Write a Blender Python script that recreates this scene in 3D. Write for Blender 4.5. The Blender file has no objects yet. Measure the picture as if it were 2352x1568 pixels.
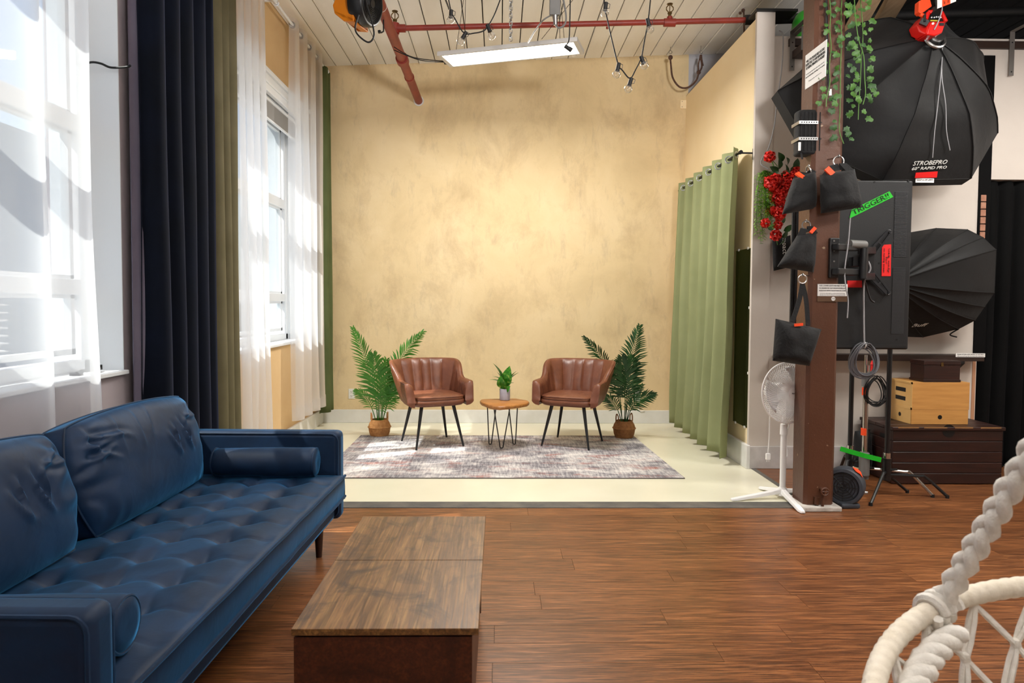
import bpy, bmesh, math, random
from mathutils import Vector, Matrix, Euler, noise
V = Vector
pi = math.pi
sin, cos = math.sin, math.cos
R = math.radians
random.seed(7)
scn = bpy.context.scene
col = scn.collection

# ------------------------------------------------------------------ camera
FPX = 1568.0
CAMZ = 1.38
PX, PY = 1176.0, 761.0                      # principal point (vertical shift lens)
Yc = V((1147 - PX, PY - 695, -FPX)).normalized()          # room depth axis in camera space
e = V((0.005, 1, 0))
Zc = (e - Yc * e.dot(Yc)).normalized()
Xc = Yc.cross(Zc)
RW = Matrix((Xc, Yc, Zc))                   # camera -> world rotation
cam = bpy.data.cameras.new('camera')
camo = bpy.data.objects.new('camera', cam)
col.objects.link(camo)
camo.matrix_world = Matrix.Translation((0, 0, CAMZ)) @ RW.to_4x4()
cam.sensor_width = 36.0
cam.lens = 24.0
cam.shift_y = -23.0 / 2352.0
cam.clip_start = 0.05
cam.dof.use_dof = True
cam.dof.focus_distance = 6.2
cam.dof.aperture_fstop = 6.3
scn.camera = camo
EYE = V((0, 0, CAMZ))


def ray(x, y):
    return RW @ V((x - PX, PY - y, -FPX))


def at(x, y, Y):                            # the point of the photo pixel on the room plane Y
    d = ray(x, y)
    return EYE + d * (Y / d.y)


def atx(x, y, X):
    d = ray(x, y)
    return EYE + d * (X / d.x)


def atz(x, y, Z):
    d = ray(x, y)
    return EYE + d * ((Z - CAMZ) / d.z)


# ------------------------------------------------------------------ sky, sun, exposure
w = bpy.data.worlds.new('sky')
scn.world = w
w.use_nodes = True
nt = w.node_tree
sky = nt.nodes.new('ShaderNodeTexSky')
sky.sky_type = 'NISHITA'
sky.sun_disc = False
sky.sun_elevation = R(52)
sky.sun_rotation = R(-72)
sky.air_density = 1.0
sky.dust_density = 2.0
bg = nt.nodes['Background']
bg.inputs['Strength'].default_value = 0.17
nt.links.new(sky.outputs[0], bg.inputs[0])

SUN = V((1.0, 0.43, -1.52)).normalized()
sl = bpy.data.lights.new('sun', 'SUN')
sl.energy = 8.5
sl.angle = R(0.53)
sl.color = (1.0, 0.95, 0.86)
so = bpy.data.objects.new('sun', sl)
so.rotation_euler = SUN.to_track_quat('-Z', 'Y').to_euler()
so.location = (-8, 0, 12)
col.objects.link(so)

LED_EMIT, LED_W, LED_COL = 6.0, 110.0, (1.0, 0.96, 0.90)
LED_FILL = [(3.2, 2.4, 45.0, 'white LED panel light over the open floor, out of the picture, nearer the camera'), (4.3, 3.9, 75.0, 'white LED panel light over the dark chest corner, out of the picture')]

BOUNCE_W = 300.0

vs = scn.view_settings
vs.view_transform = 'Standard'
vs.look = 'None'
vs.gamma = 1.0
vs.use_curve_mapping = False
vs.exposure = 0.0
scn.cycles.max_bounces = 10
scn.cycles.diffuse_bounces = 6
scn.cycles.transparent_max_bounces = 16
scn.cycles.sample_clamp_indirect = 6.0


# ------------------------------------------------------------------ materials
def lin(c):
    if isinstance(c, str):
        c = [int(c[i:i + 2], 16) / 255 for i in (0, 2, 4)]
    return tuple((x / 12.92 if x <= 0.04045 else ((x + 0.055) / 1.055) ** 2.4) for x in c[:3]) + (1.0,)


class NM:
    def __init__(s, name):
        s.m = bpy.data.materials.new(name)
        s.m.use_nodes = True
        s.t = s.m.node_tree
        s.n = s.t.nodes
        s.b = s.n['Principled BSDF']
        s.out = s.n['Material Output']

    def new(s, ty, **kw):
        n = s.n.new(ty)
        for k, v in kw.items():
            if hasattr(n, k):
                setattr(n, k, v)
            else:
                n.inputs[k].default_value = v
        return n

    def ln(s, a, b):
        s.t.links.new(a, b)

    def coords(s, scale=(1, 1, 1), rnd=False, rot=(0, 0, 0)):
        tc = s.new('ShaderNodeTexCoord')
        mp = s.new('ShaderNodeMapping')
        mp.inputs['Scale'].default_value = scale
        mp.inputs['Rotation'].default_value = rot
        src = tc.outputs['Object']
        if rnd:
            oi = s.new('ShaderNodeObjectInfo')
            ml = s.new('ShaderNodeMath', operation='MULTIPLY')
            ml.inputs[1].default_value = 37.0
            s.ln(oi.outputs['Random'], ml.inputs[0])
            ad = s.new('ShaderNodeVectorMath', operation='ADD')
            s.ln(src, ad.inputs[0])
            s.ln(ml.outputs[0], ad.inputs[1])
            src = ad.outputs[0]
        s.ln(src, mp.inputs['Vector'])
        return mp.outputs[0]

    def noise(s, vec, scale, detail=4, rough=0.55, dist=0.0):
        n = s.new('ShaderNodeTexNoise')
        n.inputs['Scale'].default_value = scale
        n.inputs['Detail'].default_value = detail
        n.inputs['Roughness'].default_value = rough
        n.inputs['Distortion'].default_value = dist
        s.ln(vec, n.inputs['Vector'])
        return n.outputs['Fac']

    def ramp(s, fac, stops, interp='LINEAR'):
        r = s.new('ShaderNodeValToRGB')
        r.color_ramp.interpolation = interp
        el = r.color_ramp.elements
        while len(el) < len(stops):
            el.new(0.5)
        for x, (p, c) in zip(el, stops):
            x.position = p
            x.color = lin(c) if not isinstance(c, (int, float)) else (c, c, c, 1)
        s.ln(fac, r.inputs[0])
        return r.outputs[0]

    def mix(s, fac, a, b, mode='MIX'):
        m = s.new('ShaderNodeMix', data_type='RGBA', blend_type=mode)
        for v, i in ((fac, 0), (a, 6), (b, 7)):
            if isinstance(v, (int, float)):
                m.inputs[i].default_value = v if i == 0 else (v, v, v, 1)
            elif isinstance(v, (str, tuple, list)):
                m.inputs[i].default_value = lin(v)
            else:
                s.ln(v, m.inputs[i])
        return m.outputs[2]

    def bump(s, fac, strength, dist=0.01):
        b = s.new('ShaderNodeBump')
        b.inputs['Strength'].default_value = strength
        b.inputs['Distance'].default_value = dist
        s.ln(fac, b.inputs['Height'])
        s.ln(b.outputs[0], s.b.inputs['Normal'])

    def set(s, **kw):
        for k, v in kw.items():
            k = k.replace('_', ' ')
            if isinstance(v, (int, float)):
                s.b.inputs[k].default_value = v
            elif isinstance(v, (str, tuple, list)):
                s.b.inputs[k].default_value = lin(v)
            else:
                s.ln(v, s.b.inputs[k])
        return s


def pm(name, c, rough=0.5, metal=0.0, c2=None, ns=6.0, bs=0.0, bsc=40.0, sheen=0.0, coat=0.0, spec=0.5, rnd=False, stretch=(1, 1, 1), emit=0.0, lo=0.35, hi=0.65):
    k = NM(name)
    k.set(Roughness=rough, Metallic=metal, Sheen_Weight=sheen, Coat_Weight=coat)
    k.b.inputs['Specular IOR Level'].default_value = spec
    if c2 is not None or bs:
        v = k.coords(stretch, rnd)
    if c2 is not None:
        k.set(Base_Color=k.ramp(k.noise(v, ns), [(lo, c), (hi, c2)]))
    else:
        k.set(Base_Color=c)
    if bs:
        k.bump(k.noise(v, bsc, 6), bs)
    if emit:
        k.set(Emission_Color=c, Emission_Strength=emit)
    return k.m


# ------------------------------------------------------------------ mesh builder
RM = {}


def frame_of(d):
    d = d.normalized()
    a = V((0, 0, 1)) if abs(d.z) < 0.9 else V((1, 0, 0))
    x = a.cross(d).normalized()
    return x, d.cross(x)


class M:
    def __init__(s):
        s.v, s.f = [], []

    def add(s, vs_, fs):
        o = len(s.v)
        s.v += [V(p) for p in vs_]
        s.f += [tuple(i + o for i in f) for f in fs]
        return s

    def box(s, a, b, rz=0, c=None):
        (x0, y0, z0), (x1, y1, z1) = a, b
        p = [V(q) for q in ((x0, y0, z0), (x1, y0, z0), (x1, y1, z0), (x0, y1, z0), (x0, y0, z1), (x1, y0, z1), (x1, y1, z1), (x0, y1, z1))]
        if rz:
            c = V(c) if c else (V(a) + V(b)) / 2
            m = Matrix.Rotation(rz, 3, 'Z')
            p = [m @ (q - c) + c for q in p]
        return s.add(p, [(0, 3, 2, 1), (4, 5, 6, 7), (0, 1, 5, 4), (1, 2, 6, 5), (2, 3, 7, 6), (3, 0, 4, 7)])

    def cbox(s, c, d, rz=0):
        c, d = V(c), V(d) / 2
        return s.box(c - d, c + d, rz)

    def beam(s, p0, p1, wd, ht):
        p0, p1 = V(p0), V(p1)
        x, y = frame_of(p1 - p0)
        q = []
        for p in (p0, p1):
            q += [p - x * wd / 2 - y * ht / 2, p + x * wd / 2 - y * ht / 2, p + x * wd / 2 + y * ht / 2, p - x * wd / 2 + y * ht / 2]
        return s.add(q, [(3, 2, 1, 0), (4, 5, 6, 7), (0, 1, 5, 4), (1, 2, 6, 5), (2, 3, 7, 6), (3, 0, 4, 7)])

    def cyl(s, p0, p1, r0, r1=None, n=14):
        p0, p1 = V(p0), V(p1)
        r1 = r0 if r1 is None else r1
        x, y = frame_of(p1 - p0)
        q = []
        for p, r in ((p0, r0), (p1, r1)):
            q += [p + (x * cos(2 * pi * i / n) + y * sin(2 * pi * i / n)) * r for i in range(n)]
        f = [(i, (i + 1) % n, n + (i + 1) % n, n + i) for i in range(n)]
        return s.add(q, f + [tuple(range(n - 1, -1, -1)), tuple(range(n, 2 * n))])

    def tube(s, pts, r, n=8, closed=False):
        pts = [V(p) for p in pts]
        N = len(pts)
        rr = r if isinstance(r, (list, tuple)) else [r] * N
        x = None
        q = []
        for i, p in enumerate(pts):
            if closed:
                d = pts[(i + 1) % N] - pts[i - 1]
            else:
                d = pts[min(i + 1, N - 1)] - pts[max(i - 1, 0)]
            d = d.normalized() if d.length > 1e-9 else V((0, 0, 1))
            if x is None:
                x, _ = frame_of(d)
            x = (x - d * x.dot(d))
            x = x.normalized() if x.length > 1e-6 else frame_of(d)[0]
            y = d.cross(x)
            q += [p + (x * cos(2 * pi * k / n) + y * sin(2 * pi * k / n)) * rr[i] for k in range(n)]
        f = []
        for i in range(N if closed else N - 1):
            j = (i + 1) % N
            f += [(i * n + k, i * n + (k + 1) % n, j * n + (k + 1) % n, j * n + k) for k in range(n)]
        if not closed:
            f += [tuple(range(n - 1, -1, -1)), tuple((N - 1) * n + k for k in range(n))]
        return s.add(q, f)

    def lathe(s, prof, c=(0, 0, 0), n=24, m=None):
        c = V(c)
        m = m or Matrix.Identity(3)
        q = []
        for r, z in prof:
            q += [m @ V((r * cos(2 * pi * i / n), r * sin(2 * pi * i / n), z)) + c for i in range(n)]
        f = []
        for k in range(len(prof) - 1):
            f += [(k * n + i, k * n + (i + 1) % n, (k + 1) * n + (i + 1) % n, (k + 1) * n + i) for i in range(n)]
        if prof[0][0] > 1e-5:
            f.append(tuple(range(n - 1, -1, -1)))
        if prof[-1][0] > 1e-5:
            f.append(tuple((len(prof) - 1) * n + i for i in range(n)))
        return s.add(q, f)

    def sphere(s, c, r, n=14, sc=(1, 1, 1)):
        k = n // 2
        c = V(c)
        q = [(sin(pi * j / k) * r, -cos(pi * j / k) * r) for j in range(k + 1)]
        o = len(s.v)
        s.lathe([(max(a, 1e-4), b) for a, b in q], (0, 0, 0), n)
        for i in range(o, len(s.v)):
            p = s.v[i]
            s.v[i] = V((p.x * sc[0], p.y * sc[1], p.z * sc[2])) + c
        return s

    def prism(s, poly, off):
        n = len(poly)
        off = V(off)
        p = [V(q) for q in poly]
        return s.add(p + [q + off for q in p], [tuple(range(n - 1, -1, -1)), tuple(range(n, 2 * n))] + [(i, (i + 1) % n, n + (i + 1) % n, n + i) for i in range(n)])

    def grid(s, fn, nu, nv, cu=False, cv=False):
        mu = nu if cu else nu + 1
        mv = nv if cv else nv + 1
        q = [fn(i / nu, j / nv) for i in range(mu) for j in range(mv)]
        f = []
        for i in range(nu):
            for j in range(nv):
                a, b = i, (i + 1) % mu
                c, d = j, (j + 1) % mv
                f.append((a * mv + c, b * mv + c, b * mv + d, a * mv + d))
        return s.add(q, f)

    def torus(s, c, r, t, m=None, n=20, k=7):
        m = m or Matrix.Identity(3)
        return s.tube([V(c) + m @ V((cos(2 * pi * i / n) * r, sin(2 * pi * i / n) * r, 0)) for i in range(n)], t, k, True)

    def xf(s, m, o=0):
        for i in range(o, len(s.v)):
            s.v[i] = m @ s.v[i]
        return s

    def build(s, name, mt, parent=None, smooth=False, bevel=0.0, subs=0, solid=0.0, W=False, origin=None, seg=2, ang=None):
        vv = s.v
        loc = V((0, 0, 0))
        if parent is not None and W:
            inv = RM[parent.name].inverted()
            vv = [inv @ p for p in vv]
        elif parent is None:
            if origin is None:
                xs = [min(p[i] for p in vv) for i in range(3)]
                xe = [max(p[i] for p in vv) for i in range(3)]
                origin = ((xs[0] + xe[0]) / 2, (xs[1] + xe[1]) / 2, xs[2])
            loc = V(origin)
            vv = [p - loc for p in vv]
        me = bpy.data.meshes.new(name)
        me.from_pydata([tuple(p) for p in vv], [], s.f)
        me.validate()
        me.materials.append(mt)
        ob = bpy.data.objects.new(name, me)
        ob.location = loc
        col.objects.link(ob)
        if parent is not None:
            ob.parent = parent
            RM[ob.name] = RM[parent.name]
        else:
            RM[ob.name] = Matrix.Translation(loc)
        if smooth:
            bm = bmesh.new()
            bm.from_mesh(me)
            bmesh.ops.recalc_face_normals(bm, faces=bm.faces)
            lim = ang if ang is not None else R(40)
            for fc in bm.faces:
                fc.smooth = True
            for ed in bm.edges:
                if len(ed.link_faces) == 2 and ed.calc_face_angle(0) > lim:
                    ed.smooth = False
            bm.to_mesh(me)
            bm.free()
        if solid:
            md = ob.modifiers.new('solid', 'SOLIDIFY')
            md.thickness = solid
            md.offset = 0
        if subs:
            md = ob.modifiers.new('subs', 'SUBSURF')
            md.levels = md.render_levels = subs
        if bevel:
            md = ob.modifiers.new('bevel', 'BEVEL')
            md.width = bevel
            md.segments = seg
            md.limit_method = 'ANGLE'
            md.angle_limit = R(35)
            md.harden_normals = False
        return ob


def tag(o, label=None, cat=None, group=None, kind=None):
    if label:
        o['label'] = label
    if cat:
        o['category'] = cat
    if group:
        o['group'] = group
    if kind:
        o['kind'] = kind
    return o


def thing(name, label, cat, loc=(0, 0, 0), rz=0.0, group=None):
    o = bpy.data.objects.new(name, None)
    o.empty_display_size = 0.1
    o.location = loc
    o.rotation_euler = (0, 0, rz)
    col.objects.link(o)
    RM[o.name] = Matrix.Translation(V(loc)) @ Matrix.Rotation(rz, 4, 'Z')
    return tag(o, label, cat, group)


def copy_child(o, parent, loc=None, rot=None):
    c = o.copy()
    col.objects.link(c)
    c.parent = parent
    if loc is not None:
        c.location = loc
    if rot is not None:
        c.rotation_euler = rot
    RM[c.name] = RM[parent.name] if parent is not None and parent.name in RM else Matrix.Identity(4)
    return c


def copy_tree(o, loc, rz, label=None, group=None):
    r = o.copy()
    col.objects.link(r)
    r.location = loc
    r.rotation_euler = (0, 0, rz)
    RM[r.name] = Matrix.Translation(V(loc)) @ Matrix.Rotation(rz, 4, 'Z')
    if label:
        r['label'] = label
    if group:
        r['group'] = group
    for ch in list(o.children):
        c = copy_child(ch, r)
        for g in list(ch.children):
            copy_child(g, c)
    return r


def struct(name, mb, mt, **kw):
    o = mb.build(name, mt, **kw)
    o['kind'] = 'structure'
    return o


def lettering(txt, size, mt, parent, mat4, name='lettering', width=None, spacing=1.0, shear=0.0, W=True, ext=0.0006, align='CENTER'):
    """flat raised print: text laid in local x (right) / y (up), placed by mat4"""
    cu = bpy.data.curves.new('t', 'FONT')
    cu.body = txt
    cu.size = size
    cu.align_x = align
    cu.align_y = 'CENTER'
    cu.space_character = spacing
    cu.shear = shear
    cu.extrude = ext
    cu.resolution_u = 2
    to = bpy.data.objects.new('t', cu)
    col.objects.link(to)
    dg = bpy.context.evaluated_depsgraph_get()
    ev = to.evaluated_get(dg)
    me = ev.to_mesh()
    vs_ = [v.co.copy() for v in me.vertices]
    fs = [tuple(p.vertices) for p in me.polygons]
    ev.to_mesh_clear()
    bpy.data.objects.remove(to)
    bpy.data.curves.remove(cu)
    if width and vs_:
        x0 = min(v.x for v in vs_)
        x1 = max(v.x for v in vs_)
        k = width / (x1 - x0)
        for v in vs_:
            v.x *= k
    mb = M()
    mb.add([mat4 @ v for v in vs_], fs)
    return mb.build(name, mt, parent, W=W)


def basis(o, x, y):
    """4x4 with origin o, x axis, y axis (made orthonormal)"""
    x = V(x).normalized()
    y = V(y)
    y = (y - x * y.dot(x)).normalized()
    z = x.cross(y)
    m = Matrix((x, y, z)).transposed().to_4x4()
    m.translation = V(o)
    return m


def bez(p0, p1, p2, n, p3=None):
    out = []
    for i in range(n + 1):
        t = i / n
        if p3 is None:
            out.append(V(p0) * (1 - t) ** 2 + V(p1) * 2 * t * (1 - t) + V(p2) * t * t)
        else:
            out.append(V(p0) * (1 - t) ** 3 + V(p1) * 3 * t * (1 - t) ** 2 + V(p2) * 3 * t * t * (1 - t) + V(p3) * t ** 3)
    return out


def smoothpath(pts, n=6):
    """catmull-rom through points"""
    pts = [V(p) for p in pts]
    out = []
    for i in range(len(pts) - 1):
        a, b, c, d = pts[max(i - 1, 0)], pts[i], pts[i + 1], pts[min(i + 2, len(pts) - 1)]
        for k in range(n):
            t = k / n
            out.append(0.5 * ((2 * b) + (c - a) * t + (2 * a - 5 * b + 4 * c - d) * t * t + (3 * b - a - 3 * c + d) * t ** 3))
    out.append(pts[-1])
    return out


def rotm(ax, an):
    return Matrix.Rotation(an, 3, ax)
# ================================================================== outside the windows
og = struct('floor', M().box((-40, -20, -0.75), (-2.43, 40, -0.7)), pm('pale concrete yard', '98958f', 0.9, c2='8a8781', ns=0.6))
og.name = 'ground'
brick_pale = pm('whitewashed brick', 'd9d6d0', 0.85, c2='b9b2aa', ns=3, rnd=True, lo=0.3, hi=0.7)
mortar = pm('pale mortar', '9c9a96', 0.9)
nb = thing('brick_building', 'pale whitewashed brick building seen through the far window', 'building', (-6.0, 13.0, -0.7))
M().box((-4.02, 12.02, -0.7), (-2.62, 16.0, 9.0)).build('wall', mortar, nb, W=True)
bk = M().box((0.004, 0, 0.004), (0.246, 0.03, 0.081)).build('brick', brick_pale, nb, bevel=0.004, seg=1)
first = True
rr = random.Random(11)
for j in range(80):
    z = -0.6 + j * 0.087
    if z < 0.7 or z > 6.2:
        continue
    for i in range(3):
        x = -3.30 - 0.25 * (i + 1) + (0.06 if j % 2 else -0.02)
        p = V((x + 6.0, -1.0 + rr.uniform(-0.012, 0.006), z + 0.7))
        if first:
            bk.location = p
            first = False
        else:
            copy_child(bk, nb, p)
sd = thing('siding_house', 'blue white clapboard house behind the near curtained window', 'building', (-14, 14, -0.7))
M().box((-20, 8.0, -0.7), (-13.0, 20, 6.0)).build('wall', pm('pale blue clapboard', 'c4cdd6', 0.8), sd, W=True)
for k in range(30):
    M().beam((-20, 7.98, 0.0 + k * 0.2), (-12.98, 7.98, 0.0 + k * 0.2), 0.05, 0.19).build('clapboard', bpy.data.materials['pale blue clapboard'], sd, W=True)
# ================================================================== materials of the setting
def plaster_mat():
    k = NM('mottled beige plaster')
    v = k.coords()
    c1 = k.ramp(k.noise(v, 1.1, 6, 0.6, 0.4), [(0.3, 'cfb88e'), (0.5, 'dec79c'), (0.72, 'e7d2aa')])
    m = k.ramp(k.noise(k.coords((1.3, 1, 0.8), rot=(0.1, 0, 0)), 2.0, 8, 0.7, 0.25), [(0.50, 0.0), (0.74, 0.5)])
    c2 = k.mix(m, c1, 'a98e6c')
    m2 = k.ramp(k.noise(k.coords((2.4, 1, 0.8)), 3.5, 8, 0.7, 0.3), [(0.56, 0.0), (0.76, 0.35)])
    c3 = k.mix(m2, c2, '9c8a78')
    k.set(Base_Color=c3, Roughness=0.85)
    k.bump(k.noise(v, 14, 5), 0.25, 0.01)
    return k.m


plaster = plaster_mat()
tan_wall = pm('tan wall paint', 'd9b98a', 0.8, c2='d2b080', ns=2, bs=0.1, bsc=60)
mauve_wall = pm('mauve grey wall paint', 'a89da0', 0.8, c2='a0959a', ns=2, bs=0.1, bsc=60)
cream_wall = pm('pale cream wall paint', 'f5e1bb', 0.75, c2='f2dcb2', ns=2, bs=0.06, bsc=60)
white_wall = pm('white wall paint', 'd0c7be', 0.75, c2='c9c0b7', ns=2, bs=0.08, bsc=50)
white_trim = pm('white gloss trim paint', 'e6e6e4', 0.4, c2='dcdcd8', ns=5, bs=0.06, bsc=30)
window_white = pm('white window paint', 'e2e6ea', 0.45)


def cream_floor_mat():
    k = NM('cream painted floor')
    v = k.coords()
    k.set(Base_Color=k.ramp(k.noise(v, 1.5, 4), [(0.3, 'e2dec6'), (0.7, 'e8e5d0')]), Roughness=0.24)
    return k.m


def plank_mat():
    k = NM('brown oak floor plank')
    v = k.coords((0.55, 13, 13), True)
    g1 = k.noise(v, 3.2, 9, 0.72, 1.8)
    g2 = k.noise(k.coords((1.5, 40, 40), True), 4.0, 6, 0.6, 0.3)
    c = k.ramp(g1, [(0.30, '402515'), (0.45, '7a4a2b'), (0.56, '985f36'), (0.70, 'bb804f')])
    c = k.mix(k.ramp(g2, [(0.44, 0.85), (0.56, 0.0)]), c, '3a200f')
    oi = k.new('ShaderNodeObjectInfo')
    c = k.mix(0.25, c, k.ramp(oi.outputs['Random'], [(0.0, '5c3822'), (1.0, '885735')]))
    k.set(Base_Color=c, Roughness=k.ramp(g1, [(0.3, 0.26), (0.7, 0.4)]))
    k.bump(g2, 0.08, 0.004)
    return k.m


oak = plank_mat()
dark_gap = pm('dark joint', '1c110b', 0.8)
slate_strip = pm('worn slate threshold', '4c4a48', 0.7, c2='625d56', ns=7, bs=0.3, bsc=30)
ceil_white = pm('white painted ceiling board', 'f0eeea', 0.7, c2='e8e5df', ns=1.3, bs=0.15, bsc=25, rnd=True, stretch=(3, 0.6, 1))
ceil_dark = pm('black ceiling', '0f0e0d', 0.8)
black_board = pm('black painted ceiling board', '151413', 0.7, c2='1d1b19', ns=3)  # boards at the right end of the ceiling are coloured black

# ================================================================== floor
YB, YS = 7.81, 4.68                 # back wall, front edge of the painted floor
WX = -2.03                          # left wall face
fl = struct('floor', M().box((-2.4, -3.2, -0.08), (6.2, 5.80, -0.012)), dark_gap)
wid, ln_ = 0.152, 1.22
pk = M().box((0, 0, -0.012), (ln_ - 0.0015, wid - 0.0015, 0.0)).build('plank', oak, fl, W=False)
RM[pk.name] = RM[fl.name]
o0 = fl.location
rr = random.Random(3)
first = True
y = YS - 0.14
rows = 0
while y > -0.6:
    y -= wid
    x = -2.03 - rr.random() * 0.9
    while x < 5.4:
        # only what the camera's side of the room can see is boarded one by one
        if x < 5.2:
            p = V((x, y, 0)) - o0
            if first:
                pk.location = p
                first = False
            else:
                copy_child(pk, fl, p)
        x += ln_
    rows += 1
y = YS - 0.14
while y < 5.62:                      # boards to the right of the painted floor
    x = 2.16 - rr.random() * 0.9
    s0 = True
    while x < 5.2:
        q = M().box((0, 0, -0.012), ((ln_ - max(0, 2.16 - x)) - 0.0015, wid - 0.0015, 0.0))
        ob = q.build('plank', oak, fl)
        ob.location = V((max(x, 2.16), y, 0)) - o0
        x += ln_
    y += wid
struct('floor', M().box((-2.4, YS, -0.06), (2.12, YB + 0.1, 0.0)), cream_floor_mat())
m = M().box((-2.03, YS - 0.135, -0.03), (2.16, YS, 0.004))
m.box((2.12, YS, -0.03), (2.16, 5.65, 0.004))
struct('trim_1', m, slate_strip, bevel=0.004)

# ================================================================== left wall with two windows
W1, W2 = (1.25, 3.72, 0.985, 3.3), (4.90, 7.15, 0.97, 3.22)
XO = -2.42
m = M()
m.box((XO, -3.2, 0), (WX, W1[0], 4.6)).box((XO, W1[0], 0), (WX, W1[1], W1[2])).box((XO, W1[0], W1[3]), (WX, W1[1], 4.6)).box((XO, W1[1], 0), (WX, 4.35, 4.6))
struct('wall_left', m, mauve_wall)
m = M()
m.box((XO, 4.35, 0), (WX, W2[0], 4.6)).box((XO, W2[0], 0), (WX, W2[1], W2[2])).box((XO, W2[0], W2[3]), (WX, W2[1], 4.6)).box((XO, W2[1], 0), (WX, YB + 0.2, 4.6))
struct('wall_left', m, tan_wall)
struct('wall_back', M().box((WX, YB, 0), (2.13, YB + 0.2, 4.6)), plaster)
struct('wall_back', M().box((2.13, YB, 0), (6.2, YB + 0.2, 4.6)), pm('grey blue wall paint', 'b4b4ba', 0.8))

glass = NM('window glass')
fr0 = glass.new('ShaderNodeLayerWeight', Blend=0.5)
fr = glass.new('ShaderNodeMapRange')
fr.inputs['From Min'].default_value = 0.55
fr.inputs['To Min'].default_value = 0.04
fr.inputs['To Max'].default_value = 0.5
glass.ln(fr0.outputs['Facing'], fr.inputs['Value'])
tr = glass.new('ShaderNodeBsdfTransparent')
tr.inputs[0].default_value = (0.93, 0.96, 0.97, 1)
gl = glass.new('ShaderNodeBsdfGlossy', Roughness=0.02)
mx = glass.new('ShaderNodeMixShader')
glass.ln(fr.outputs[0], mx.inputs[0])
glass.ln(tr.outputs[0], mx.inputs[1])
glass.ln(gl.outputs[0], mx.inputs[2])
glass.ln(mx.outputs[0], glass.out.inputs[0])
glass = glass.m
steel = pm('brushed steel', 'b8b8b8', 0.28, 1.0)
dark_metal = pm('black metal', '141414', 0.45, 0.3)


def window(name, Wd, rails, mull):
    y0, y1, z0, z1 = Wd
    r = bpy.data.objects.new(name, None)
    r.location = (-2.25, y0, z0)
    col.objects.link(r)
    RM[r.name] = Matrix.Translation(r.location)
    r['kind'] = 'structure'
    X = -2.25
    # painted lining of the recess
    m = M()
    m.box((XO + 0.02, y1 - 0.006, z0), (WX + 0.002, y1, z1)).box((XO + 0.02, y0, z0), (WX + 0.002, y0 + 0.006, z1)).box((XO + 0.02, y0, z1 - 0.006), (WX + 0.002, y1, z1))
    m.build('reveal', window_white, r, W=True)
    M().box((XO - 0.05, y0, z0), (WX + 0.03, y1, z0 + 0.022)).build('sill', window_white, r, W=True, bevel=0.004)
    m = M()
    a = z0 + 0.022
    for p, q in (((y0, a), (y0 + 0.06, z1)), ((y1 - 0.066, a), (y1 - 0.006, z1)), ((y0, a), (y1, a + 0.06)), ((y0, z1 - 0.07), (y1, z1 - 0.006))):
        m.box((X - 0.05, p[0], p[1]), (X + 0.05, q[0], q[1]))
    m.build('frame', window_white, r, W=True, bevel=0.004)
    for z, h in rails:
        M().box((X - 0.045, y0 + 0.06, z - h / 2), (X + 0.045, y1 - 0.06, z + h / 2)).build('sash_rail', window_white, r, W=True, bevel=0.004)
    for yy in mull:
        M().box((X - 0.04, yy - 0.03, a + 0.06), (X + 0.04, yy + 0.03, z1 - 0.07)).build('mullion', window_white, r, W=True, bevel=0.004)
    zs = [a + 0.06] + sorted(z for z, h in rails) + [z1 - 0.07]
    ys = [y0 + 0.06] + list(mull) + [y1 - 0.06]
    for i in range(len(zs) - 1):
        for j in range(len(ys) - 1):
            ya, yb, za, zb = ys[j] + 0.03, ys[j + 1] - 0.03, zs[i] + 0.03, zs[i + 1] - 0.03
            st = M()
            for p, q in (((ya, za), (ya + 0.03, zb)), ((yb - 0.03, za), (yb, zb)), ((ya, za), (yb, za + 0.03)), ((ya, zb - 0.03), (yb, zb))):
                st.box((X - 0.02, p[0], p[1]), (X + 0.02, q[0], q[1]))
            st.build('sash', window_white, r, W=True)
            M().box((X - 0.003, ya + 0.02, za + 0.02), (X + 0.003, yb - 0.02, zb - 0.02)).build('pane', glass, r, W=True)
    return r


w1 = window('window_1', W1, [(2.30, 0.09), (1.45, 0.08)], [2.45])
w2 = window('window_2', W2, [(2.37, 0.09), (1.42, 0.08)], [5.75])
# crank handle and stay on the near sill
m = M()
b = V((-2.10, 3.42, W1[2] + 0.022))
m.cyl(b, b + V((0, 0, 0.012)), 0.03).tube(smoothpath([b + V((0, 0, 0.012)), b + V((0.02, 0.03, 0.02)), b + V((0.03, 0.13, 0.016)), b + V((0.0, 0.2, 0.018))]), 0.008).cyl(b + V((0.02, 0.05, 0.01)), b + V((0.02, 0.05, 0.05)), 0.005).cyl(b + V((0, 0.2, 0.01)), b + V((0, 0.2, 0.035)), 0.012)
m.build('crank_handle', dark_metal, w1, W=True, smooth=True)
# louvred vent in the low light of the near window
m = M()
for i in range(9):
    z = 1.12 + i * 0.034
    m.beam((-2.19, 2.66, z), (-2.19, 3.06, z), 0.034, 0.006)
m.build('vent_louvres', window_white, w1, W=True)
# loose black cable crossing the near recess
tag(M().tube(smoothpath([at(188, 150, 3.66), at(210, 143, 3.67), at(232, 146, 3.68), at(255, 155, 3.69), at(290, 154, 3.70), at(300, 150, 3.70)]), 0.006).build('window_cable', dark_metal), 'thin black cable looping across the top of the near window recess', 'cable')
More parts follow.
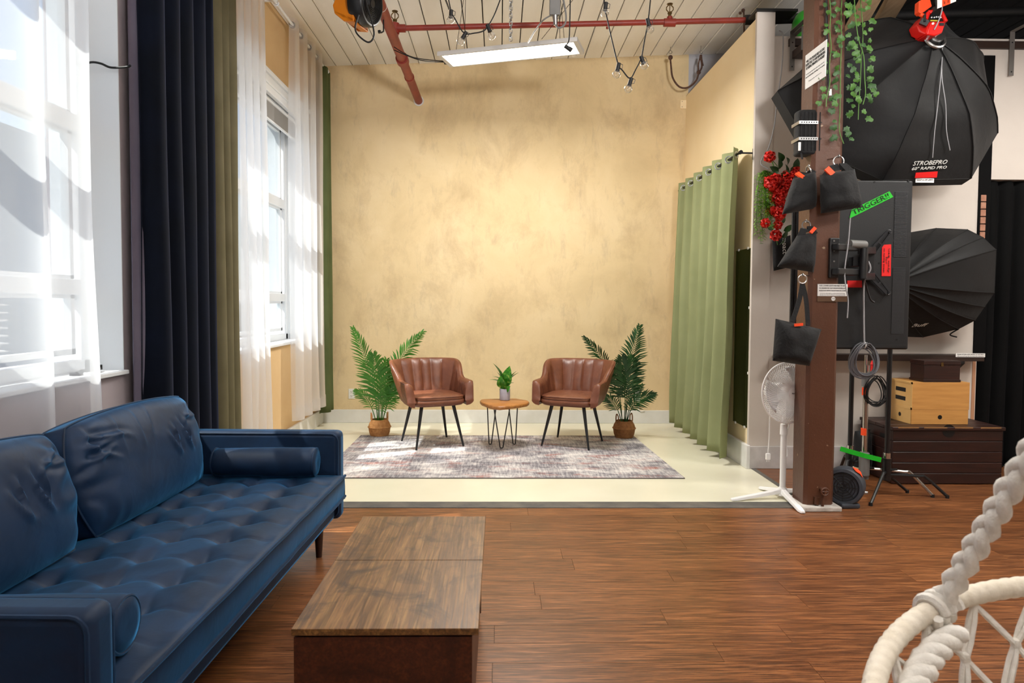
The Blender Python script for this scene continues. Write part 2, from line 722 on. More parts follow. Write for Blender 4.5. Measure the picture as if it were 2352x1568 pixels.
# head casing and half drawn grey blind of the far window
m = M()
m.box((WX - 0.01, W2[0] - 0.06, 3.19), (WX + 0.03, W2[1] + 0.06, 3.36)).box((WX, W2[0] - 0.08, 3.33), (WX + 0.055, W2[1] + 0.08, 3.37)).box((WX, W2[0] - 0.07, 3.25), (WX + 0.045, W2[1] + 0.07, 3.275))
struct('trim_2', m, window_white, bevel=0.006)
bl = thing('roller_blind', 'grey roller blind drawn a little way down inside the far window head', 'blind', (-2.08, 6.0, 3.19))
M().box((-2.085, W2[0] + 0.02, 3.02), (-2.075, W2[1] - 0.02, 3.19)).build('blind_cloth', pm('grey blind cloth', '8d8b88', 0.9), bl, W=True)
M().cyl((-2.08, W2[0] + 0.02, 3.19), (-2.08, W2[1] - 0.02, 3.19), 0.022).build('roller', window_white, bl, W=True, smooth=True)
M().box((-2.09, W2[0] + 0.02, 3.005), (-2.07, W2[1] - 0.02, 3.02)).build('bottom_bar', window_white, bl, W=True)

# ================================================================== partition on the right and the wall beyond it
XP = 2.105
struct('wall_right', M().box((XP, 5.65, 0), (2.23, YB, 3.73)), cream_wall)
YW = 5.66
m = M()
m.box((2.095, 5.645, 0), (2.245, YW + 0.02, 3.765))
m.box((2.23, YW, 0), (4.02, YW + 0.12, 3.58)).box((4.02, YW, 2.43), (6.2, YW + 0.12, 3.58)).box((4.95, YW, 0), (6.2, YW + 0.12, 2.43))
wbr = struct('wall_back_right', m, white_wall)
struct('wall_far_right', M().box((6.0, -3.2, 0), (6.2, YB, 4.6)), white_wall)
struct('wall_front', M().box((-2.4, -3.4, 0), (6.2, -3.2, 4.6)), white_wall)
# white cap over the partition end
m = M().box((2.08, 5.62, 3.765), (2.42, 5.80, 3.785))
struct('trim_3', m, dark_metal)

# ================================================================== baseboards
struct('baseboard_back', M().box((WX, YB - 0.025, 0), (XP, YB, 0.15)), white_trim, bevel=0.004)
struct('baseboard_left', M().box((WX, 4.4, 0), (WX + 0.025, YB, 0.16)), white_trim, bevel=0.004)
struct('baseboard_right', M().box((XP - 0.03, 5.63, 0), (XP, YB, 0.20)), white_trim, bevel=0.004)
struct('baseboard_back_right', M().box((2.10, YW - 0.022, 0), (3.9, YW, 0.19)), pm('scuffed white baseboard', 'cdc9c7', 0.6, c2='bab6b3', ns=8), bevel=0.004)

# ================================================================== ceiling
def zc(x):
    return 4.012 + 0.0438 * (x + 2.03)


sl_ = 0.0438
ce = struct('ceiling', M().add([(-2.4, -3.2, zc(-2.4) + 0.03), (6.2, -3.2, zc(6.2) + 0.03), (6.2, 8.0, zc(6.2) + 0.03), (-2.4, 8.0, zc(-2.4) + 0.03),
                                (-2.4, -3.2, zc(-2.4) + 0.13), (6.2, -3.2, zc(6.2) + 0.13), (6.2, 8.0, zc(6.2) + 0.13), (-2.4, 8.0, zc(-2.4) + 0.13)],
                               [(0, 3, 2, 1), (4, 5, 6, 7), (0, 1, 5, 4), (1, 2, 6, 5), (2, 3, 7, 6), (3, 0, 4, 7)]), ceil_dark)
bw = 0.186
bd = M().box((0.004, -3.2, 0), (bw - 0.006, YB, 0.026)).box((0.004, -3.2, -0.004), (0.016, YB, 0.0))
me0 = None
x = -2.03
rr = random.Random(5)
i = 0
while x < 6.0:
    if me0 is None:
        ob = bd.build('ceiling_board', ceil_white, ce, bevel=0.003, seg=1)
        me0 = ob
    else:
        ob = copy_child(me0, ce)
    if x > 3.0:
        if x - bw <= 3.0:
            ob.data = ob.data.copy()
            ob.data.materials[0] = black_board
            me0 = ob
    ob.location = V((x, 0, zc(x) + rr.uniform(-0.004, 0.004))) - ce.location
    ob.rotation_euler = (0, -math.atan(sl_), 0)
    x += bw
    i += 1

# ================================================================== pillar
brown_paint = NM('chocolate brown gloss paint')
v = brown_paint.coords((1, 1, 0.4))
c = brown_paint.ramp(brown_paint.noise(v, 3, 6), [(0.3, '50301f'), (0.7, '5c3826')])
chip = brown_paint.ramp(brown_paint.noise(brown_paint.coords(), 26, 3, 0.5), [(0.73, 0.0), (0.76, 0.8)])
brown_paint.set(Base_Color=brown_paint.mix(chip, c, 'a58d74'), Roughness=0.38)
brown_paint.bump(brown_paint.noise(brown_paint.coords(), 45, 6, 0.7), 0.5, 0.006)
brown_paint = brown_paint.m
PXL, PXR, PYF, PYK = 2.055, 2.26, 4.50, 4.71
pil = thing('pillar', 'brown painted timber post standing on a white foot at right', 'pillar', (2.157, 4.6, 0))
m = M()
q = 0.022
poly = [(PXL + q, PYF), (PXR - q, PYF), (PXR, PYF + q), (PXR, PYK - q), (PXR - q, PYK), (PXL + q, PYK), (PXL, PYK - q), (PXL, PYF + q)]
n = len(poly)
H = 28
for k in range(H + 1):
    z = 0.03 + (4.26 - 0.03) * k / H
    m.v += [V((px + noise.noise((px * 9, py * 9, z * 1.7)) * 0.004, py + noise.noise((px * 9 + 5, py * 9, z * 1.7)) * 0.004, z)) for px, py in poly]
for k in range(H):
    m.f += [(k * n + i, k * n + (i + 1) % n, (k + 1) * n + (i + 1) % n, (k + 1) * n + i) for i in range(n)]
m.build('shaft', brown_paint, pil, W=True, smooth=True, ang=R(30))
M().box((PXL - 0.02, PYF - 0.05, 0.0), (PXR + 0.03, PYK + 0.03, 0.034)).build('plinth', pm('chipped white paint', 'cfcbc4', 0.6, c2='a8a098', ns=12, bs=0.4, bsc=20), pil, W=True, bevel=0.008)
# ================================================================== sofa
def velvet_mat():
    k = NM('navy blue velvet')
    v = k.coords()
    n1 = k.noise(v, 5, 5, 0.6, 0.5)
    k.set(Base_Color=k.ramp(n1, [(0.3, '04172e'), (0.7, '062340')]), Roughness=0.6, Sheen_Weight=0.85, Sheen_Roughness=0.33, Sheen_Tint='3f92d0')
    k.b.inputs['Specular IOR Level'].default_value = 0.3
    k.bump(k.noise(v, 9, 4, 0.55, 0.4), 0.12, 0.02)
    return k.m


def wrinkle_mat():
    k = NM('creased navy velvet')
    v = k.coords((1, 1, 1))
    k.set(Base_Color=k.ramp(k.noise(v, 4, 5, 0.6, 0.5), [(0.3, '041a34'), (0.7, '072748')]), Roughness=0.58, Sheen_Weight=0.85, Sheen_Roughness=0.33, Sheen_Tint='3f92d0')
    k.b.inputs['Specular IOR Level'].default_value = 0.3
    k.bump(k.noise(k.coords((2.2, 5, 5), rot=(0.5, 0.2, 0.3)), 1.6, 3, 0.5, 0.7), 0.12, 0.04)
    return k.m


velvet, creased = velvet_mat(), wrinkle_mat()
sofa = thing('sofa', 'long navy blue velvet sofa with a button tufted seat below the near window', 'sofa', (-0.875, 3.86, 0), -0.026)
LN = 2.305                                   # length
DP = 0.93


def rrect(x0, x1, z0, z1, y, r=0.035):
    p = []
    for cx, cz, a0 in ((x1 - r, z1 - r, 0), (x0 + r, z1 - r, 90), (x0 + r, z0 + r, 180), (x1 - r, z0 + r, 270)):
        for k in range(5):
            a = R(a0 + k * 22.5)
            p.append(V((cx + r * cos(a), y, cz + r * sin(a))))
    return p


M().box((-DP, -LN + 0.09, 0.175), (-0.03, -0.09, 0.31)).build('base', velvet, sofa, bevel=0.02, smooth=True)
M().box((-DP, -LN + 0.09, 0.175), (-DP + 0.13, -0.09, 0.66)).build('back_frame', velvet, sofa, bevel=0.03, smooth=True)
for ya, yb in ((-0.105, 0.0), (-LN, -LN + 0.105)):
    a = M().box((-DP, ya, 0.17), (0.0, yb, 0.662)).build('arm', velvet, sofa, bevel=0.032, seg=4, smooth=True)
    for yy in (ya + 0.004, yb - 0.004):
        M().tube(rrect(-DP + 0.012, -0.012, 0.185, 0.65, yy, 0.04), 0.006, 6, True).build('piping', velvet, a, smooth=True)


def seat_fn():
    xs = [(-0.82, 0.135), (-0.82, 0.02), (-0.805, 0.006)]
    nx = 56
    xs += [(-0.79 + (0.80) * i / nx, 0.0) for i in range(nx + 1)]
    xs += [(0.022, 0.008), (0.028, 0.02), (0.03, 0.06), (0.024, 0.135)]
    ys = [(-LN + 0.112, 0.135), (-LN + 0.112, 0.02), (-LN + 0.127, 0.006)]
    ny = 150
    y0, y1 = -LN + 0.14, -0.125
    ys += [(y0 + (y1 - y0) * i / ny, 0.0) for i in range(ny + 1)]
    ys += [(-0.112, 0.008), (-0.108, 0.02), (-0.108, 0.135)]
    pts = []
    for x, dx in xs:
        for y, dy in ys:
            sx = abs(sin(pi * (x + 0.185) / 0.205))
            sy = abs(sin(pi * (y + 0.33) / 0.2075))
            d = math.hypot(sx, sy)
            edge = min(1.0, max(0.0, min(-x - 0.02 + 0.03, x + 0.80)) / 0.10)
            edge *= min(1.0, max(0.0, min(-0.12 - y, y + LN - 0.12)) / 0.08)
            h = 0.056 * (min(1.0, d / 1.0) ** 0.66)
            h -= 0.009 * math.exp(-(sx / 0.13) ** 2) * (0.4 + 0.6 * (1 - sy)) + 0.007 * math.exp(-(sy / 0.13) ** 2)
            h += noise.noise((x * 7, y * 7, 0.3)) * 0.006
            z = 0.386 + 0.050 * (1 - edge) * 0.8 + h * edge - max(dx, dy)
            pts.append(V((x, y, z)))
    n = len(ys)
    f = [(i * n + j, (i + 1) * n + j, (i + 1) * n + j + 1, i * n + j + 1) for i in range(len(xs) - 1) for j in range(n - 1)]
    return M().add(pts, f)


seat = seat_fn().build('seat_cushion', velvet, sofa, smooth=True, ang=R(70))
for z in (0.424, 0.31):
    M().tube([V((0.031, y, z + noise.noise((0, y * 5, z)) * 0.003)) for y in [-LN + 0.115 + (LN - 0.225) * i / 40 for i in range(41)]], 0.0075, 6).build('piping', velvet, seat, smooth=True)
bt = M()
for i in range(4):
    for j in range(10):
        bt.sphere((-0.185 - 0.205 * i, -0.33 - 0.2075 * j, 0.388), 0.010, 8, (1, 1, 0.5))
bt.build('seat_button', velvet, seat, smooth=True)['kind'] = 'stuff'
walnut_leg = pm('dark walnut', '2b1710', 0.4)
for x in (-0.09, -DP + 0.09):
    for y in (-LN + 0.22, -0.20):
        M().cyl((x, y, 0.0), (x, y, 0.18), 0.016, 0.026, 14).build('leg', walnut_leg, sofa, smooth=True)


CREASES = [(-0.95, 0.85, R(-20), 0.7, 0.014), (-0.95, 0.8, R(-42), 0.55, 0.014), (-0.98, 0.6, R(-8), 0.5, 0.012), (-0.98, 0.3, R(5), 0.45, 0.012), (-0.9, 0.95, R(-62), 0.4, 0.012),
           (0.25, 0.45, R(-70), 0.35, 0.018), (0.38, 0.5, R(-60), 0.45, 0.018), (0.52, 0.5, R(-75), 0.35, 0.014), (0.15, 0.3, R(-50), 0.35, 0.012), (0.9, 0.9, R(-140), 0.5, 0.012), (0.95, 0.5, R(178), 0.4, 0.010),
           (-0.2, 0.95, R(-85), 0.4, 0.008), (0.0, 0.95, R(-95), 0.35, 0.008), (-0.5, 0.95, R(-80), 0.4, 0.008)]


def cushion(name, label, y0, y1, seed, lean, xb, zb, hgt=0.47, thk=0.25, group='back cushions on the sofa'):
    """loose back cushion: two puffed faces joined by a boxed edge"""
    wy = (y1 - y0)
    m = M()
    nu, nv = 90, 56

    def face(sg):
        def fn(u, v):
            a, b = u * 2 - 1, v * 2 - 1
            pf = ((1 - abs(a) ** 3.2) * (1 - abs(b) ** 2.8)) ** 0.5
            pinch = 1 - 0.07 * (abs(a) ** 6) * (abs(b) ** 2) - 0.03 * b * b * abs(a)
            yy = a * wy / 2 * (1 - 0.05 * b * b * 0.6)
            zz = (b * 0.5 + 0.5) * hgt - 0.03 * (1 - abs(a)) ** 0 * (a ** 2) * (1 if b > 0 else -0.3) * abs(b)
            wr = noise.noise((a * 1.6 + seed, b * 1.8 + a, sg + seed)) * 0.010
            for ca, cb, an, ln, am in CREASES:
                dx_, dy_ = a - ca, (b - cb) * 0.5
                al = dx_ * cos(an) + dy_ * sin(an)
                ac = -dx_ * sin(an) + dy_ * cos(an) + 0.03 * sin(al * 9 + an)
                if 0 < al < ln:
                    wr += am * sin(pi * al / ln) * (math.exp(-(ac / 0.022) ** 2) - 0.6 * math.exp(-((ac - 0.045) / 0.03) ** 2))
            wr += 0.012 * sin(16 * (abs(a) + 0.35 * b + noise.noise((a * 2, b * 2, seed)) * 0.4)) * max(0, abs(a) - 0.55) * 1.6
            t = 0.045 + (thk / 2 - 0.045) * pf + wr * min(1, pf * 1.6)
            return V((sg * t, yy * pinch, zz))
        return fn
    m.grid(face(1), nu, nv)
    o = len(m.v)
    m.grid(face(-1), nu, nv)
    k = nv + 1
    rim = [i * k for i in range(nu + 1)] + [nu * k + j for j in range(1, nv + 1)] + [i * k + nv for i in range(nu - 1, -1, -1)] + [j for j in range(nv - 1, 0, -1)]
    L = len(rim)
    m.f += [(rim[i], rim[(i + 1) % L], o + rim[(i + 1) % L], o + rim[i]) for i in range(L)]
    fr = [m.v[i].copy() for i in rim]
    bk = [m.v[o + i].copy() for i in rim]
    mt = Matrix.Translation((xb, (y0 + y1) / 2, zb)) @ Matrix.Rotation(-0.026, 4, 'Z') @ Matrix.Rotation(-lean, 4, 'Y')
    t = thing(name, label, 'cushion', (xb, (y0 + y1) / 2, zb), 0, group)
    m.xf(mt).build('cover', creased, t, W=True, smooth=True, ang=R(75))
    for q in (fr, bk):
        M().tube([mt @ p for p in q], 0.005, 6, True).build('piping', velvet, t, W=True, smooth=True)
    return t


cushion('back_cushion', 'plump creased navy velvet back cushion at the far end of the sofa', 2.63, 3.66, 1.3, R(15), -1.62, 0.425, 0.485, 0.27)
cushion('back_cushion', 'navy velvet back cushion at the near end of the sofa, cut by the left edge', 1.63, 2.62, 4.1, R(14), -1.645, 0.425, 0.485, 0.27)


def bolster(label, x0, x1, y, z, r=0.076):
    t = thing('bolster', label, 'cushion', ((x0 + x1) / 2, y, z - r), 0, 'bolster cushions on the sofa')
    m = M()
    n = 28
    prof = [(0.0005, 0), (r * 0.55, -0.004), (r * 0.86, 0.0), (r * 0.97, 0.008), (r, 0.03)]
    L = x1 - x0
    prof = prof + [(r * (1 + 0.01 * sin(k)), 0.03 + (L - 0.06) * k / 12) for k in range(1, 12)] + [(a, L - b) for a, b in prof[::-1]]
    m.lathe(prof, (x0, y, z), n, rotm('Y', pi / 2))
    for i, p in enumerate(m.v):
        q = noise.noise((p.x * 4, p.y * 14, p.z * 14)) * 0.004
        m.v[i] = p + V((0, q, q))
    m.build('cover', velvet, t, W=True, smooth=True, ang=R(60))
    for xx in (x0 + 0.006, x1 - 0.006):
        M().torus((xx, y, z), r * 0.955, 0.005, rotm('Y', pi / 2), 32, 6).build('piping', velvet, t, W=True, smooth=True)


bolster('navy velvet bolster lying against the far sofa arm', -1.52, -0.975, 3.655, 0.52)
bolster('navy velvet bolster lying against the near sofa arm', -1.55, -0.985, 1.80, 0.52)

# ================================================================== coffee table
def rustic_mat(name, c0, c1, c2, dark, rough=0.32):
    k = NM(name)
    v = k.coords((16, 1.1, 16))
    g = k.noise(v, 3.0, 7, 0.65, 0.8)
    c = k.ramp(g, [(0.3, c0), (0.52, c1), (0.72, c2)])
    fine = k.noise(k.coords((70, 1.6, 70)), 2.0, 4, 0.6, 0.2)
    c = k.mix(k.ramp(fine, [(0.40, 0.55), (0.58, 0.0)]), c, dark)
    blot = k.noise(k.coords((1, 1, 1)), 4.2, 7, 0.66, 1.2)
    c = k.mix(k.ramp(blot, [(0.50, 0.0), (0.66, 0.85)]), c, dark)
    k.set(Base_Color=c, Roughness=k.ramp(fine, [(0.35, rough), (0.65, rough + 0.14)]))
    k.bump(fine, 0.15, 0.002)
    return k.m


rustic = rustic_mat('rustic brown board', '4f3520', '78542f', '95703f', '2c1d15')
rustic_d = rustic_mat('dark rustic board', '3a1a0e', '4c2413', '5c301a', '1d0d08', 0.36)
ct = thing('coffee_table', 'rustic brown lift top coffee table beside the blue sofa', 'table', (-0.32, 2.43, 0))
TX0, TX1, TY0, TY1, TZ = -0.588, -0.055, 1.915, 2.94, 0.45
TM = 2.435
for a, b in ((TY0, TM - 0.0015), (TM + 0.0015, TY1)):
    M().box((TX0, a, TZ - 0.02), (TX1, b, TZ)).build('top_panel', rustic, ct, W=True, bevel=0.0015)
M().box((TX0 + 0.006, TY0 + 0.004, 0.03), (TX1 - 0.018, TY0 + 0.022, TZ - 0.026)).build('end_panel', rustic_d, ct, W=True, bevel=0.001)
M().box((TX0 + 0.006, TY1 - 0.022, 0.03), (TX1 - 0.018, TY1 - 0.004, TZ - 0.026)).build('end_panel', rustic_d, ct, W=True, bevel=0.001)
M().box((TX0 + 0.008, TY0 + 0.022, 0.03), (TX0 + 0.026, TY1 - 0.022, TZ - 0.026)).build('side_panel', rustic_d, ct, W=True)
M().box((TX1 - 0.040, TY0 + 0.022, 0.03), (TX1 - 0.022, TY1 - 0.022, TZ - 0.026)).build('side_panel', rustic_d, ct, W=True)
M().box((TX0 + 0.03, TY0 + 0.022, 0.03), (TX1 - 0.04, TY1 - 0.022, 0.05)).build('bottom_panel', rustic_d, ct, W=True)
for x in (TX0 + 0.04, TX1 - 0.06):
    for yy in (TY0 + 0.05, TY1 - 0.05):
        M().cyl((x, yy, 0), (x, yy, 0.03), 0.02).build('foot', dark_metal, ct, W=True, smooth=True)

# ================================================================== rug
def rug_mat():
    k = NM('distressed rug pile')
    a = k.noise(k.coords((3, 26, 1)), 2.2, 6, 0.7, 0.3)
    b = k.noise(k.coords((26, 3, 1)), 2.2, 6, 0.7, 0.3)
    big = k.noise(k.coords((1.2, 2.2, 1)), 1.9, 5, 0.62, 0.6)
    s = k.mix(0.5, a, b)
    s2 = k.mix(0.42, s, big)
    c = k.ramp(s2, [(0.37, '37353c'), (0.45, '77747a'), (0.515, 'aeaaab'), (0.58, 'd8d3cf'), (0.68, 'e6e1dc')])
    red = k.ramp(k.noise(k.coords((1.3, 3.0, 1)), 2.4, 6, 0.68, 0.4), [(0.54, 0.0), (0.66, 0.75)])
    red = k.mix(1.0, red, k.ramp(s, [(0.4, 1.0), (0.6, 0.3)]), 'MULTIPLY')
    c = k.mix(red, c, 'a9573f')
    k.set(Base_Color=c, Roughness=0.95)
    k.bump(k.noise(k.coords((90, 90, 1)), 3, 2), 0.3, 0.004)
    return k.m


rug = thing('rug', 'distressed grey and rust rug under the two leather chairs', 'rug', (0, 6.15, 0))
m = M().grid(lambda u, v: V((-1.42 + u * (2.82 + 0.07 * (1 - v)), 5.31 + v * 1.71, 0.007)), 20, 12)
o = len(m.v)
m.grid(lambda u, v: V((-1.42 + u * (2.82 + 0.07 * (1 - v)), 5.31 + v * 1.71, 0.0008)), 20, 12)
m.build('pile', rug_mat(), rug, W=True)
rp = [V((-1.42, 5.31, 0.004)), V((1.47, 5.31, 0.004)), V((1.40, 7.02, 0.004)), V((-1.42, 7.02, 0.004))]
M().tube(rp, 0.0042, 6, True).build('binding', pm('dark rug binding', '57504f', 0.9), rug, W=True)

# ================================================================== leather chairs
leather = NM('cognac leather')
v = leather.coords()
leather.set(Base_Color=leather.ramp(leather.noise(v, 9, 6, 0.65, 0.4), [(0.3, '5d3220'), (0.55, '6f402a'), (0.75, '825138')]), Roughness=leather.ramp(leather.noise(v, 30, 4), [(0.3, 0.34), (0.7, 0.5)]))
leather.bump(leather.noise(v, 160, 3), 0.12, 0.002)
leather = leather.m
leg_black = pm('black powder coated leg', '15161a', 0.42)


def chair_plan():
    pts = []
    a, b, nexp = 0.283, 0.262, 3.0
    for i in range(16):
        pts.append((-a + 0.012 * (1 - i / 16) ** 2, -0.262 + 0.262 * i / 16))
    N = 104
    for i in range(N + 1):
        th = pi - pi * i / N
        c, s_ = cos(th), sin(th)
        pts.append((a * math.copysign(abs(c) ** (2 / nexp), c), b * abs(s_) ** (2 / nexp)))
    for i in range(1, 17):
        pts.append((a - 0.012 * (i / 16) ** 2, -0.262 * i / 16))
    # even spacing
    P = [V((x, y, 0)) for x, y in pts]
    d = [0]
    for i in range(1, len(P)):
        d.append(d[-1] + (P[i] - P[i - 1]).length)
    out = []
    K = 168
    j = 0
    for k in range(K + 1):
        t = d[-1] * k / K
        while j < len(P) - 2 and d[j + 1] < t:
            j += 1
        f = (t - d[j]) / max(1e-9, d[j + 1] - d[j])
        out.append(P[j].lerp(P[j + 1], f))
    return out


def sstep(a, b, x):
    t = min(1, max(0, (x - a) / (b - a)))
    return t * t * (3 - 2 * t)


def make_chair(label, loc, rz):
    t = thing('leather_chair', label, 'chair', loc, rz, 'leather tub chairs on the rug')
    plan = chair_plan()
    K = len(plan) - 1
    m = M()
    cols = []
    npf = None
    for i, p in enumerate(plan):
        s_ = i / K
        q = abs(s_ - 0.5) * 2                  # 0 at the middle of the back, 1 at the arm fronts
        d = (plan[min(i + 1, K)] - plan[max(i - 1, 0)]).normalized()
        nrm = V((-d.y, d.x, 0))                # outward
        if nrm.dot(p - V((0, 0.02, 0))) < 0:
            nrm = -nrm
        top = 0.612 + 0.03 * (1 - q) / 0.5 * 0.5 + (0.80 - 0.635) * (1 - sstep(0.34, 0.66, q)) - 0.008 * (1 - q) ** 3
        top -= 0.16 * sstep(0.9, 1.0, q) ** 2.5
        lean = 0.018 + 0.085 * (1 - sstep(0.3, 0.62, q))
        thk = 0.044 + 0.012 * sstep(0.5, 0.9, q)
        if q < 0.50:
            ph = q / 0.50 * 4
            ch = 0.019 * abs(sin(pi * ph)) ** 0.6
        elif q < 0.60 or q > 0.95:
            ch = 0.010
        else:
            ch = 0.002 + 0.012 * abs(sin(pi * (q - 0.60) / 0.35 * 6)) ** 0.6
        prof = []
        for k in range(9):                     # inner face
            z = 0.44 + (top - 0.012 - 0.44) * k / 8
            f = (z - 0.44) / 0.36
            e_ = ch * (min(1, k / 1.5) * (1 if k < 8 else 0.5))
            prof.append((-e_ + lean * f * 1.0 - 0.018 * (1 - f), z))
        f = (top - 0.44) / 0.36
        b0 = lean * f
        for k in range(1, 6):                  # rolled top
            an = pi * k / 6
            prof.append((b0 + thk / 2 - cos(an) * thk / 2, top - 0.012 + sin(an) * 0.022))
        for k in range(7):                     # outer face
            z = (top - 0.012) + (0.395 - top + 0.012) * k / 6
            f = (z - 0.44) / 0.36
            tt = (z - 0.40) / (top - 0.412)
            prof.append((lean * f + thk - 0.040 * (1 - tt) ** 2.0 - (0.02 if k == 6 else 0), z))
        npf = len(prof)
        cols.append([p + nrm * o + V((0, 0, z)) for o, z in prof])
    for c in cols:
        m.v += c
    for i in range(K):
        for k in range(npf - 1):
            m.f.append((i * npf + k, (i + 1) * npf + k, (i + 1) * npf + k + 1, i * npf + k + 1))
        m.f.append((i * npf + npf - 1, (i + 1) * npf + npf - 1, (i + 1) * npf, i * npf))
    m.f.append(tuple(range(npf)))
    m.f.append(tuple(K * npf + k for k in range(npf - 1, -1, -1)))
    sh = m.build('shell', leather, t, smooth=True, ang=R(50))
    # welt along the outer rim and round the arm fronts
    M().tube([c[13] + V((0, 0, 0.004)) for c in cols[4:-4:2]], 0.0042, 5).build('piping', leather, sh, smooth=True)

    def ring(sc, z, nn=44, front=-0.262):
        o = []
        for i in range(nn):
            th = 2 * pi * i / nn
            c, s_ = cos(th), sin(th)
            x = 0.262 * math.copysign(abs(c) ** (2 / 4.5), c)
            y_ = math.copysign(abs(s_) ** (2 / 4.5), s_)
            y_ = y_ * 0.245 if y_ > 0 else -y_ * front
            o.append(V((x * sc, y_ * sc, z)))
        return o
    m = M()
    nn = 44
    zs = [(0.86, 0.392), (0.97, 0.398), (1.04, 0.415), (1.055, 0.44), (1.02, 0.455), (0.9, 0.456)]
    for sc, z in zs:
        m.v += ring(sc, z)
    for k in range(len(zs) - 1):
        m.f += [(k * nn + i, k * nn + (i + 1) % nn, (k + 1) * nn + (i + 1) % nn, (k + 1) * nn + i) for i in range(nn)]
    m.f += [tuple(range(nn - 1, -1, -1)), tuple((len(zs) - 1) * nn + i for i in range(nn))]
    m.build('seat_base', leather, t, smooth=True, ang=R(50))
    m = M()
    zs = [(0.93, 0.452), (1.0, 0.458), (1.01, 0.474), (0.985, 0.487), (0.86, 0.496), (0.5, 0.503), (0.02, 0.505)]
    for sc, z in zs:
        m.v += ring(sc, z, 44, -0.272)
    for k in range(len(zs) - 1):
        m.f += [(k * nn + i, k * nn + (i + 1) % nn, (k + 1) * nn + (i + 1) % nn, (k + 1) * nn + i) for i in range(nn)]
    m.f += [tuple(range(nn - 1, -1, -1)), tuple((len(zs) - 1) * nn + i for i in range(nn))]
    sc_ = m.build('seat_cushion', leather, t, smooth=True, ang=R(50))
    M().tube(ring(1.005, 0.483, 44, -0.272), 0.004, 5, True).build('piping', leather, sc_, smooth=True)
    for sx in (-1, 1):
        for sy in (-1, 1):
            M().cyl((sx * 0.235, sy * 0.235 , 0.0), (sx * 0.155, sy * 0.155, 0.41), 0.0095, 0.018, 16).build('leg', leg_black, t, smooth=True)
    return t


RZ0 = 0.008                                   # rug thickness
make_chair('brown leather tub chair with black legs, left of the small wooden table', (-0.648, 6.61, RZ0), R(24.5))
make_chair('brown leather tub chair with black legs, right of the small wooden table', (0.722, 6.62, RZ0), R(-24))

# ================================================================== side table with potted plant
teak = NM('live edge teak')
v = teak.coords((3, 22, 22), rot=(0, 0, 0.3))
teak.set(Base_Color=teak.ramp(teak.noise(v, 2.0, 6, 0.6, 1.0), [(0.3, '7d4d22'), (0.5, 'a26a33'), (0.72, 'b98046')]), Roughness=0.42)
teak.bump(teak.noise(teak.coords((1, 1, 1)), 30, 4), 0.2, 0.004)
teak = teak.m
st = thing('side_table', 'small live edge wood side table on black hairpin legs', 'table', (0.03, 6.56, RZ0))
zt = 0.437
out = [atz(*p, zt) for p in ((1102, 919), (1106, 923), (1114, 926), (1124, 930), (1134, 932), (1148, 933.5), (1170, 931), (1195, 928), (1211, 925), (1216, 921.5), (1213, 919), (1200, 917), (1186, 914.5), (1160, 914.8), (1135, 915.2), (1110, 916), (1104, 917))]
cen = sum(out, V()) / len(out)
m = M()
lay = [(0.93, -0.036), (0.985, -0.034), (1.0, -0.022), (0.995, -0.008), (0.96, 0.0)]
n = len(out)
for s_, dz in lay:
    m.v += [cen + (p - cen) * s_ + V((0, 0, dz)) for p in out]
for k in range(len(lay) - 1):
    m.f += [(k * n + i, k * n + (i + 1) % n, (k + 1) * n + (i + 1) % n, (k + 1) * n + i) for i in range(n)]
m.f += [tuple(range(n - 1, -1, -1)), tuple((len(lay) - 1) * n + i for i in range(n))]
m.build('table_top', teak, st, W=True, smooth=True, ang=R(50))
for (bx, by), w_, th in ((atz(1126, 1021, RZ0).xy, 0.055, 0.5), (atz(1152, 1030, RZ0).xy, 0.085, 0.05), (atz(1181, 1021, RZ0).xy, 0.055, -0.5)):
    dx, dy = cos(th), sin(th)
    zt_ = zt - 0.036
    c = V((bx, by, 0))
    a = c + (V((cen.x, cen.y, 0)) - c) * 0.12
    pts = [a + V((dx * w_ * 0.9, dy * w_ * 0.9, zt_)), c + V((dx * 0.014, dy * 0.014, RZ0 + 0.016)), c + V((dx * 0.008, dy * 0.008, RZ0 + 0.006)), c + V((-dx * 0.008, -dy * 0.008, RZ0 + 0.006)), c + V((-dx * 0.014, -dy * 0.014, RZ0 + 0.016)), a + V((-dx * w_ * 0.9, -dy * w_ * 0.9, zt_))]
    M().tube(pts, 0.0055, 8).build('leg', leg_black, st, W=True, smooth=True)

leaf_var = NM('variegated leaf')
tc = leaf_var.new('ShaderNodeTexCoord')
nz = leaf_var.noise(leaf_var.coords((1, 1, 1)), 30, 3, 0.6)
leaf_var.set(Base_Color=leaf_var.ramp(nz, [(0.35, '1f6416'), (0.56, '3d8a20'), (0.70, 'a9c460')]), Roughness=0.35)
leaf_var = leaf_var.m
grey_pot = pm('grey concrete pot', 'a6a3ae', 0.7, c2='99969f', ns=14, bs=0.1, bsc=60)


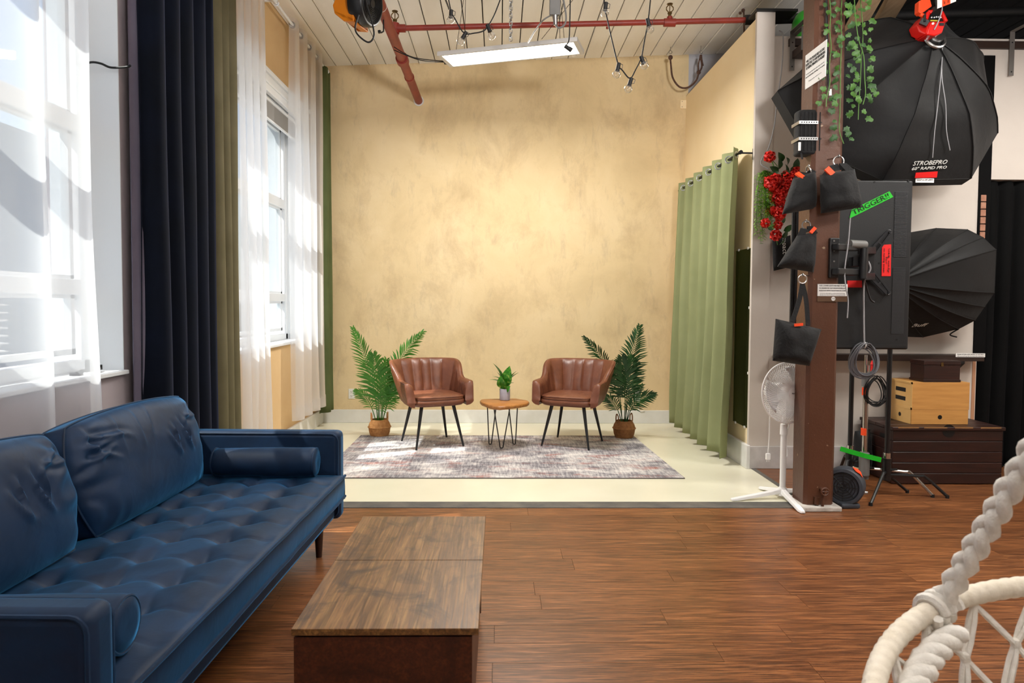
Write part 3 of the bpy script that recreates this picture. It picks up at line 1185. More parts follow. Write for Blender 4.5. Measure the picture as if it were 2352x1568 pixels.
def leaf_blade(m, base, tip, wid_, curl, side=None, n=7):
    base, tip = V(base), V(tip)
    d = tip - base
    up = V((0, 0, 1))
    s_ = d.cross(up)
    s_ = s_.normalized() if s_.length > 1e-5 else V((1, 0, 0))
    if side is not None:
        s_ = (V(side) - d.normalized() * V(side).dot(d.normalized())).normalized()
    nn = s_.cross(d).normalized()
    rows_ = []
    for i in range(n + 1):
        t = i / n
        p = base + d * t + nn * curl * sin(pi * t) * d.length
        ww = wid_ * (sin(pi * min(1, t ** 0.75 * 0.98 + 0.02)) ** 0.85) * 0.5 + 0.0012
        rows_.append((p - s_ * ww + nn * ww * 0.35, p, p + s_ * ww + nn * ww * 0.35))
    o = len(m.v)
    for r_ in rows_:
        m.v += list(r_)
    for i in range(n):
        for k in range(2):
            m.f.append((o + i * 3 + k, o + i * 3 + k + 1, o + (i + 1) * 3 + k + 1, o + (i + 1) * 3 + k))
    return m


pc = atz(1159.5, 918.5, zt)
pp = thing('potted_plant', 'small leafy plant with variegated leaves in a grey pot on the side table', 'plant', (pc.x, pc.y, zt))
M().lathe([(0.0, 0.0), (0.045, 0.0), (0.0505, 0.006), (0.0515, 0.11), (0.050, 0.113), (0.047, 0.11), (0.046, 0.095), (0.0, 0.095)], (0, 0, 0), 32).build('pot', grey_pot, pp, smooth=True)
M().cyl((0, 0, 0.09), (0, 0, 0.098), 0.045).build('soil', pm('dark soil', '2b211a', 0.95), pp)
for (tx, ty), wd_, cu in (((1132, 833.5), 0.075, 0.10), ((1171, 840), 0.085, 0.05), ((1192, 855), 0.06, 0.12), ((1124, 872), 0.045, 0.25), ((1131, 864), 0.045, 0.22), ((1181, 879), 0.04, 0.2), ((1141, 854), 0.05, 0.1), ((1186, 852), 0.04, 0.1), ((1150, 862), 0.07, 0.1), ((1166, 868), 0.07, 0.15), ((1152, 885), 0.05, 0.3), ((1172, 886), 0.05, 0.3)):
    tip = at(tx, ty, pc.y + random.uniform(-0.05, 0.03)) - V((pc.x, pc.y, zt))
    b = V((random.uniform(-0.015, 0.015), random.uniform(-0.015, 0.015), 0.095))
    m = M()
    leaf_blade(m, b.lerp(tip, 0.15), tip, wd_ * 1.3, cu, side=(1, -0.4, 0.2) if abs(tip.x) < 0.06 else None)
    m.tube([b, b.lerp(tip, 0.2)], 0.003, 5)
    m.build('leaf', leaf_var, pp, smooth=True)

# ================================================================== palms in baskets
palm_sunlit = NM('palm green')
nz = palm_sunlit.noise(palm_sunlit.coords(), 6, 3)
palm_sunlit.set(Base_Color=palm_sunlit.ramp(nz, [(0.3, '2a6e2a'), (0.6, '458c34'), (0.8, '6fa63a')]), Roughness=0.45)  # sunlight on the left palm put into the colour, lighter and yellower
tl = palm_sunlit.new('ShaderNodeBsdfTranslucent')
tl.inputs[0].default_value = lin('6aa02c')
mx = palm_sunlit.new('ShaderNodeMixShader')
mx.inputs[0].default_value = 0.25
palm_sunlit.ln(palm_sunlit.b.outputs[0], mx.inputs[1])
palm_sunlit.ln(tl.outputs[0], mx.inputs[2])
palm_sunlit.ln(mx.outputs[0], palm_sunlit.out.inputs[0])
palm_sunlit = palm_sunlit.m
palm_dark = pm('dark palm green', '14391a', 0.45, c2='24561f', ns=6)
wicker = pm('woven seagrass', 'b27a45', 0.8, c2='c9935b', ns=30, bs=0.8, bsc=70)
wicker_d = pm('brown woven seagrass', '7c4f27', 0.8, c2='926236', ns=30, bs=0.8, bsc=70)


def frond(parent, mt, base, ctrl, tip, leaf, nl, start=0.35, spread=1.0, roll=0.0, droop=0.35):
    base, ctrl, tip = V(base), V(ctrl), V(tip)
    m = M()
    N = 20
    pts = bez(base, ctrl, tip, N)
    m.tube(pts, [0.0045 * (1 - 0.75 * i / N) + 0.0008 for i in range(N + 1)], 5)
    for i in range(nl):
        t = start + (1 - start) * i / (nl - 1)
        k = t * N
        a = min(int(k), N - 1)
        p = pts[a].lerp(pts[a + 1], k - a)
        d = (pts[a + 1] - pts[a]).normalized()
        w_ = d.cross(V((0, -1, 0.25)))
        w_ = w_.normalized() if w_.length > 1e-4 else V((1, 0, 0))
        nn = w_.cross(d)
        w_ = (w_ * cos(roll) + nn * sin(roll)).normalized()
        u = (t - start) / (1 - start)
        L = leaf * (0.55 + 0.45 * sin(pi * min(1, u * 0.9 + 0.12))) * (1.0 - 0.45 * u ** 3)
        for sd in (-1, 1):
            dr = (w_ * sd * spread * (1 - 0.45 * u) + d * (0.55 + 0.7 * u) + V((0, -0.15, 0.08))).normalized()
            dr = (dr + V((random.uniform(-.07, .07), random.uniform(-.12, .12), random.uniform(-.07, .07)))).normalized()
            q1 = p + dr * L * 0.5
            q2 = p + dr * L + V((0, 0, -droop * L * (0.5 + random.random() * 0.5)))
            q1 = q1 + V((0, 0, -droop * L * 0.12))
            wv = (q2 - p).cross(V((0, 1, 0.15)))
            wv = wv.normalized() * 0.0068 * (leaf / 0.16) ** 0.5
            m.add([p, q1 - wv, q1 + wv, p.lerp(q1, 0.35) - wv * 0.8, p.lerp(q1, 0.35) + wv * 0.8, q1.lerp(q2, 0.6) - wv * 0.62, q1.lerp(q2, 0.6) + wv * 0.62, q2],
                  [(0, 3, 4), (3, 1, 2, 4), (1, 5, 6, 2), (5, 7, 6)])
    return m.build('frond', mt, parent, W=True)


def basket(t, c, mt, h=0.17, r=0.117):
    c = V(c)
    k = r / 0.117
    M().lathe([(0.0, 0.0), (0.092 * k, 0.0), (0.105 * k, 0.035), (0.112 * k, 0.08), (0.114 * k, 0.088), (0.121 * k, 0.092), (0.121 * k, 0.097), (0.114 * k, 0.101), (0.105 * k, 0.13), (0.082 * k, 0.172), (0.078 * k, 0.172), (0.098 * k, 0.128), (0.095 * k, 0.10), (0.0, 0.10)], c, 36).build('basket', mt, t, W=True, smooth=True)
    M().cyl(c + V((0, 0, 0.10)), c + V((0, 0, 0.135)), 0.088 * k).build('soil', pm('soil', '2b211a', 0.95), t, W=True)
    for a in (0.35, pi + 0.35):
        d = V((cos(a), sin(a), 0))
        s_ = V((-d.y, d.x, 0))
        b0 = c + d * 0.082 * k + V((0, 0, 0.165))
        M().tube(smoothpath([b0 - s_ * 0.025, b0 - s_ * 0.022 + V((0, 0, 0.05)), b0 + V((0, 0, 0.075)) + d * 0.004, b0 + s_ * 0.022 + V((0, 0, 0.05)), b0 + s_ * 0.025]), 0.0065, 6).build('handle', mt, t, W=True, smooth=True)


def palm(label, bx, by, fronds, mt, wk, z0, dx):
    c = atz(bx, by, z0)
    c.y += 0.02
    t = thing('potted_palm', label, 'plant', (c.x, c.y, z0), 0, 'potted palms beside the chairs')
    basket(t, c, wk)
    for (x0, (cx, cy), (tx, ty), dyy, leaf, nl, start, spread, roll, dr) in fronds:
        b = c + V((x0, random.uniform(-0.03, 0.03), 0.13))
        ct_ = at(cx, cy, c.y + dyy * 0.4)
        tp = at(tx, ty, c.y + dyy)
        frond(t, mt, b, ct_, tp, leaf, nl, start, spread, roll, dr)
    return t


palm('leafy green palm in a tan woven basket near the window, left of the left chair', 871, 1001, [
    (-0.02, (862, 860), (812, 756), -0.02, 0.19, 22, 0.42, 0.9, 0.2, 0.25),
    (0.02, (880, 850), (969, 764), 0.03, 0.21, 26, 0.36, 1.0, 0.3, 0.35),
    (-0.01, (872, 900), (858, 815), -0.18, 0.27, 26, 0.38, 1.25, 0.0, 0.30),
    (0.01, (880, 920), (888, 830), -0.12, 0.25, 24, 0.36, 1.2, 0.2, 0.35),
    (0.03, (895, 890), (925, 855), -0.10, 0.20, 20, 0.36, 1.0, 0.2, 0.35),
    (-0.03, (852, 910), (818, 896), -0.10, 0.13, 15, 0.35, 0.9, 0.4, 0.35),
    (0.03, (890, 920), (910, 880), -0.15, 0.16, 18, 0.35, 1.0, 0.2, 0.4),
    (0.0, (868, 930), (880, 895), -0.2, 0.14, 14, 0.35, 1.0, 0.1, 0.5)], palm_sunlit, wicker, 0.0, 0)
palm('dark green palm in a brown woven basket behind the right chair', 1434, 1004, [
    (-0.02, (1420, 850), (1344, 776), 0.0, 0.17, 22, 0.42, 0.8, 0.4, 0.35),
    (0.02, (1436, 860), (1468, 752), 0.03, 0.23, 28, 0.34, 1.1, 0.2, 0.30),
    (0.0, (1440, 890), (1428, 822), -0.18, 0.25, 26, 0.38, 1.25, 0.0, 0.30),
    (0.01, (1446, 890), (1452, 820), -0.1, 0.22, 22, 0.36, 1.1, 0.2, 0.35),
    (-0.02, (1425, 880), (1405, 835), -0.08, 0.20, 20, 0.36, 1.0, 0.2, 0.35),
    (0.03, (1446, 915), (1502, 905), -0.12, 0.16, 18, 0.36, 0.9, 0.4, 0.3),
    (-0.03, (1420, 920), (1384, 908), -0.12, 0.14, 16, 0.36, 0.9, 0.4, 0.35),
    (0.02, (1440, 930), (1474, 885), -0.05, 0.13, 14, 0.36, 0.9, 0.2, 0.35)], palm_dark, wicker_d, 0.008, 0)

# ================================================================== wall outlets
plate = pm('white plastic plate', 'e9e8e4', 0.4)


def outlet(label, px, py, sz=(0.072, 0.115)):
    p = at(px, py, YB)
    t = thing('wall_outlet', label, 'outlet', (p.x, YB - 0.006, p.z - sz[1] / 2), 0)
    M().cbox((p.x, YB - 0.003, p.z), (sz[0], 0.006, sz[1])).build('cover_plate', plate, t, W=True, bevel=0.002)
    for dz in (-0.024, 0.024):
        so_ = M().cbox((p.x, YB - 0.0075, p.z + dz), (0.034, 0.004, 0.03)).build('socket', plate, t, W=True, bevel=0.002)
        m = M()
        for dx in (-0.007, 0.007):
            m.cbox((p.x + dx, YB - 0.0098, p.z + dz + 0.003), (0.003, 0.001, 0.010))
        m.cyl((p.x, YB - 0.0103, p.z + dz - 0.008), (p.x, YB - 0.0093, p.z + dz - 0.008), 0.003, n=8)
        m.build('slot', dark_metal, so_, W=True)
    return t


outlet('white wall outlet on the plaster wall left of the left palm', 808, 904)
t = outlet('white wall outlet half hidden behind the right palm', 1464, 909)
p = at(1467, 918, YB - 0.02)
tag(M().tube(smoothpath([p, p + V((0.0, -0.02, -0.04)), at(1466, 935, YB - 0.03), at(1470, 944, YB - 0.03), at(1480, 943, YB - 0.03)]), 0.006, 6).build('white_cable', plate), 'white cord hanging from the outlet behind the right palm', 'cord')
p = at(1574, 240, YB)
t = thing('junction_plate', 'tan painted blank plate high in the right corner of the plaster wall', 'plate', (p.x, YB, p.z - 0.055))
M().cbox((p.x, YB - 0.006, p.z), (0.118, 0.012, 0.095)).build('cover_plate', cream_wall, t, W=True, bevel=0.003)
m = M()
for dx in (-0.04, 0.04):
    for dz in (-0.03, 0.03):
        m.cyl((p.x + dx, YB - 0.0135, p.z + dz), (p.x + dx, YB - 0.011, p.z + dz), 0.004, n=8)
m.build('screw', dark_metal, t, W=True)['kind'] = 'stuff'
# ================================================================== curtains
def sheer_mat():
    k = NM('white sheer voile')
    v = k.coords((1, 1, 1))
    d = k.new('ShaderNodeBsdfDiffuse')
    d.inputs[0].default_value = lin('dde1e8')
    t = k.new('ShaderNodeBsdfTranslucent')
    t.inputs[0].default_value = lin('f4f5f8')
    tp = k.new('ShaderNodeBsdfTransparent')
    m1 = k.new('ShaderNodeMixShader')
    m1.inputs[0].default_value = 0.7
    k.ln(d.outputs[0], m1.inputs[1])
    k.ln(t.outputs[0], m1.inputs[2])
    m2 = k.new('ShaderNodeMixShader')
    lw = k.new('ShaderNodeLayerWeight', Blend=0.5)
    mr = k.new('ShaderNodeMapRange')
    mr.inputs['To Min'].default_value = 0.5
    mr.inputs['To Max'].default_value = 0.95
    k.ln(lw.outputs['Facing'], mr.inputs['Value'])
    k.ln(mr.outputs[0], m2.inputs[0])
    k.ln(tp.outputs[0], m2.inputs[1])
    k.ln(m1.outputs[0], m2.inputs[2])
    k.ln(m2.outputs[0], k.out.inputs[0])
    return k.m


sheer = sheer_mat()
hemw = pm('white voile hem', 'eeeef0', 0.9)


def cloth_mat(name, c, c2, sh=0.3, tint=None, rough=0.85):
    k = NM(name)
    v = k.coords()
    k.set(Base_Color=k.ramp(k.noise(v, 3, 5), [(0.3, c), (0.7, c2)]), Roughness=rough, Sheen_Weight=sh, Sheen_Roughness=0.45, Sheen_Tint=tint or c2)
    k.b.inputs['Specular IOR Level'].default_value = 0.15
    k.bump(k.noise(k.coords((1, 1, 0.25)), 30, 4), 0.06, 0.01)
    return k.m




def add_translucent(m_, c, f):
    t_ = m_.node_tree
    b_ = t_.nodes['Principled BSDF']
    tl_ = t_.nodes.new('ShaderNodeBsdfTranslucent')
    tl_.inputs[0].default_value = lin(c)
    mx_ = t_.nodes.new('ShaderNodeMixShader')
    mx_.inputs[0].default_value = f
    t_.links.new(b_.outputs[0], mx_.inputs[1])
    t_.links.new(tl_.outputs[0], mx_.inputs[2])
    t_.links.new(mx_.outputs[0], t_.nodes['Material Output'].inputs[0])


navy = cloth_mat('midnight blue velvet curtain', '02060f', '050c1c', 0.45, '5a6488')
plum_grey = cloth_mat('grey lining cloth', '5d5766', '6a6472', 0.3)
olive = cloth_mat('olive grey curtain cloth', '57523c', '66604a', 0.3)
sage = cloth_mat('sage green curtain cloth', '949b70', 'a0a67b', 0.25)
add_translucent(sage, '9aa070', 0.22)
deep_sage = cloth_mat('deep green curtain cloth', '4d5636', '58623f', 0.25)
black_drape = cloth_mat('black drape cloth', '030303', '060607', 0.2, '20202a')


def drape(path, z1, z0, nf, amp, ph=0.0, flare=1.15, sharp=0.0, nv=26, per=14, wob=0.02, seed=0.0, lean=(0, 0), end_amp=1.0):
    """hanging cloth: folds run along a plan path [(x, y), ...]; returns grid fn and nu"""
    P = [V((a, b, 0)) for a, b in path]
    d = [0]
    for i in range(1, len(P)):
        d.append(d[-1] + (P[i] - P[i - 1]).length)
    L = d[-1]

    def pos(u):
        s = min(max(u, 0), 1) * L
        for i in range(1, len(P)):
            if s <= d[i] + 1e-9:
                f = (s - d[i - 1]) / (d[i] - d[i - 1])
                t = (P[i] - P[i - 1]).normalized()
                return P[i - 1].lerp(P[i], f), V((-t.y, t.x, 0)), t
        return P[-1], V((1, 0, 0)), V((0, 1, 0))

    def fn(u, v):
        p, n, t = pos(u)
        z = z1 + (z0 - z1) * v
        a = 2 * pi * nf * u + ph + noise.noise((u * 3, v * 1.2, seed)) * (0.5 + 1.4 * v) * 0.8
        w_ = sin(a)
        if sharp:
            w_ = math.copysign(abs(w_) ** (1 - sharp), w_)
        k = amp * (0.75 + (flare - 0.75) * v)
        o = w_ * k + noise.noise((u * nf * 1.7, v * 2.3, seed + 7)) * wob * (0.3 + v)
        sh = cos(a) * k * 0.45 + noise.noise((u * 2, v * 2.0, seed + 3)) * wob
        return p + n * o + t * sh + V((lean[0] * v, lean[1] * v, z))
    return fn, int(nf * per)


def curtain(name, label, path, z1, z0, nf, amp, mt, group=None, cat='curtain', hem=0.0, nv=28, solid=0.0, **kw):
    fn, nu = drape(path, z1, z0, nf, amp, **kw)
    t = thing(name, label, cat, (path[0][0], path[0][1], z0), 0, group)
    M().grid(fn, nu, nv).build('cloth', mt, t, W=True, smooth=True, ang=R(80), solid=solid)
    if hem:
        hv = hem / (z1 - z0)
        M().grid(lambda u, v: fn(u, 1 - hv + hv * v) + V((0.004, 0, 0)), nu, 2).build('hem', mt, t, W=True, smooth=True, ang=R(80))
    return t, fn


XC = -1.90
t, f = curtain('sheer_curtain', 'wide white sheer curtain over the near window, left of the navy curtain', [(-1.945, 0.95), (-1.945, 2.84), (-1.94, 3.36)], 3.95, 0.10, 7.2, 0.05, sheer, 'white sheer curtains', hem=0.10, ph=0.3, seed=1.0, nv=40, wob=0.03)
t, f = curtain('velvet_curtain', 'floor length midnight blue velvet curtain between the two windows', [(-1.93, 3.74), (-1.87, 3.88), (-1.885, 4.53)], 3.97, 0.02, 4.5, 0.04, navy, ph=1.0, seed=2.0, wob=0.015, solid=0.004)
fn, nu = drape([(-1.98, 3.72), (-1.92, 3.86)], 3.97, 0.02, 1.0, 0.02, seed=4.0)
M().grid(fn, 16, 28).build('lining', plum_grey, t, W=True, smooth=True, ang=R(80))
t, f = curtain('olive_curtain', 'olive grey curtain hanging beside the midnight blue velvet curtain', [(-1.89, 4.58), (-1.90, 4.98)], 3.97, 0.02, 3.0, 0.035, olive, ph=0.5, seed=3.0, wob=0.012, solid=0.004)
ROD = (-1.90, 3.90)


def grommets(t, fn, mt, v, xref, r=0.026):
    """a steel eyelet wherever the cloth crosses its rod"""
    prev = None
    for i in range(401):
        u = i / 400
        p = fn(u, v)
        s_ = p.x > xref
        if prev is not None and s_ != prev[0]:
            d = fn(min(1, u + 0.004), v) - fn(max(0, u - 0.008), v)
            d.z = 0
            n_ = V((d.y, -d.x, 0)).normalized()
            x_ = V((0, 0, 1)).cross(n_)
            m3_ = Matrix((x_, V((0, 0, 1)), n_)).transposed()
            q = V((xref, (p.y + prev[1].y) / 2, p.z))
            M().torus(q, r, 0.0075, m3_, 20, 6).build('grommet', mt, t, W=True, smooth=True)
        prev = (s_, p)


t, f = curtain('sheer_curtain', 'white sheer panel at the left side of the far window, beside the olive curtain', [(-1.90, 4.98), (-1.90, 5.58)], 3.97, 0.06, 4.0, 0.045, sheer, 'white sheer curtains', hem=0.10, ph=0.4, seed=5.0, lean=(0, 0.05))
grommets(t, f, steel, 0.018, -1.90)
t, f = curtain('sheer_curtain', 'white sheer panel at the right side of the far window, with steel grommets', [(-1.90, 6.36), (-1.90, 7.33)], 3.965, 0.27, 3.6, 0.05, sheer, 'white sheer curtains', hem=0.12, ph=2.6, seed=6.0, sharp=0.25)
grommets(t, f, steel, 0.018, -1.90)
t = thing('curtain_rod', 'white curtain rod on a bracket above the far window', 'curtain rod', (-1.90, 6.2, 3.88))
M().cyl((-1.90, 4.6, 3.90), (-1.90, 7.62, 3.90), 0.0125).build('rod', window_white, t, W=True, smooth=True)
M().sphere((-1.90, 7.64, 3.90), 0.022).build('finial', window_white, t, W=True, smooth=True)
for yy in (5.93, 7.5):
    M().box((-2.03, yy - 0.012, 3.78), (-2.022, yy + 0.012, 3.93)).beam((-2.03, yy, 3.92), (-1.89, yy, 3.92), 0.02, 0.01).tube([V((-1.90 + 0.019 * cos(a), yy, 3.90 + 0.019 * sin(a))) for a in [R(k) for k in range(90, 400, 30)]], 0.005, 6).build('bracket', window_white, t, W=True)
t, f = curtain('green_curtain', 'narrow deep green drape in the corner right of the far window', [(-1.93, 7.36), (-1.88, 7.52), (-1.915, 7.74)], 3.9, 0.17, 2.0, 0.03, deep_sage, ph=0.2, seed=8.0, solid=0.004)

# sage curtain on the partition, with steel grommets and a rod
XG = 1.985
t, f = curtain('sage_curtain', 'sage green grommet curtain hanging on the cream partition at right', [(XG, 5.71), (XG, 7.46)], 2.69, 0.055, 6.0, 0.052, sage, ph=pi / 2, seed=9.0, sharp=0.2, lean=(-0.035, 0.06), solid=0.004, hem=0.0, wob=0.02, nv=34)
grommets(t, f, steel, 0.022, XG, 0.028)
t = thing('curtain_rod', 'dark curtain rod carrying the sage green curtain', 'curtain rod', (XG, 6.6, 2.60))
M().cyl((XG, 5.66, 2.632), (XG, 7.6, 2.632), 0.010).build('rod', dark_metal, t, W=True, smooth=True)
M().cyl((XG, 5.645, 2.632), (XG, 5.67, 2.632), 0.016).build('finial', dark_metal, t, W=True, smooth=True)
for yy in (5.685, 7.56):
    M().box((XP - 0.008, yy - 0.012, 2.58), (XP, yy + 0.012, 2.67)).beam((XP, yy, 2.632), (XG - 0.012, yy, 2.632), 0.012, 0.012).build('bracket', dark_metal, t, W=True)

# black drape closing the doorway at far right
t, f = curtain('black_drape', 'black drape closing the doorway at the right edge', [(4.04, YW + 0.05), (4.98, YW + 0.05)], 2.42, 0.01, 7.0, 0.03, black_drape, ph=0.5, seed=10.0, solid=0.004)

# mirror on the partition
mir = thing('wall_mirror', 'frameless tall mirror on the cream partition beside the sage curtain', 'mirror', (XP, 5.86, 0.34))
k = NM('mirror silver')
k.set(Base_Color='c8ccc8', Metallic=1.0, Roughness=0.02)
my0, my1 = 5.695, 6.04
M().box((XP - 0.007, my0, 0.335), (XP, my1, 1.85)).build('mirror_glass', k.m, mir, W=True)
for yy in (my0 + 0.06, my1 - 0.06):
    for zz in (0.332, 1.853):
        M().cbox((XP - 0.006, yy, zz), (0.014, 0.022, 0.02)).build('clip', plate, mir, W=True, bevel=0.002)
for zz in (0.8, 1.35):
    M().cbox((XP - 0.006, my0, zz), (0.014, 0.012, 0.022)).build('clip', plate, mir, W=True, bevel=0.002)
# ================================================================== ceiling services
from mathutils.bvhtree import BVHTree
red_pipe = pm('red sprinkler paint', '8e2f22', 0.45, c2='7c271d', ns=6, bs=0.1, bsc=40)
brass = pm('tarnished brass', '6b5632', 0.35, 0.9)
black_rubber = pm('black rubber', '0b0b0c', 0.6)
zp = at(965, 232, YB).z
xp = at(962, 240, YB).x
sp = thing('sprinkler_pipe', 'red sprinkler pipe crossing below the ceiling with a branch to the right', 'pipe', (xp, 6.0, zp))
M().cyl((xp, 3.2, zp), (xp, YB - 0.002, zp), 0.043, n=24).build('main_pipe', red_pipe, sp, W=True, smooth=True)
M().cyl((xp, YB - 0.012, zp), (xp, YB - 0.001, zp), 0.058, n=24).build('wall_flange', white_trim, sp, W=True, smooth=True)
for yy, L, r in ((6.45, 0.10, 0.058), (6.98, 0.03, 0.05), (5.35, 0.006, 0.0445)):
    M().cyl((xp, yy, zp), (xp, yy + L, zp), r, n=24).build('coupling', white_trim if L < 0.01 else red_pipe, sp, W=True, smooth=True, bevel=0.004)
YBR = 6.05
b0, b1 = at(918, 65, YBR), at(1716, 46, YBR)
b1 = V((b1.x, YBR, b1.z))
br = M().cyl(b0, b1, 0.024, n=18)
br.build('branch_pipe', red_pipe, sp, W=True, smooth=True)
M().cyl((xp, YBR, zp), (xp, YBR, b0.z + 0.03), 0.03, n=18).cyl(b0 + V((-0.03, 0, 0)), b0 + V((0.05, 0, 0)), 0.034, n=18).cyl((xp, YBR, b0.z - 0.045), (xp, YBR, b0.z + 0.04), 0.038, n=18).build('tee', red_pipe, sp, W=True, smooth=True)
M().cyl(b1 - V((0.02, 0, 0)), at(2400, 25, YBR), 0.042, n=18).build('insulated_run', black_rubber, sp, W=True, smooth=True)


def sprinkler(p):
    p = V(p)
    m = M()
    m.cyl(p, p + V((0, 0, 0.03)), 0.014, n=10).cyl(p + V((0, 0, 0.03)), p + V((0, 0, 0.045)), 0.02, n=6)
    for sx in (-1, 1):
        m.tube([p + V((sx * 0.012, 0, 0.045)), p + V((sx * 0.03, 0, 0.065)), p + V((sx * 0.03, 0, 0.085)), p + V((sx * 0.006, 0, 0.11))], 0.0045, 6)
    m.cyl(p + V((0, 0, 0.045)), p + V((0, 0, 0.105)), 0.004, n=8).cyl(p + V((0, 0, 0.112)), p + V((0, 0, 0.116)), 0.026, n=12)
    m.build('sprinkler_head', brass, sp, W=True, smooth=True)


sprinkler((xp, YBR, b0.z + 0.03))
q = at(1538, 52, YBR)
M().cyl(q - V((0.05, 0, 0)), q + V((0.05, 0, 0)), 0.035, n=18).cyl(q, q + V((0, 0, 0.05)), 0.024, n=14).build('tee', red_pipe, sp, W=True, smooth=True)
sprinkler(q + V((0, 0, 0.045)))
q = at(1395, 58, YBR)
M().cyl(q - V((0, 0, 0.03)), q - V((0, 0, 0.015)), 0.012, n=10).build('plug', red_pipe, sp, W=True, smooth=True)

# LED panel on suspension wires
lp = thing('led_panel', 'long white LED panel light hanging on wires below the boarded ceiling', 'ceiling light', (0.05, 5.3, 3.46))
Zl = 3.46
c00, c10, c01 = atz(1004, 128, Zl), atz(1327, 94, Zl), atz(1014, 159, Zl)
ux = (c10 - c00)
ux = V((ux.x, ux.y, 0)).normalized()
uy = V((-ux.y, ux.x, 0))
LW, LD = 1.2, 0.30
o_ = c00
mt4 = Matrix.Translation(o_) @ Matrix((ux, uy, V((0, 0, 1)))).transposed().to_4x4()
m = M()
m.box((0, 0, 0), (LW, 0.018, 0.03)).box((0, LD - 0.018, 0), (LW, LD, 0.03)).box((0, 0.018, 0), (0.035, LD - 0.018, 0.03)).box((LW - 0.035, 0.018, 0), (LW, LD - 0.018, 0.03)).box((0, 0, 0.028), (LW, LD, 0.034))
m.xf(mt4).build('frame', pm('white aluminium', 'c9c7c4', 0.4), lp, W=True)
led_em = pm('lit diffuser', 'fffaf0', 0.5, emit=LED_EMIT)
M().box((0.035, 0.018, 0.004), (LW - 0.035, LD - 0.018, 0.008)).xf(mt4).build('diffuser', led_em, lp, W=True)
m = M()
for a, b in ((0.15, 0.05), (0.15, 0.25), (1.05, 0.05), (1.05, 0.25)):
    p0 = mt4 @ V((a, b, 0.034))
    p1 = mt4 @ V((0.2 if a < 0.5 else 1.0, 0.15, 0))
    m.tube([p0, V((p1.x, p1.y, zc(p1.x)))], 0.0022, 5)
m.build('suspension_wire', dark_metal, lp, W=True)
m = M()
m.tube(smoothpath([mt4 @ V((0.0, 0.2, 0.02)), at(950, 132, 5.9), at(905, 108, 6.0)]), 0.004, 6).tube(smoothpath([mt4 @ V((0.0, 0.22, 0.02)), at(965, 138, 5.9), at(905, 115, 6.0)]), 0.004, 6).tube(smoothpath([mt4 @ V((0.1, 0.1, 0.036)), mt4 @ V((0.2, 0.16, 0.055)), mt4 @ V((0.33, 0.12, 0.04)), mt4 @ V((0.42, 0.14, 0.036))]), 0.004, 6).cbox(mt4 @ V((-0.008, 0.2, 0.018)), (0.02, 0.05, 0.03))
m.build('power_lead', black_rubber, lp, W=True, smooth=True)


def area(name, p, sx, sy, energy, colr, rz=0.0, parent=None):
    l = bpy.data.lights.new(name, 'AREA')
    l.shape = 'RECTANGLE'
    l.size, l.size_y = sx, sy
    l.energy = energy
    l.color = colr
    o = bpy.data.objects.new(name, l)
    o.location = p
    o.rotation_euler = (0, 0, rz)
    col.objects.link(o)
    return o


area('led_light', mt4 @ V((LW / 2, LD / 2, -0.004)), LW - 0.1, LD - 0.06, LED_W, LED_COL, math.atan2(ux.y, ux.x))
# unseen panels added over the open floor and chest corner as fill light
for (lx, ly, en, lab) in LED_FILL:
    t = thing('led_panel', lab, 'ceiling light', (lx, ly, Zl), 0, 'LED panels over the open floor')
    M().box((-0.6, -0.15, 0), (0.6, 0.15, 0.03)).build('frame', bpy.data.materials['white aluminium'], t)
    M().box((-0.57, -0.13, -0.003), (0.57, 0.13, 0.0)).build('diffuser', led_em, t)
    m = M()
    for a in (-0.5, 0.5):
        m.tube([V((a, 0, 0.03)), V((a, 0, zc(lx + a) - Zl))], 0.0025, 5)
    m.build('suspension_wire', dark_metal, t)
    area('led_light', (lx, ly, Zl - 0.006), 1.1, 0.24, en, LED_COL)

# unseen fill light added to brighten the ceiling, built as a strobe on a stand
t = thing('bounce_strobe', 'black studio strobe with a square reflector tilted up at the ceiling, out of the picture', 'strobe', (1.3, -0.7, 0))
M().cyl((1.3, -0.7, 0), (1.3, -0.7, 2.35), 0.017).build('pole', black_rubber, t, W=True, smooth=True)
for k in range(3):
    a = 2 * pi * k / 3
    M().cyl((1.3, -0.7, 0.25), (1.3 + 0.4 * cos(a), -0.7 + 0.4 * sin(a), 0.0), 0.012).build('leg', black_rubber, t, W=True)
bdir = V((0.05, 0.60, 0.80)).normalized()
bx_, by_ = frame_of(bdir)
bm4 = Matrix((bx_, by_, bdir)).transposed().to_4x4()
bm4.translation = V((1.3, -0.7, 2.42))
M().box((-0.09, -0.09, -0.35), (0.09, 0.09, -0.05)).box((-0.35, -0.35, -0.05), (0.35, 0.35, -0.03)).xf(bm4).build('head', black_rubber, t, W=True)
o = area('strobe_light', (0, 0, 0), 0.66, 0.66, BOUNCE_W, (1.0, 0.98, 0.96))
o.data.spread = R(125)
o.matrix_world = bm4 @ Matrix.Rotation(pi, 4, 'X')

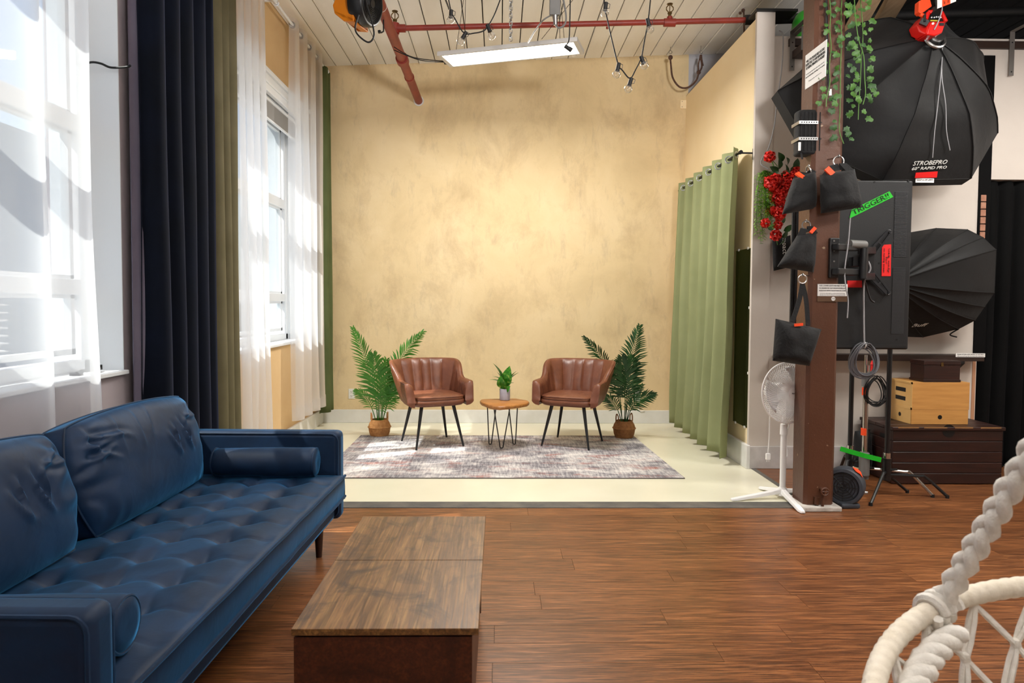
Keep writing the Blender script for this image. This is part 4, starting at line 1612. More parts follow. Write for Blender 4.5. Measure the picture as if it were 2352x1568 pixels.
# chain
YC = 5.2
top = at(1172, -30, YC)
bot = at(1173, 95, YC)
top.z = zc(top.x)
t = thing('hanging_chain', 'steel link chain hanging from the ceiling in front of the red branch pipe', 'chain', bot)
L = 0.036
n = int((top.z - bot.z) / (L * 0.78))
base = None
for i in range(n):
    z = bot.z + 0.02 + i * L * 0.78
    if base is None or True:
        m = M()
        pts = [V((cos(a) * 0.011, 0, sin(a) * 0.011 + (0.009 if sin(a) > 0 else -0.009))) for a in [2 * pi * k / 12 for k in range(12)]]
        m.tube(pts, 0.0038, 6, True)
        if base is None:
            base = m.build('link', steel, t, smooth=True)
            base.location = V((0, 0, 0.02))
            base.rotation_euler = (0, 0, 0.4)
        else:
            copy_child(base, t, V((0, 0, z - bot.z)), (0, 0, 0.4 + (i % 2) * pi / 2))

# inline power supply with its lead
grey_pl = pm('grey plastic', '6f6e6c', 0.5)
YA = 4.9
a0, a1 = at(1274, -25, YA), at(1275, 36, YA)
t = thing('power_supply', 'grey inline power supply dangling on its lead from the ceiling', 'adapter', a1)
M().cbox((a0 + a1) / 2, (0.076, 0.04, (a0 - a1).length)).build('body', grey_pl, t, W=True, bevel=0.006)
M().cyl(a1, at(1276, 58, YA), 0.020, 0.013, 12).build('connector', steel, t, W=True, smooth=True)
m = M().tube(smoothpath([at(1276, 57, YA), at(1284, 64, YA), at(1297, 56, YA), at(1300, 35, YA), at(1292, -10, YA)]), 0.007, 6)
m.tube(smoothpath([at(1264, 36, YA), at(1246, 48, YA), at(1226, 75, 5.2), at(1213, 98, 5.5)]), 0.006, 6)
m.build('cable', grey_pl, t, W=True, smooth=True)
m = M()
for (x0, y0, x1, y1) in ((1322, -8, 1244, 90), (1020, -10, 1032, 22)):
    p, q = at(x0, y0, 5.0), at(x1, y1, 5.6 if x0 > 1200 else 4.6)
    for k in range(26):
        c = p.lerp(q, (k + .5) / 26)
        m.tube([c + (q - p).normalized() * 0.012 * cos(a) + (V((0, 1, 0)) if k % 2 else V((0.7, 0, 0.7))) * 0.006 * sin(a) for a in [2 * pi * j / 8 for j in range(8)]], 0.0016, 4, True)
tag(m.build('jack_chain', dark_metal, origin=p), 'thin jack chains slanting from the ceiling to the LED panel', 'chain', kind='stuff')

# string lights
bulb_glass = NM('clear bulb glass')
gw = bulb_glass.new('ShaderNodeLayerWeight', Blend=0.5)
gm = bulb_glass.new('ShaderNodeMapRange')
gm.inputs['From Min'].default_value = 0.15
gm.inputs['To Min'].default_value = 0.10
gm.inputs['To Max'].default_value = 0.75
bulb_glass.ln(gw.outputs['Facing'], gm.inputs['Value'])
a_ = bulb_glass.new('ShaderNodeBsdfTransparent')
b_ = bulb_glass.new('ShaderNodeBsdfGlossy', Roughness=0.03)
c_ = bulb_glass.new('ShaderNodeMixShader')
bulb_glass.ln(gm.outputs[0], c_.inputs[0])
bulb_glass.ln(a_.outputs[0], c_.inputs[1])
bulb_glass.ln(b_.outputs[0], c_.inputs[2])
bulb_glass.ln(c_.outputs[0], bulb_glass.out.inputs[0])
bulb_glass = bulb_glass.m


def bulb(t, sx, sy, bx, by, Y):
    s, b = at(sx, sy, Y), at(bx, by, Y)
    d = (b - s).normalized()
    s0 = M().cyl(s - d * 0.022, s + d * 0.022, 0.0125, n=12).cyl(s + d * 0.022, s + d * 0.028, 0.014, n=12)
    s0.tube([s - d * 0.018 + V((0.012, 0, 0)), s - d * 0.012 + V((0.026, 0, 0)), s + d * 0.012 + V((0.026, 0, 0)), s + d * 0.014 + V((0.012, 0, 0))], 0.002, 5)
    so_ = s0.build('socket', black_rubber, t, W=True, smooth=True)
    x, y_ = frame_of(d)
    m3 = Matrix((x, y_, d)).transposed()
    r = 0.0255
    prof = [(0.009, -r - 0.010), (0.010, -r)] + [(max(0.0005, sin(a) * r), -cos(a) * r) for a in [0.45 + (pi - 0.45) * k / 12 for k in range(13)]]
    M().lathe(prof, b, 18, m3).build('bulb', bulb_glass, so_, W=True, smooth=True)
    M().cyl(b - d * (r + 0.014), b - d * (r - 0.004), 0.0085, n=10).tube([b - d * 0.02 + x * 0.003, b - d * 0.004 + x * 0.007, b - d * 0.004 - x * 0.007, b - d * 0.02 - x * 0.003], 0.0009, 4).build('filament', brass, so_, W=True)


def string(label, wires, bulbs, Y):
    p = at(*wires[0][-1], Y)
    t = thing('string_lights', label, 'string lights', p, 0)
    m = M()
    for wpts in wires:
        m.tube(smoothpath([at(x, y, Y) for x, y in wpts], 5), 0.0042, 6)
    m.build('cable', black_rubber, t, W=True, smooth=True)
    for b in bulbs:
        bulb(t, *b, Y)
    return t


string('black string lights with three clear bulbs looped left above the LED panel', [[(1027, -20), (1036, 25), (1046, 45), (1066, 76), (1090, 76), (1108, 72), (1118, 64), (1135, 35), (1156, -20)]], [(1036, 31, 1035, 45), (1067, 80, 1058, 95), (1122, 64, 1129, 82)], 4.5)
string('black string lights with five clear bulbs dipping in front of the plaster wall at right', [[(1386, -25), (1389, 20), (1394, 40), (1405, 90), (1420, 148), (1430, 162), (1447, 180), (1460, 160), (1473, 132), (1480, 95), (1489, 45), (1496, -20)]],
       [(1391, 14, 1389, 30), (1420, 153, 1416, 171), (1448, 187, 1443, 204), (1475, 137, 1480, 150), (1489, 51, 1493, 68)], 4.3)
string('single clear bulb hanging on a black wire before the right end of the LED panel', [[(1310, -20), (1309, 40), (1307, 90), (1302, 102)]], [(1304, 110, 1319, 121)], 4.4)

# rope loop and hooks near the right end of the ceiling
rope_br = pm('brown jute rope', '4a3226', 0.95, c2='60463a', ns=60)
YR = 7.55
t = thing('rope_loop', 'brown rope loop hung between two ceiling hooks above the partition', 'rope', at(1540, 205, YR))
pp_ = smoothpath([at(1539, 128, YR), at(1541, 150, YR), at(1545, 178, YR), at(1560, 199, YR), at(1580, 201, YR), at(1598, 186, YR), at(1605, 168, YR), at(1612, 152, YR), at(1608, 128, YR)], 8)
m = M()
m.tube(pp_, 0.010, 7).sphere(at(1605, 166, YR), 0.024, 10).sphere(at(1540, 132, YR), 0.026, 10).tube(smoothpath([at(1605, 166, YR), at(1604, 150, YR), at(1609, 126, YR)], 5), 0.008, 6).tube(smoothpath([at(1615, 151, YR), at(1612, 138, YR), at(1611, 126, YR)], 5), 0.008, 6)
m.build('rope', rope_br, t, W=True, smooth=True)
for x in (1540, 1610):
    p = at(x, 122, YR)
    m = M().torus(p + V((0, 0, 0.01)), 0.016, 0.0035, rotm('X', pi / 2), 14, 5).cyl(p + V((0, 0, 0.025)), V((p.x, p.y, zc(p.x))), 0.004, n=8)
    m.build('screw_eye', steel, t, W=True, smooth=True)
YR = 6.6
p = at(1707, 20, YR)
t = thing('hanging_rope', 'short knotted dark rope hanging from a ceiling eye behind the partition top', 'rope', at(1709, 100, YR))
M().tube(smoothpath([at(1708, 22, YR), at(1709, 60, YR), at(1709, 100, YR)]), 0.008, 6).sphere(at(1707, 24, YR), 0.018, 10).sphere(at(1700, 30, YR), 0.015, 8).build('rope', rope_br, t, W=True, smooth=True)
M().torus(at(1707, 13, YR), 0.016, 0.0035, rotm('X', pi / 2), 14, 5).cyl(at(1707, 9, YR), V((p.x, YR, zc(p.x))), 0.004, n=8).build('screw_eye', steel, t, W=True, smooth=True)
p = at(879, 66, 5.5)
m = M().tube([at(872, 73, 5.5), at(876, 75, 5.5), at(881, 72, 5.5), at(881, 64, 5.5), V((at(879, 40, 5.5).x, 5.5, zc(at(879, 40, 5.5).x)))], 0.006, 6).cyl(at(871, 70, 5.5), at(872, 76, 5.5), 0.012, n=8)
tag(m.build('ceiling_hook', dark_metal, smooth=True), 'small dark hook screwed in the ceiling left of the red pipe', 'hook')

# orange air blower hung from the ceiling
orange = pm('orange plastic', 'd47a12', 0.4, c2='c96f10', ns=5)
blk = pm('black plastic', '171719', 0.4)
YF = 4.9
bc = at(838, 8, YF)
t = thing('air_blower', 'orange and black drum blower hung from the ceiling beside the red pipe', 'fan', bc - V((0, 0, 0.16)))
ax = V((0.93, -0.32, -0.16)).normalized()
x_, y_ = frame_of(ax)
m3 = Matrix((x_, y_, ax)).transposed()
Rr = 0.155
M().lathe([(0.0005, -0.05), (Rr * 0.96, -0.05), (Rr, -0.03), (Rr, 0.045), (Rr * 0.93, 0.06), (Rr * 0.86, 0.062), (Rr * 0.84, 0.045), (0.0005, 0.045)], bc, 40, m3).build('drum', blk, t, W=True, smooth=True)
m = M()
for k in range(8):
    m.torus(bc + ax * 0.058, Rr * (0.22 + 0.085 * k), 0.0035, m3, 32, 5)
for k in range(6):
    a = pi * k / 3
    d = x_ * cos(a) + y_ * sin(a)
    m.tube([bc + ax * 0.055, bc + ax * 0.055 + d * Rr * 0.85], 0.003, 5)
m.build('grille', dark_metal, t, W=True, smooth=True)
M().cyl(bc + ax * 0.05, bc + ax * 0.064, Rr * 0.18, n=16).build('hub', blk, t, W=True, smooth=True)
# housing: a C shaped orange body left of the drum
hx = -ax
zv = V((0, 0, 1))
fwd = ax.cross(zv).normalized()
def hp(a, b):
    return bc + hx * a + zv * b
poly = [(0.03, 0.17), (0.19, 0.17), (0.20, 0.03), (0.17, -0.0), (0.20, -0.06), (0.185, -0.115), (0.11, -0.165), (0.03, -0.165)]
m = M()
for sgn in (-1, 1):
    outp = [hp(a, b) + fwd * (sgn * 0.10) for a, b in poly]
    m.prism(outp, fwd * (-sgn * 0.016))
inner = [(0.03, 0.17), (0.19, 0.17), (0.20, 0.045)]
m.prism([hp(0.03, 0.17) - fwd * 0.1, hp(0.19, 0.17) - fwd * 0.1, hp(0.20, 0.06) - fwd * 0.1, hp(0.03, 0.06) - fwd * 0.1], fwd * 0.2)
m.prism([hp(0.10, -0.15) - fwd * 0.1, hp(0.185, -0.115) - fwd * 0.1, hp(0.19, -0.09) - fwd * 0.1, hp(0.03, -0.14) - fwd * 0.1, hp(0.03, -0.165) - fwd * 0.1], fwd * 0.2)
m.prism([hp(0.03, 0.17) - fwd * 0.1, hp(0.075, 0.17) - fwd * 0.1, hp(0.085, -0.165) - fwd * 0.1, hp(0.03, -0.165) - fwd * 0.1], fwd * 0.2)
m.build('housing', orange, t, W=True, bevel=0.006)
m = M()
for k in range(9):
    z = 0.05 - 0.018 * k
    m.beam(hp(0.09, z) - fwd * 0.117, hp(0.165, z - 0.006) - fwd * 0.117, 0.012, 0.010)
m.build('louvre', blk, t, W=True)['kind'] = 'stuff'
M().cbox(hp(0.115, -0.105) - fwd * 0.118, (0.05, 0.01, 0.03)).build('label_sticker', plate, t, W=True)
M().tube(smoothpath([at(824, 34, YF - 0.15), at(816, 62, YF - 0.15), at(822, 80, YF - 0.15), at(845, 97, YF - 0.15), at(858, 86, YF - 0.15), at(857, 62, YF - 0.15), at(845, 20, YF - 0.15), at(835, -20, YF - 0.12)], 7), 0.006, 6).build('cord', black_rubber, t, W=True, smooth=True)
M().cyl(bc + zv * 0.16, V((bc.x, bc.y, zc(bc.x))), 0.012).cyl(hp(0.15, 0.17), V((hp(0.15, 0).x, hp(0.15, 0).y, zc(hp(0.15, 0).x))), 0.012).build('hanger', dark_metal, t, W=True)
# ================================================================== things on and around the pillar
cordura = pm('black nylon cloth', '09090a', 0.75, c2='0f0f11', ns=10, bs=0.35, bsc=60, sheen=0.08, spec=0.35)
soft_black = pm('black softbox cloth', '060607', 0.62, c2='0a0a0b', ns=5, bs=0.3, bsc=12, sheen=0.05, spec=0.3)
orange_tape = pm('fluorescent orange tape', 'ef4a17', 0.6)
red_tape = pm('fluorescent red tape', 'e01212', 0.6)
green_tape = pm('fluorescent green tape', '12b41c', 0.6)
paper = pm('white paper', 'ecebe9', 0.8)
ink = pm('black ink', '151515', 0.8)
white_ink = pm('white print', 'dcdcd8', 0.7)


def pouch(c4, Y, thk, nu=14, nv=12, yoff=(0, 0, 0, 0), sag=0.0, seed=0.0):
    """puffed bag between four photo corners (tl, tr, br, bl) standing at room depth Y"""
    tl, tr, br_, bl_ = [at(x, y, Y + o) for (x, y), o in zip(c4, yoff)]
    m = M()
    nrm = (tr - tl).cross(bl_ - tl).normalized()
    if nrm.y > 0:
        nrm = -nrm

    def face(sg):
        def fn(u, v):
            p = tl.lerp(tr, u).lerp(bl_.lerp(br_, u), v)
            a, b = u * 2 - 1, v * 2 - 1
            t = ((1 - abs(a) ** 3) * (1 - abs(b) ** 3)) ** 0.5 * (0.75 + 0.35 * v)
            w_ = noise.noise((u * 3 + seed, v * 4, sg)) * 0.35 + 0.2 * sin(9 * u + seed + 3 * v) * (1 - v)
            return p + nrm * sg * (0.006 + thk / 2 * t * (1 + w_ * 0.6)) + V((0, 0, -sag * (1 - a * a) * (1 if v > 0.999 else v)))
        return fn
    m.grid(face(1), nu, nv)
    o = len(m.v)
    m.grid(face(-1), nu, nv)
    k = nv + 1
    rim = [i * k for i in range(nu + 1)] + [nu * k + j for j in range(1, nv + 1)] + [i * k + nv for i in range(nu - 1, -1, -1)] + [j for j in range(nv - 1, 0, -1)]
    L = len(rim)
    m.f += [(rim[i], rim[(i + 1) % L], o + rim[(i + 1) % L], o + rim[i]) for i in range(L)]
    return m, nrm


def strap(pts, w_, th=0.003, side=(1, 0, 0)):
    m = M()
    s_ = V(side).normalized()
    P = [V(p) for p in pts]
    for i, p in enumerate(P):
        d = (P[min(i + 1, len(P) - 1)] - P[max(i - 1, 0)]).normalized()
        a = (s_ - d * s_.dot(d)).normalized()
        b = d.cross(a)
        m.v += [p - a * w_ / 2 - b * th / 2, p + a * w_ / 2 - b * th / 2, p + a * w_ / 2 + b * th / 2, p - a * w_ / 2 + b * th / 2]
    for i in range(len(P) - 1):
        m.f += [(i * 4 + k, i * 4 + (k + 1) % 4, (i + 1) * 4 + (k + 1) % 4, (i + 1) * 4 + k) for k in range(4)]
    m.f += [(3, 2, 1, 0), tuple(len(m.v) - 4 + k for k in range(4))]
    return m


def eye_ring(label, p, r, wall, ax=None):
    """steel ring on a screw eye, standing on the pillar"""
    t = thing('steel_ring', label, 'ring', p, 0, 'steel rings on the pillar')
    M().torus(p, r, 0.0042, ax or rotm('X', pi / 2), 24, 7).build('ring', steel, t, W=True, smooth=True)
    q = V(p) + V((0, 0, r))
    M().tube([q + V((0, 0, -0.006)), V(wall) + V((0, 0, r))], 0.0045, 6).torus(q, 0.009, 0.0035, rotm('Y', pi / 2), 12, 5).build('screw_eye', steel, t, W=True, smooth=True)
    return t


def sandbag(label, c4, Y, ringpx, rr_, wall, tape_px, strapw, yoff=(0, 0, 0, 0), seed=0.0, ax=None, thk=0.13, rl='', deep=True):
    tl, tr = at(*c4[0], Y + yoff[0]), at(*c4[1], Y + yoff[1])
    c = (tl + tr) / 2
    t = thing('sandbag', label, 'sandbag', at((c4[2][0] + c4[3][0]) / 2, max(c4[2][1], c4[3][1]), Y), 0, 'sandbags on the pillar')
    m, nrm = pouch(c4, Y, thk, yoff=yoff, seed=seed)
    m.build('front_pouch', cordura, t, W=True, smooth=True, ang=R(60))
    rp = at(*ringpx, Y)
    low = rp - V((0, 0, rr_))
    for a, b in ((0.10, 0.0), (0.90, 0.0)):
        q = tl.lerp(tr, a) + nrm * 0.012
        strap([q - V((0, 0, 0.02)), q.lerp(low, 0.5) + V((0, 0, 0.012)), low + nrm * 0.004], strapw, 0.005).build('handle', cordura, t, W=True)
    f = tape_px[2]
    q = tl.lerp(tr, f) + nrm * 0.018
    d = (low - q)
    strap([q + d * 0.08 + nrm * 0.002, q + d * 0.42 + nrm * 0.002 + V((0, 0, 0.008))], strapw * 1.25, 0.012).build('orange_tape', orange_tape, t, W=True)
    eye_ring(rl, rp, rr_, wall, ax)
    return t


# sandbags: two on the left face, one on the front face
sandbag('black sandbag on the left face of the pillar, beside the red flowers', [(1822, 410), (1872, 392), (1874, 478), (1797, 492)], 4.50, (1857, 392), 0.03, (2.06, 4.55, at(1857, 392, 4.5).z), (0, 0, 0.12), 0.05, yoff=(-0.02, 0.0, 0.02, -0.06), seed=1.0, ax=rotm('Y', pi / 2 - 0.3), thk=0.13, rl='steel ring holding the sandbag beside the red flowers')
sandbag('black sandbag on the front face of the pillar below the ivy', [(1884, 402), (1962, 388), (1980, 476), (1886, 490)], 4.40, (1926, 371), 0.034, (2.157, 4.50, at(1926, 371, 4.4).z), (0, 0, 0.14), 0.045, seed=2.0, thk=0.15, rl='steel ring on the pillar front holding a sandbag')
sandbag('black sandbag on the left face of the pillar, above the black tote bag', [(1832, 540), (1874, 532), (1868, 625), (1786, 612)], 4.48, (1852, 517), 0.028, (2.06, 4.55, at(1852, 517, 4.48).z), (0, 0, 0.85), 0.045, yoff=(-0.02, 0.0, 0.02, -0.06), seed=3.0, ax=rotm('Y', 0.7) @ rotm('X', pi / 2), thk=0.12, rl='steel ring on the left face above the tote bag')
# tote bag
Yt = 4.44
t = thing('tote_bag', 'black tote bag on long straps at the left of the pillar above the white fan', 'bag', at(1830, 840, Yt))
m, nrm = pouch([(1782, 732), (1886, 756), (1858, 840), (1775, 828)], Yt, 0.15, yoff=(0, 0, 0.0, 0), seed=4.0)
m.build('body', cordura, t, W=True, smooth=True, ang=R(60))
rp = at(1843, 641, Yt)
for (xa, ya, xm, ym) in ((1815, 740, 1834, 690), (1851, 748, 1850, 690)):
    strap(smoothpath([at(xa, ya, Yt) + nrm * 0.03, at(xm, ym, Yt) + nrm * 0.01, rp - V((0, 0, 0.026))], 5), 0.03, 0.004).build('strap', cordura, t, W=True)
strap([at(1817, 746, Yt) + nrm * 0.05, at(1836, 744, Yt) + nrm * 0.052], 0.018, 0.012, (0, 0, 1)).build('orange_tape', orange_tape, t, W=True)
eye_ring('steel ring holding the long straps of the black tote bag', rp, 0.028, (2.06, 4.52, rp.z))

# strapped black roll case high on the left face
Yb = 4.56
t = thing('roll_case', 'black padded roll case strapped to the left face of the pillar with perforated steel band', 'case', at(1852, 362, Yb))
a, b = at(1828, 256, Yb), at(1876, 358, Yb)
cx = (a.x + b.x) / 2
m = M()
n = 18
prof = []
for k in range(n):
    an = 2 * pi * k / n
    prof.append(V((math.copysign(abs(cos(an)) ** 0.6, cos(an)) * (b.x - a.x) / 2 + cx, math.copysign(abs(sin(an)) ** 0.6, sin(an)) * 0.06 + Yb, 0)))
m.prism([p + V((0, 0, b.z)) for p in prof], (0, 0, a.z - b.z))
m.build('body', cordura, t, W=True, smooth=True, bevel=0.012)
for k in range(6):
    x = a.x + (b.x - a.x) * (k + 0.5) / 6
    M().tube([V((x, Yb - 0.061, b.z + 0.02)), V((x, Yb - 0.061, a.z - 0.02))], 0.004, 5).build('quilted_ridge', cordura, t, W=True, smooth=True)
for yp in (287, 324):
    z = at(1852, yp, Yb).z
    m = M().box((a.x - 0.004, Yb - 0.069, z - 0.010), (PXL + 0.03, Yb - 0.066, z + 0.010))
    m.box((a.x - 0.006, Yb - 0.069, z - 0.010), (a.x - 0.003, Yb + 0.05, z + 0.010))
    bd_ = m.build('steel_band', steel, t, W=True)
    m = M()
    for k in range(9):
        m.cyl((a.x + 0.012 + k * 0.016, Yb - 0.0705, z), (a.x + 0.012 + k * 0.016, Yb - 0.068, z), 0.0045, n=8)
    m.build('hole', dark_metal, bd_, W=True)['kind'] = 'stuff'
M().box((a.x - 0.003, Yb - 0.055, b.z + 0.02), (a.x + 0.012, Yb - 0.064, b.z + 0.075)).build('white_tag', paper, t, W=True)
strap([V((a.x + 0.02, Yb - 0.05, b.z + 0.01)), V((a.x + 0.026, Yb - 0.055, b.z - 0.035))], 0.012).build('strap_end', cordura, t, W=True)

# notices on the pillar
Xs = PXL - 0.004
p_tl, p_tr, p_br, p_bl = at(1850, 128, 4.62), at(1899, 90, 4.36), at(1896, 175, 4.36), at(1849, 206, 4.62)
t = thing('notice_sign', 'white noise notice taped at an angle on the upper left face of the pillar', 'sign', (p_bl + p_br) / 2)
nrm = (p_tr - p_tl).cross(p_bl - p_tl).normalized()
if nrm.y > 0:
    nrm = -nrm
M().prism([p_bl, p_br, p_tr, p_tl], nrm * -0.003).build('sheet', paper, t, W=True)
ex = (p_tr - p_tl).normalized()
ey = (p_tl - p_bl).normalized()
Wd_ = (p_tr - p_tl).length
Hd_ = (p_tl - p_bl).length


def skew(o, x, y):
    z = V(x).cross(V(y)).normalized()
    m_ = Matrix((V(x), V(y), z)).transposed().to_4x4()
    m_.translation = V(o)
    return m_


def signline(txt, f, h, wf, mt_=None, f0=0.5):
    o = p_bl.lerp(p_br, f0) + ey * Hd_ * f + nrm * 0.001
    lettering(txt, h, mt_ or ink, t, skew(o, ex, ey), width=Wd_ * wf)


grey_ink = pm('grey ink', '8a8a8a', 0.8)
signline('WILL YOU PLEASE HELP US STAY', 0.79, 0.024, 0.86)
signline('RESPECTFUL TO OUR NEIGHBOURS', 0.69, 0.024, 0.9)
signline('BY BEING MINDFUL OF NOISE?', 0.59, 0.024, 0.86)
signline('No loud music after hours, please keep voices low', 0.42, 0.011, 0.86, grey_ink)
signline('and no loud noise, shouting and stomping!', 0.335, 0.013, 0.9)
signline('Thank you for understanding', 0.18, 0.009, 0.62, grey_ink)
p0, p1 = at(1878, 652, PYF - 0.004), at(1946, 680, PYF - 0.004)
t = thing('notice_card', 'white lights notice card on the front of the pillar with a round seal below it', 'sign', ((p0.x + p1.x) / 2, PYF - 0.004, p1.z))
yy = PYF - 0.006
M().box((p0.x, yy, p1.z), (p1.x, PYF - 0.001, p0.z)).build('sheet', paper, t, W=True)
M().box((p0.x, yy + 0.002, p1.z - 0.037), (p1.x, PYF - 0.001, p1.z)).build('clear_sleeve', pm('brown tinted sleeve', '5e4838', 0.25), t, W=True)
hh, ww = p0.z - p1.z, p1.x - p0.x
cx = (p0.x + p1.x) / 2
for txt, f, h, wf, mk in (('OUR C-STAND LIGHTS ARE FREE TO USE IF', 0.86, 0.013, 0.90, ink), ('YOU BOOKED VIA THATTORONTOSTUDIO.COM', 0.65, 0.013, 0.90, ink), ('PLEASE DO NOT REMOVE THE LIGHTS FROM THE C-STANDS', 0.45, 0.010, 0.90, ink), ('to use our other lights in studio, please book them', 0.22, 0.007, 0.84, grey_ink), ('directly. You may be charged a cleaning fee of $50', 0.09, 0.007, 0.86, grey_ink)):
    lettering(txt, h, mk, t, basis((cx, yy - 0.0008, p1.z + hh * f), (1, 0, 0), (0, 0, 1)), width=ww * wf)
c = at(1914, 686, PYF - 0.006)
M().cyl((c.x, yy - 0.001, c.z), (c.x, yy + 0.002, c.z), 0.0135, n=24).build('round_seal', paper, t, W=True)
lettering('TTS', 0.012, ink, t, basis((c.x, yy - 0.002, c.z), (1, 0, 0), (0, 0, 1)))

# thin wires running down the right edge of the pillar
m = M().tube(smoothpath([at(1953, 500, 4.47), at(1948, 560, 4.47), at(1940, 620, 4.47), at(1943, 660, 4.46), at(1948, 690, 4.47), at(1946, 730, 4.47)], 6), 0.004, 6)
tag(m.build('grey_cable', pm('grey cable', 'a0a0a4', 0.5), smooth=True), 'thin grey cable running down the right edge of the pillar over the card', 'cable')
m = M().tube(smoothpath([at(1898, -10, 4.46), at(1899, 60, 4.46), at(1901, 120, 4.46), at(1903, 200, 4.46), at(1907, 205, 4.46)], 6), 0.007, 6)
t = thing('plug_cable', 'black cord with a small white plug hanging among the ivy on the pillar', 'cable', at(1907, 222, 4.46))
m.build('cord', black_rubber, t, W=True, smooth=True)
M().cyl(at(1907, 205, 4.46), at(1907, 220, 4.46), 0.009, n=10).build('plug', paper, t, W=True, smooth=True)

# ivy garland
ivy_g = pm('ivy leaf green', '33591f', 0.5, c2='4c7a2a', ns=20, rnd=True)
ivy_d = pm('dark ivy green', '27471e', 0.5, c2='37602a', ns=20, rnd=True)
stem_g = pm('green vine stem', '56813a', 0.6)
lf = M()
r0 = [(0, 0.0), (0.45, -0.12), (0.62, 0.25), (0.98, 0.38), (0.62, 0.62), (0.42, 1.25), (0, 0.9)]
lf.v = [V((0, 0.45, 0.10))] + [V((x * 0.021, y * 0.026, -0.004 * x)) for x, y in r0] + [V((-x * 0.021, y * 0.026, -0.004 * x)) for x, y in r0[-2:0:-1]]
lf.v[0] = V((0, 0.012, 0.004))
lf.v[7] = V((0, 0.036, -0.004))
n = len(lf.v) - 1
lf.f = [(0, 1 + k, 1 + (k + 1) % n) for k in range(n)]
t = thing('ivy_garland', 'trailing green ivy garland draped down the front of the pillar', 'garland', at(1935, 320, 4.47))
strands = [([(1905, -10), (1908, 30), (1906, 70), (1909, 110), (1905, 150), (1906, 190), (1899, 225), (1898, 245)], 4.45, 0),
           ([(1934, -10), (1932, 40), (1933, 90), (1931, 150), (1930, 200), (1929, 260), (1928, 300), (1938, 330)], 4.47, 1),
           ([(1975, -10), (1980, 40), (1982, 90), (1978, 140), (1976, 190), (1973, 230), (1971, 275)], 4.44, 0),
           ([(1962, -10), (1965, 40), (1972, 90), (1984, 130), (1986, 180), (1988, 215), (1982, 240)], 4.40, 0)]
m = M()
for pts, Y, dk in strands:
    m.tube(smoothpath([at(x, y, Y) for x, y in pts], 4), 0.003, 5)
m.build('vine', stem_g, t, W=True, smooth=True)
lo_, ld_ = None, None
rr = random.Random(21)
inv = RM[t.name].inverted()
base_l = {}
for pts, Y, dk in strands:
    sp_ = smoothpath([at(x, y, Y) for x, y in pts], 8)
    cnt = 26
    for i in range(cnt):
        k = int((i + rr.random() * 0.6) / cnt * (len(sp_) - 1))
        sd = 1 if i % 2 else -1
        p = sp_[k] + V((sd * rr.uniform(0.015, 0.05), -rr.uniform(0.005, 0.03), rr.uniform(-0.02, 0.02)))
        mk = ivy_d if (dk or rr.random() < 0.25) else ivy_g
        s_ = rr.uniform(0.8, 1.35)
        rot = (Matrix.Rotation(rr.uniform(-0.5, 0.5), 4, 'X') @ Matrix.Rotation(sd * -1.2 + rr.uniform(-0.9, 0.9) + pi, 4, 'Y') @ Matrix.Rotation(pi / 2 + rr.uniform(-0.4, 0.4), 4, 'X')).to_euler()
        if mk.name not in base_l:
            ob = lf.build('leaf', mk, t, smooth=True, ang=R(80))
            base_l[mk.name] = ob
        else:
            ob = copy_child(base_l[mk.name], t)
        ob.location = inv @ p
        ob.rotation_euler = rot
        ob.scale = (s_, s_, s_)

# red flowering hanging plant and green trailing plant on the end of the partition
petal = pm('red petals', 'ea2a1a', 0.5, c2='cc160f', ns=40, rnd=True)
dk_leaf = pm('dark green leaf', '1e3d1a', 0.45, c2='2f5625', ns=20, rnd=True)
fl_ = M()
for k in range(15):
    th, ph_ = k * 2.4, math.acos(1 - 1.5 * (k + .5) / 15)
    d = V((cos(th) * sin(ph_), -cos(ph_), sin(th) * sin(ph_)))
    c = d * 0.022
    x_, y_ = frame_of(d)
    q = [c + x_ * 0.014, c + y_ * 0.014 + d * 0.006, c - x_ * 0.014, c - y_ * 0.014 + d * 0.006]
    fl_.add(q + [c + d * 0.014, c - d * 0.012], [(0, 1, 5), (1, 2, 5), (2, 3, 5), (3, 0, 5), (0, 4, 1), (2, 4, 3)])
YQ = 5.50
t = thing('red_flower_spray', 'spray of red artificial flowers hanging at the end of the partition', 'flowers', at(1785, 570, YQ))
inv = RM[t.name].inverted()
pts = [(1768, 360), (1780, 412), (1790, 424), (1800, 430), (1772, 424), (1806, 406), (1816, 412), (1830, 395), (1824, 402), (1784, 440), (1794, 448), (1780, 455), (1800, 470), (1790, 462), (1782, 486), (1770, 484), (1790, 492), (1786, 516), (1782, 540), (1758, 512), (1812, 424), (1800, 444), (1776, 436), (1765, 418)]
ob0 = None
for x, y in pts:
    ob = fl_.build('flower', petal, t, smooth=True, ang=R(20)) if ob0 is None else copy_child(ob0, t)
    ob0 = ob0 or ob
    ob.location = inv @ at(x, y, YQ - rr.uniform(0.02, 0.08))
    ob.rotation_euler = (rr.uniform(-.6, .6), rr.uniform(0, 6), rr.uniform(-.6, .6))
    s_ = rr.uniform(1.15, 1.6)
    ob.scale = (s_, s_, s_)
m = M()
stemp = [(1770, 362), (1778, 385), (1785, 420), (1790, 460), (1786, 500), (1784, 545), (1786, 556)]
m.tube(smoothpath([at(x, y, YQ) for x, y in stemp], 4), 0.005, 5)
for x, y in pts[::3]:
    m.tube([at(x, y, YQ - 0.03), at(1786, y + 22, YQ)], 0.003, 5)
m.build('stem', stem_g, t, W=True, smooth=True)
lb = M()
leaf_blade(lb, (0, 0, 0), (0, 0.008, 0.085), 0.05, 0.08, side=(1, 0, 0), n=5)
ob0 = None
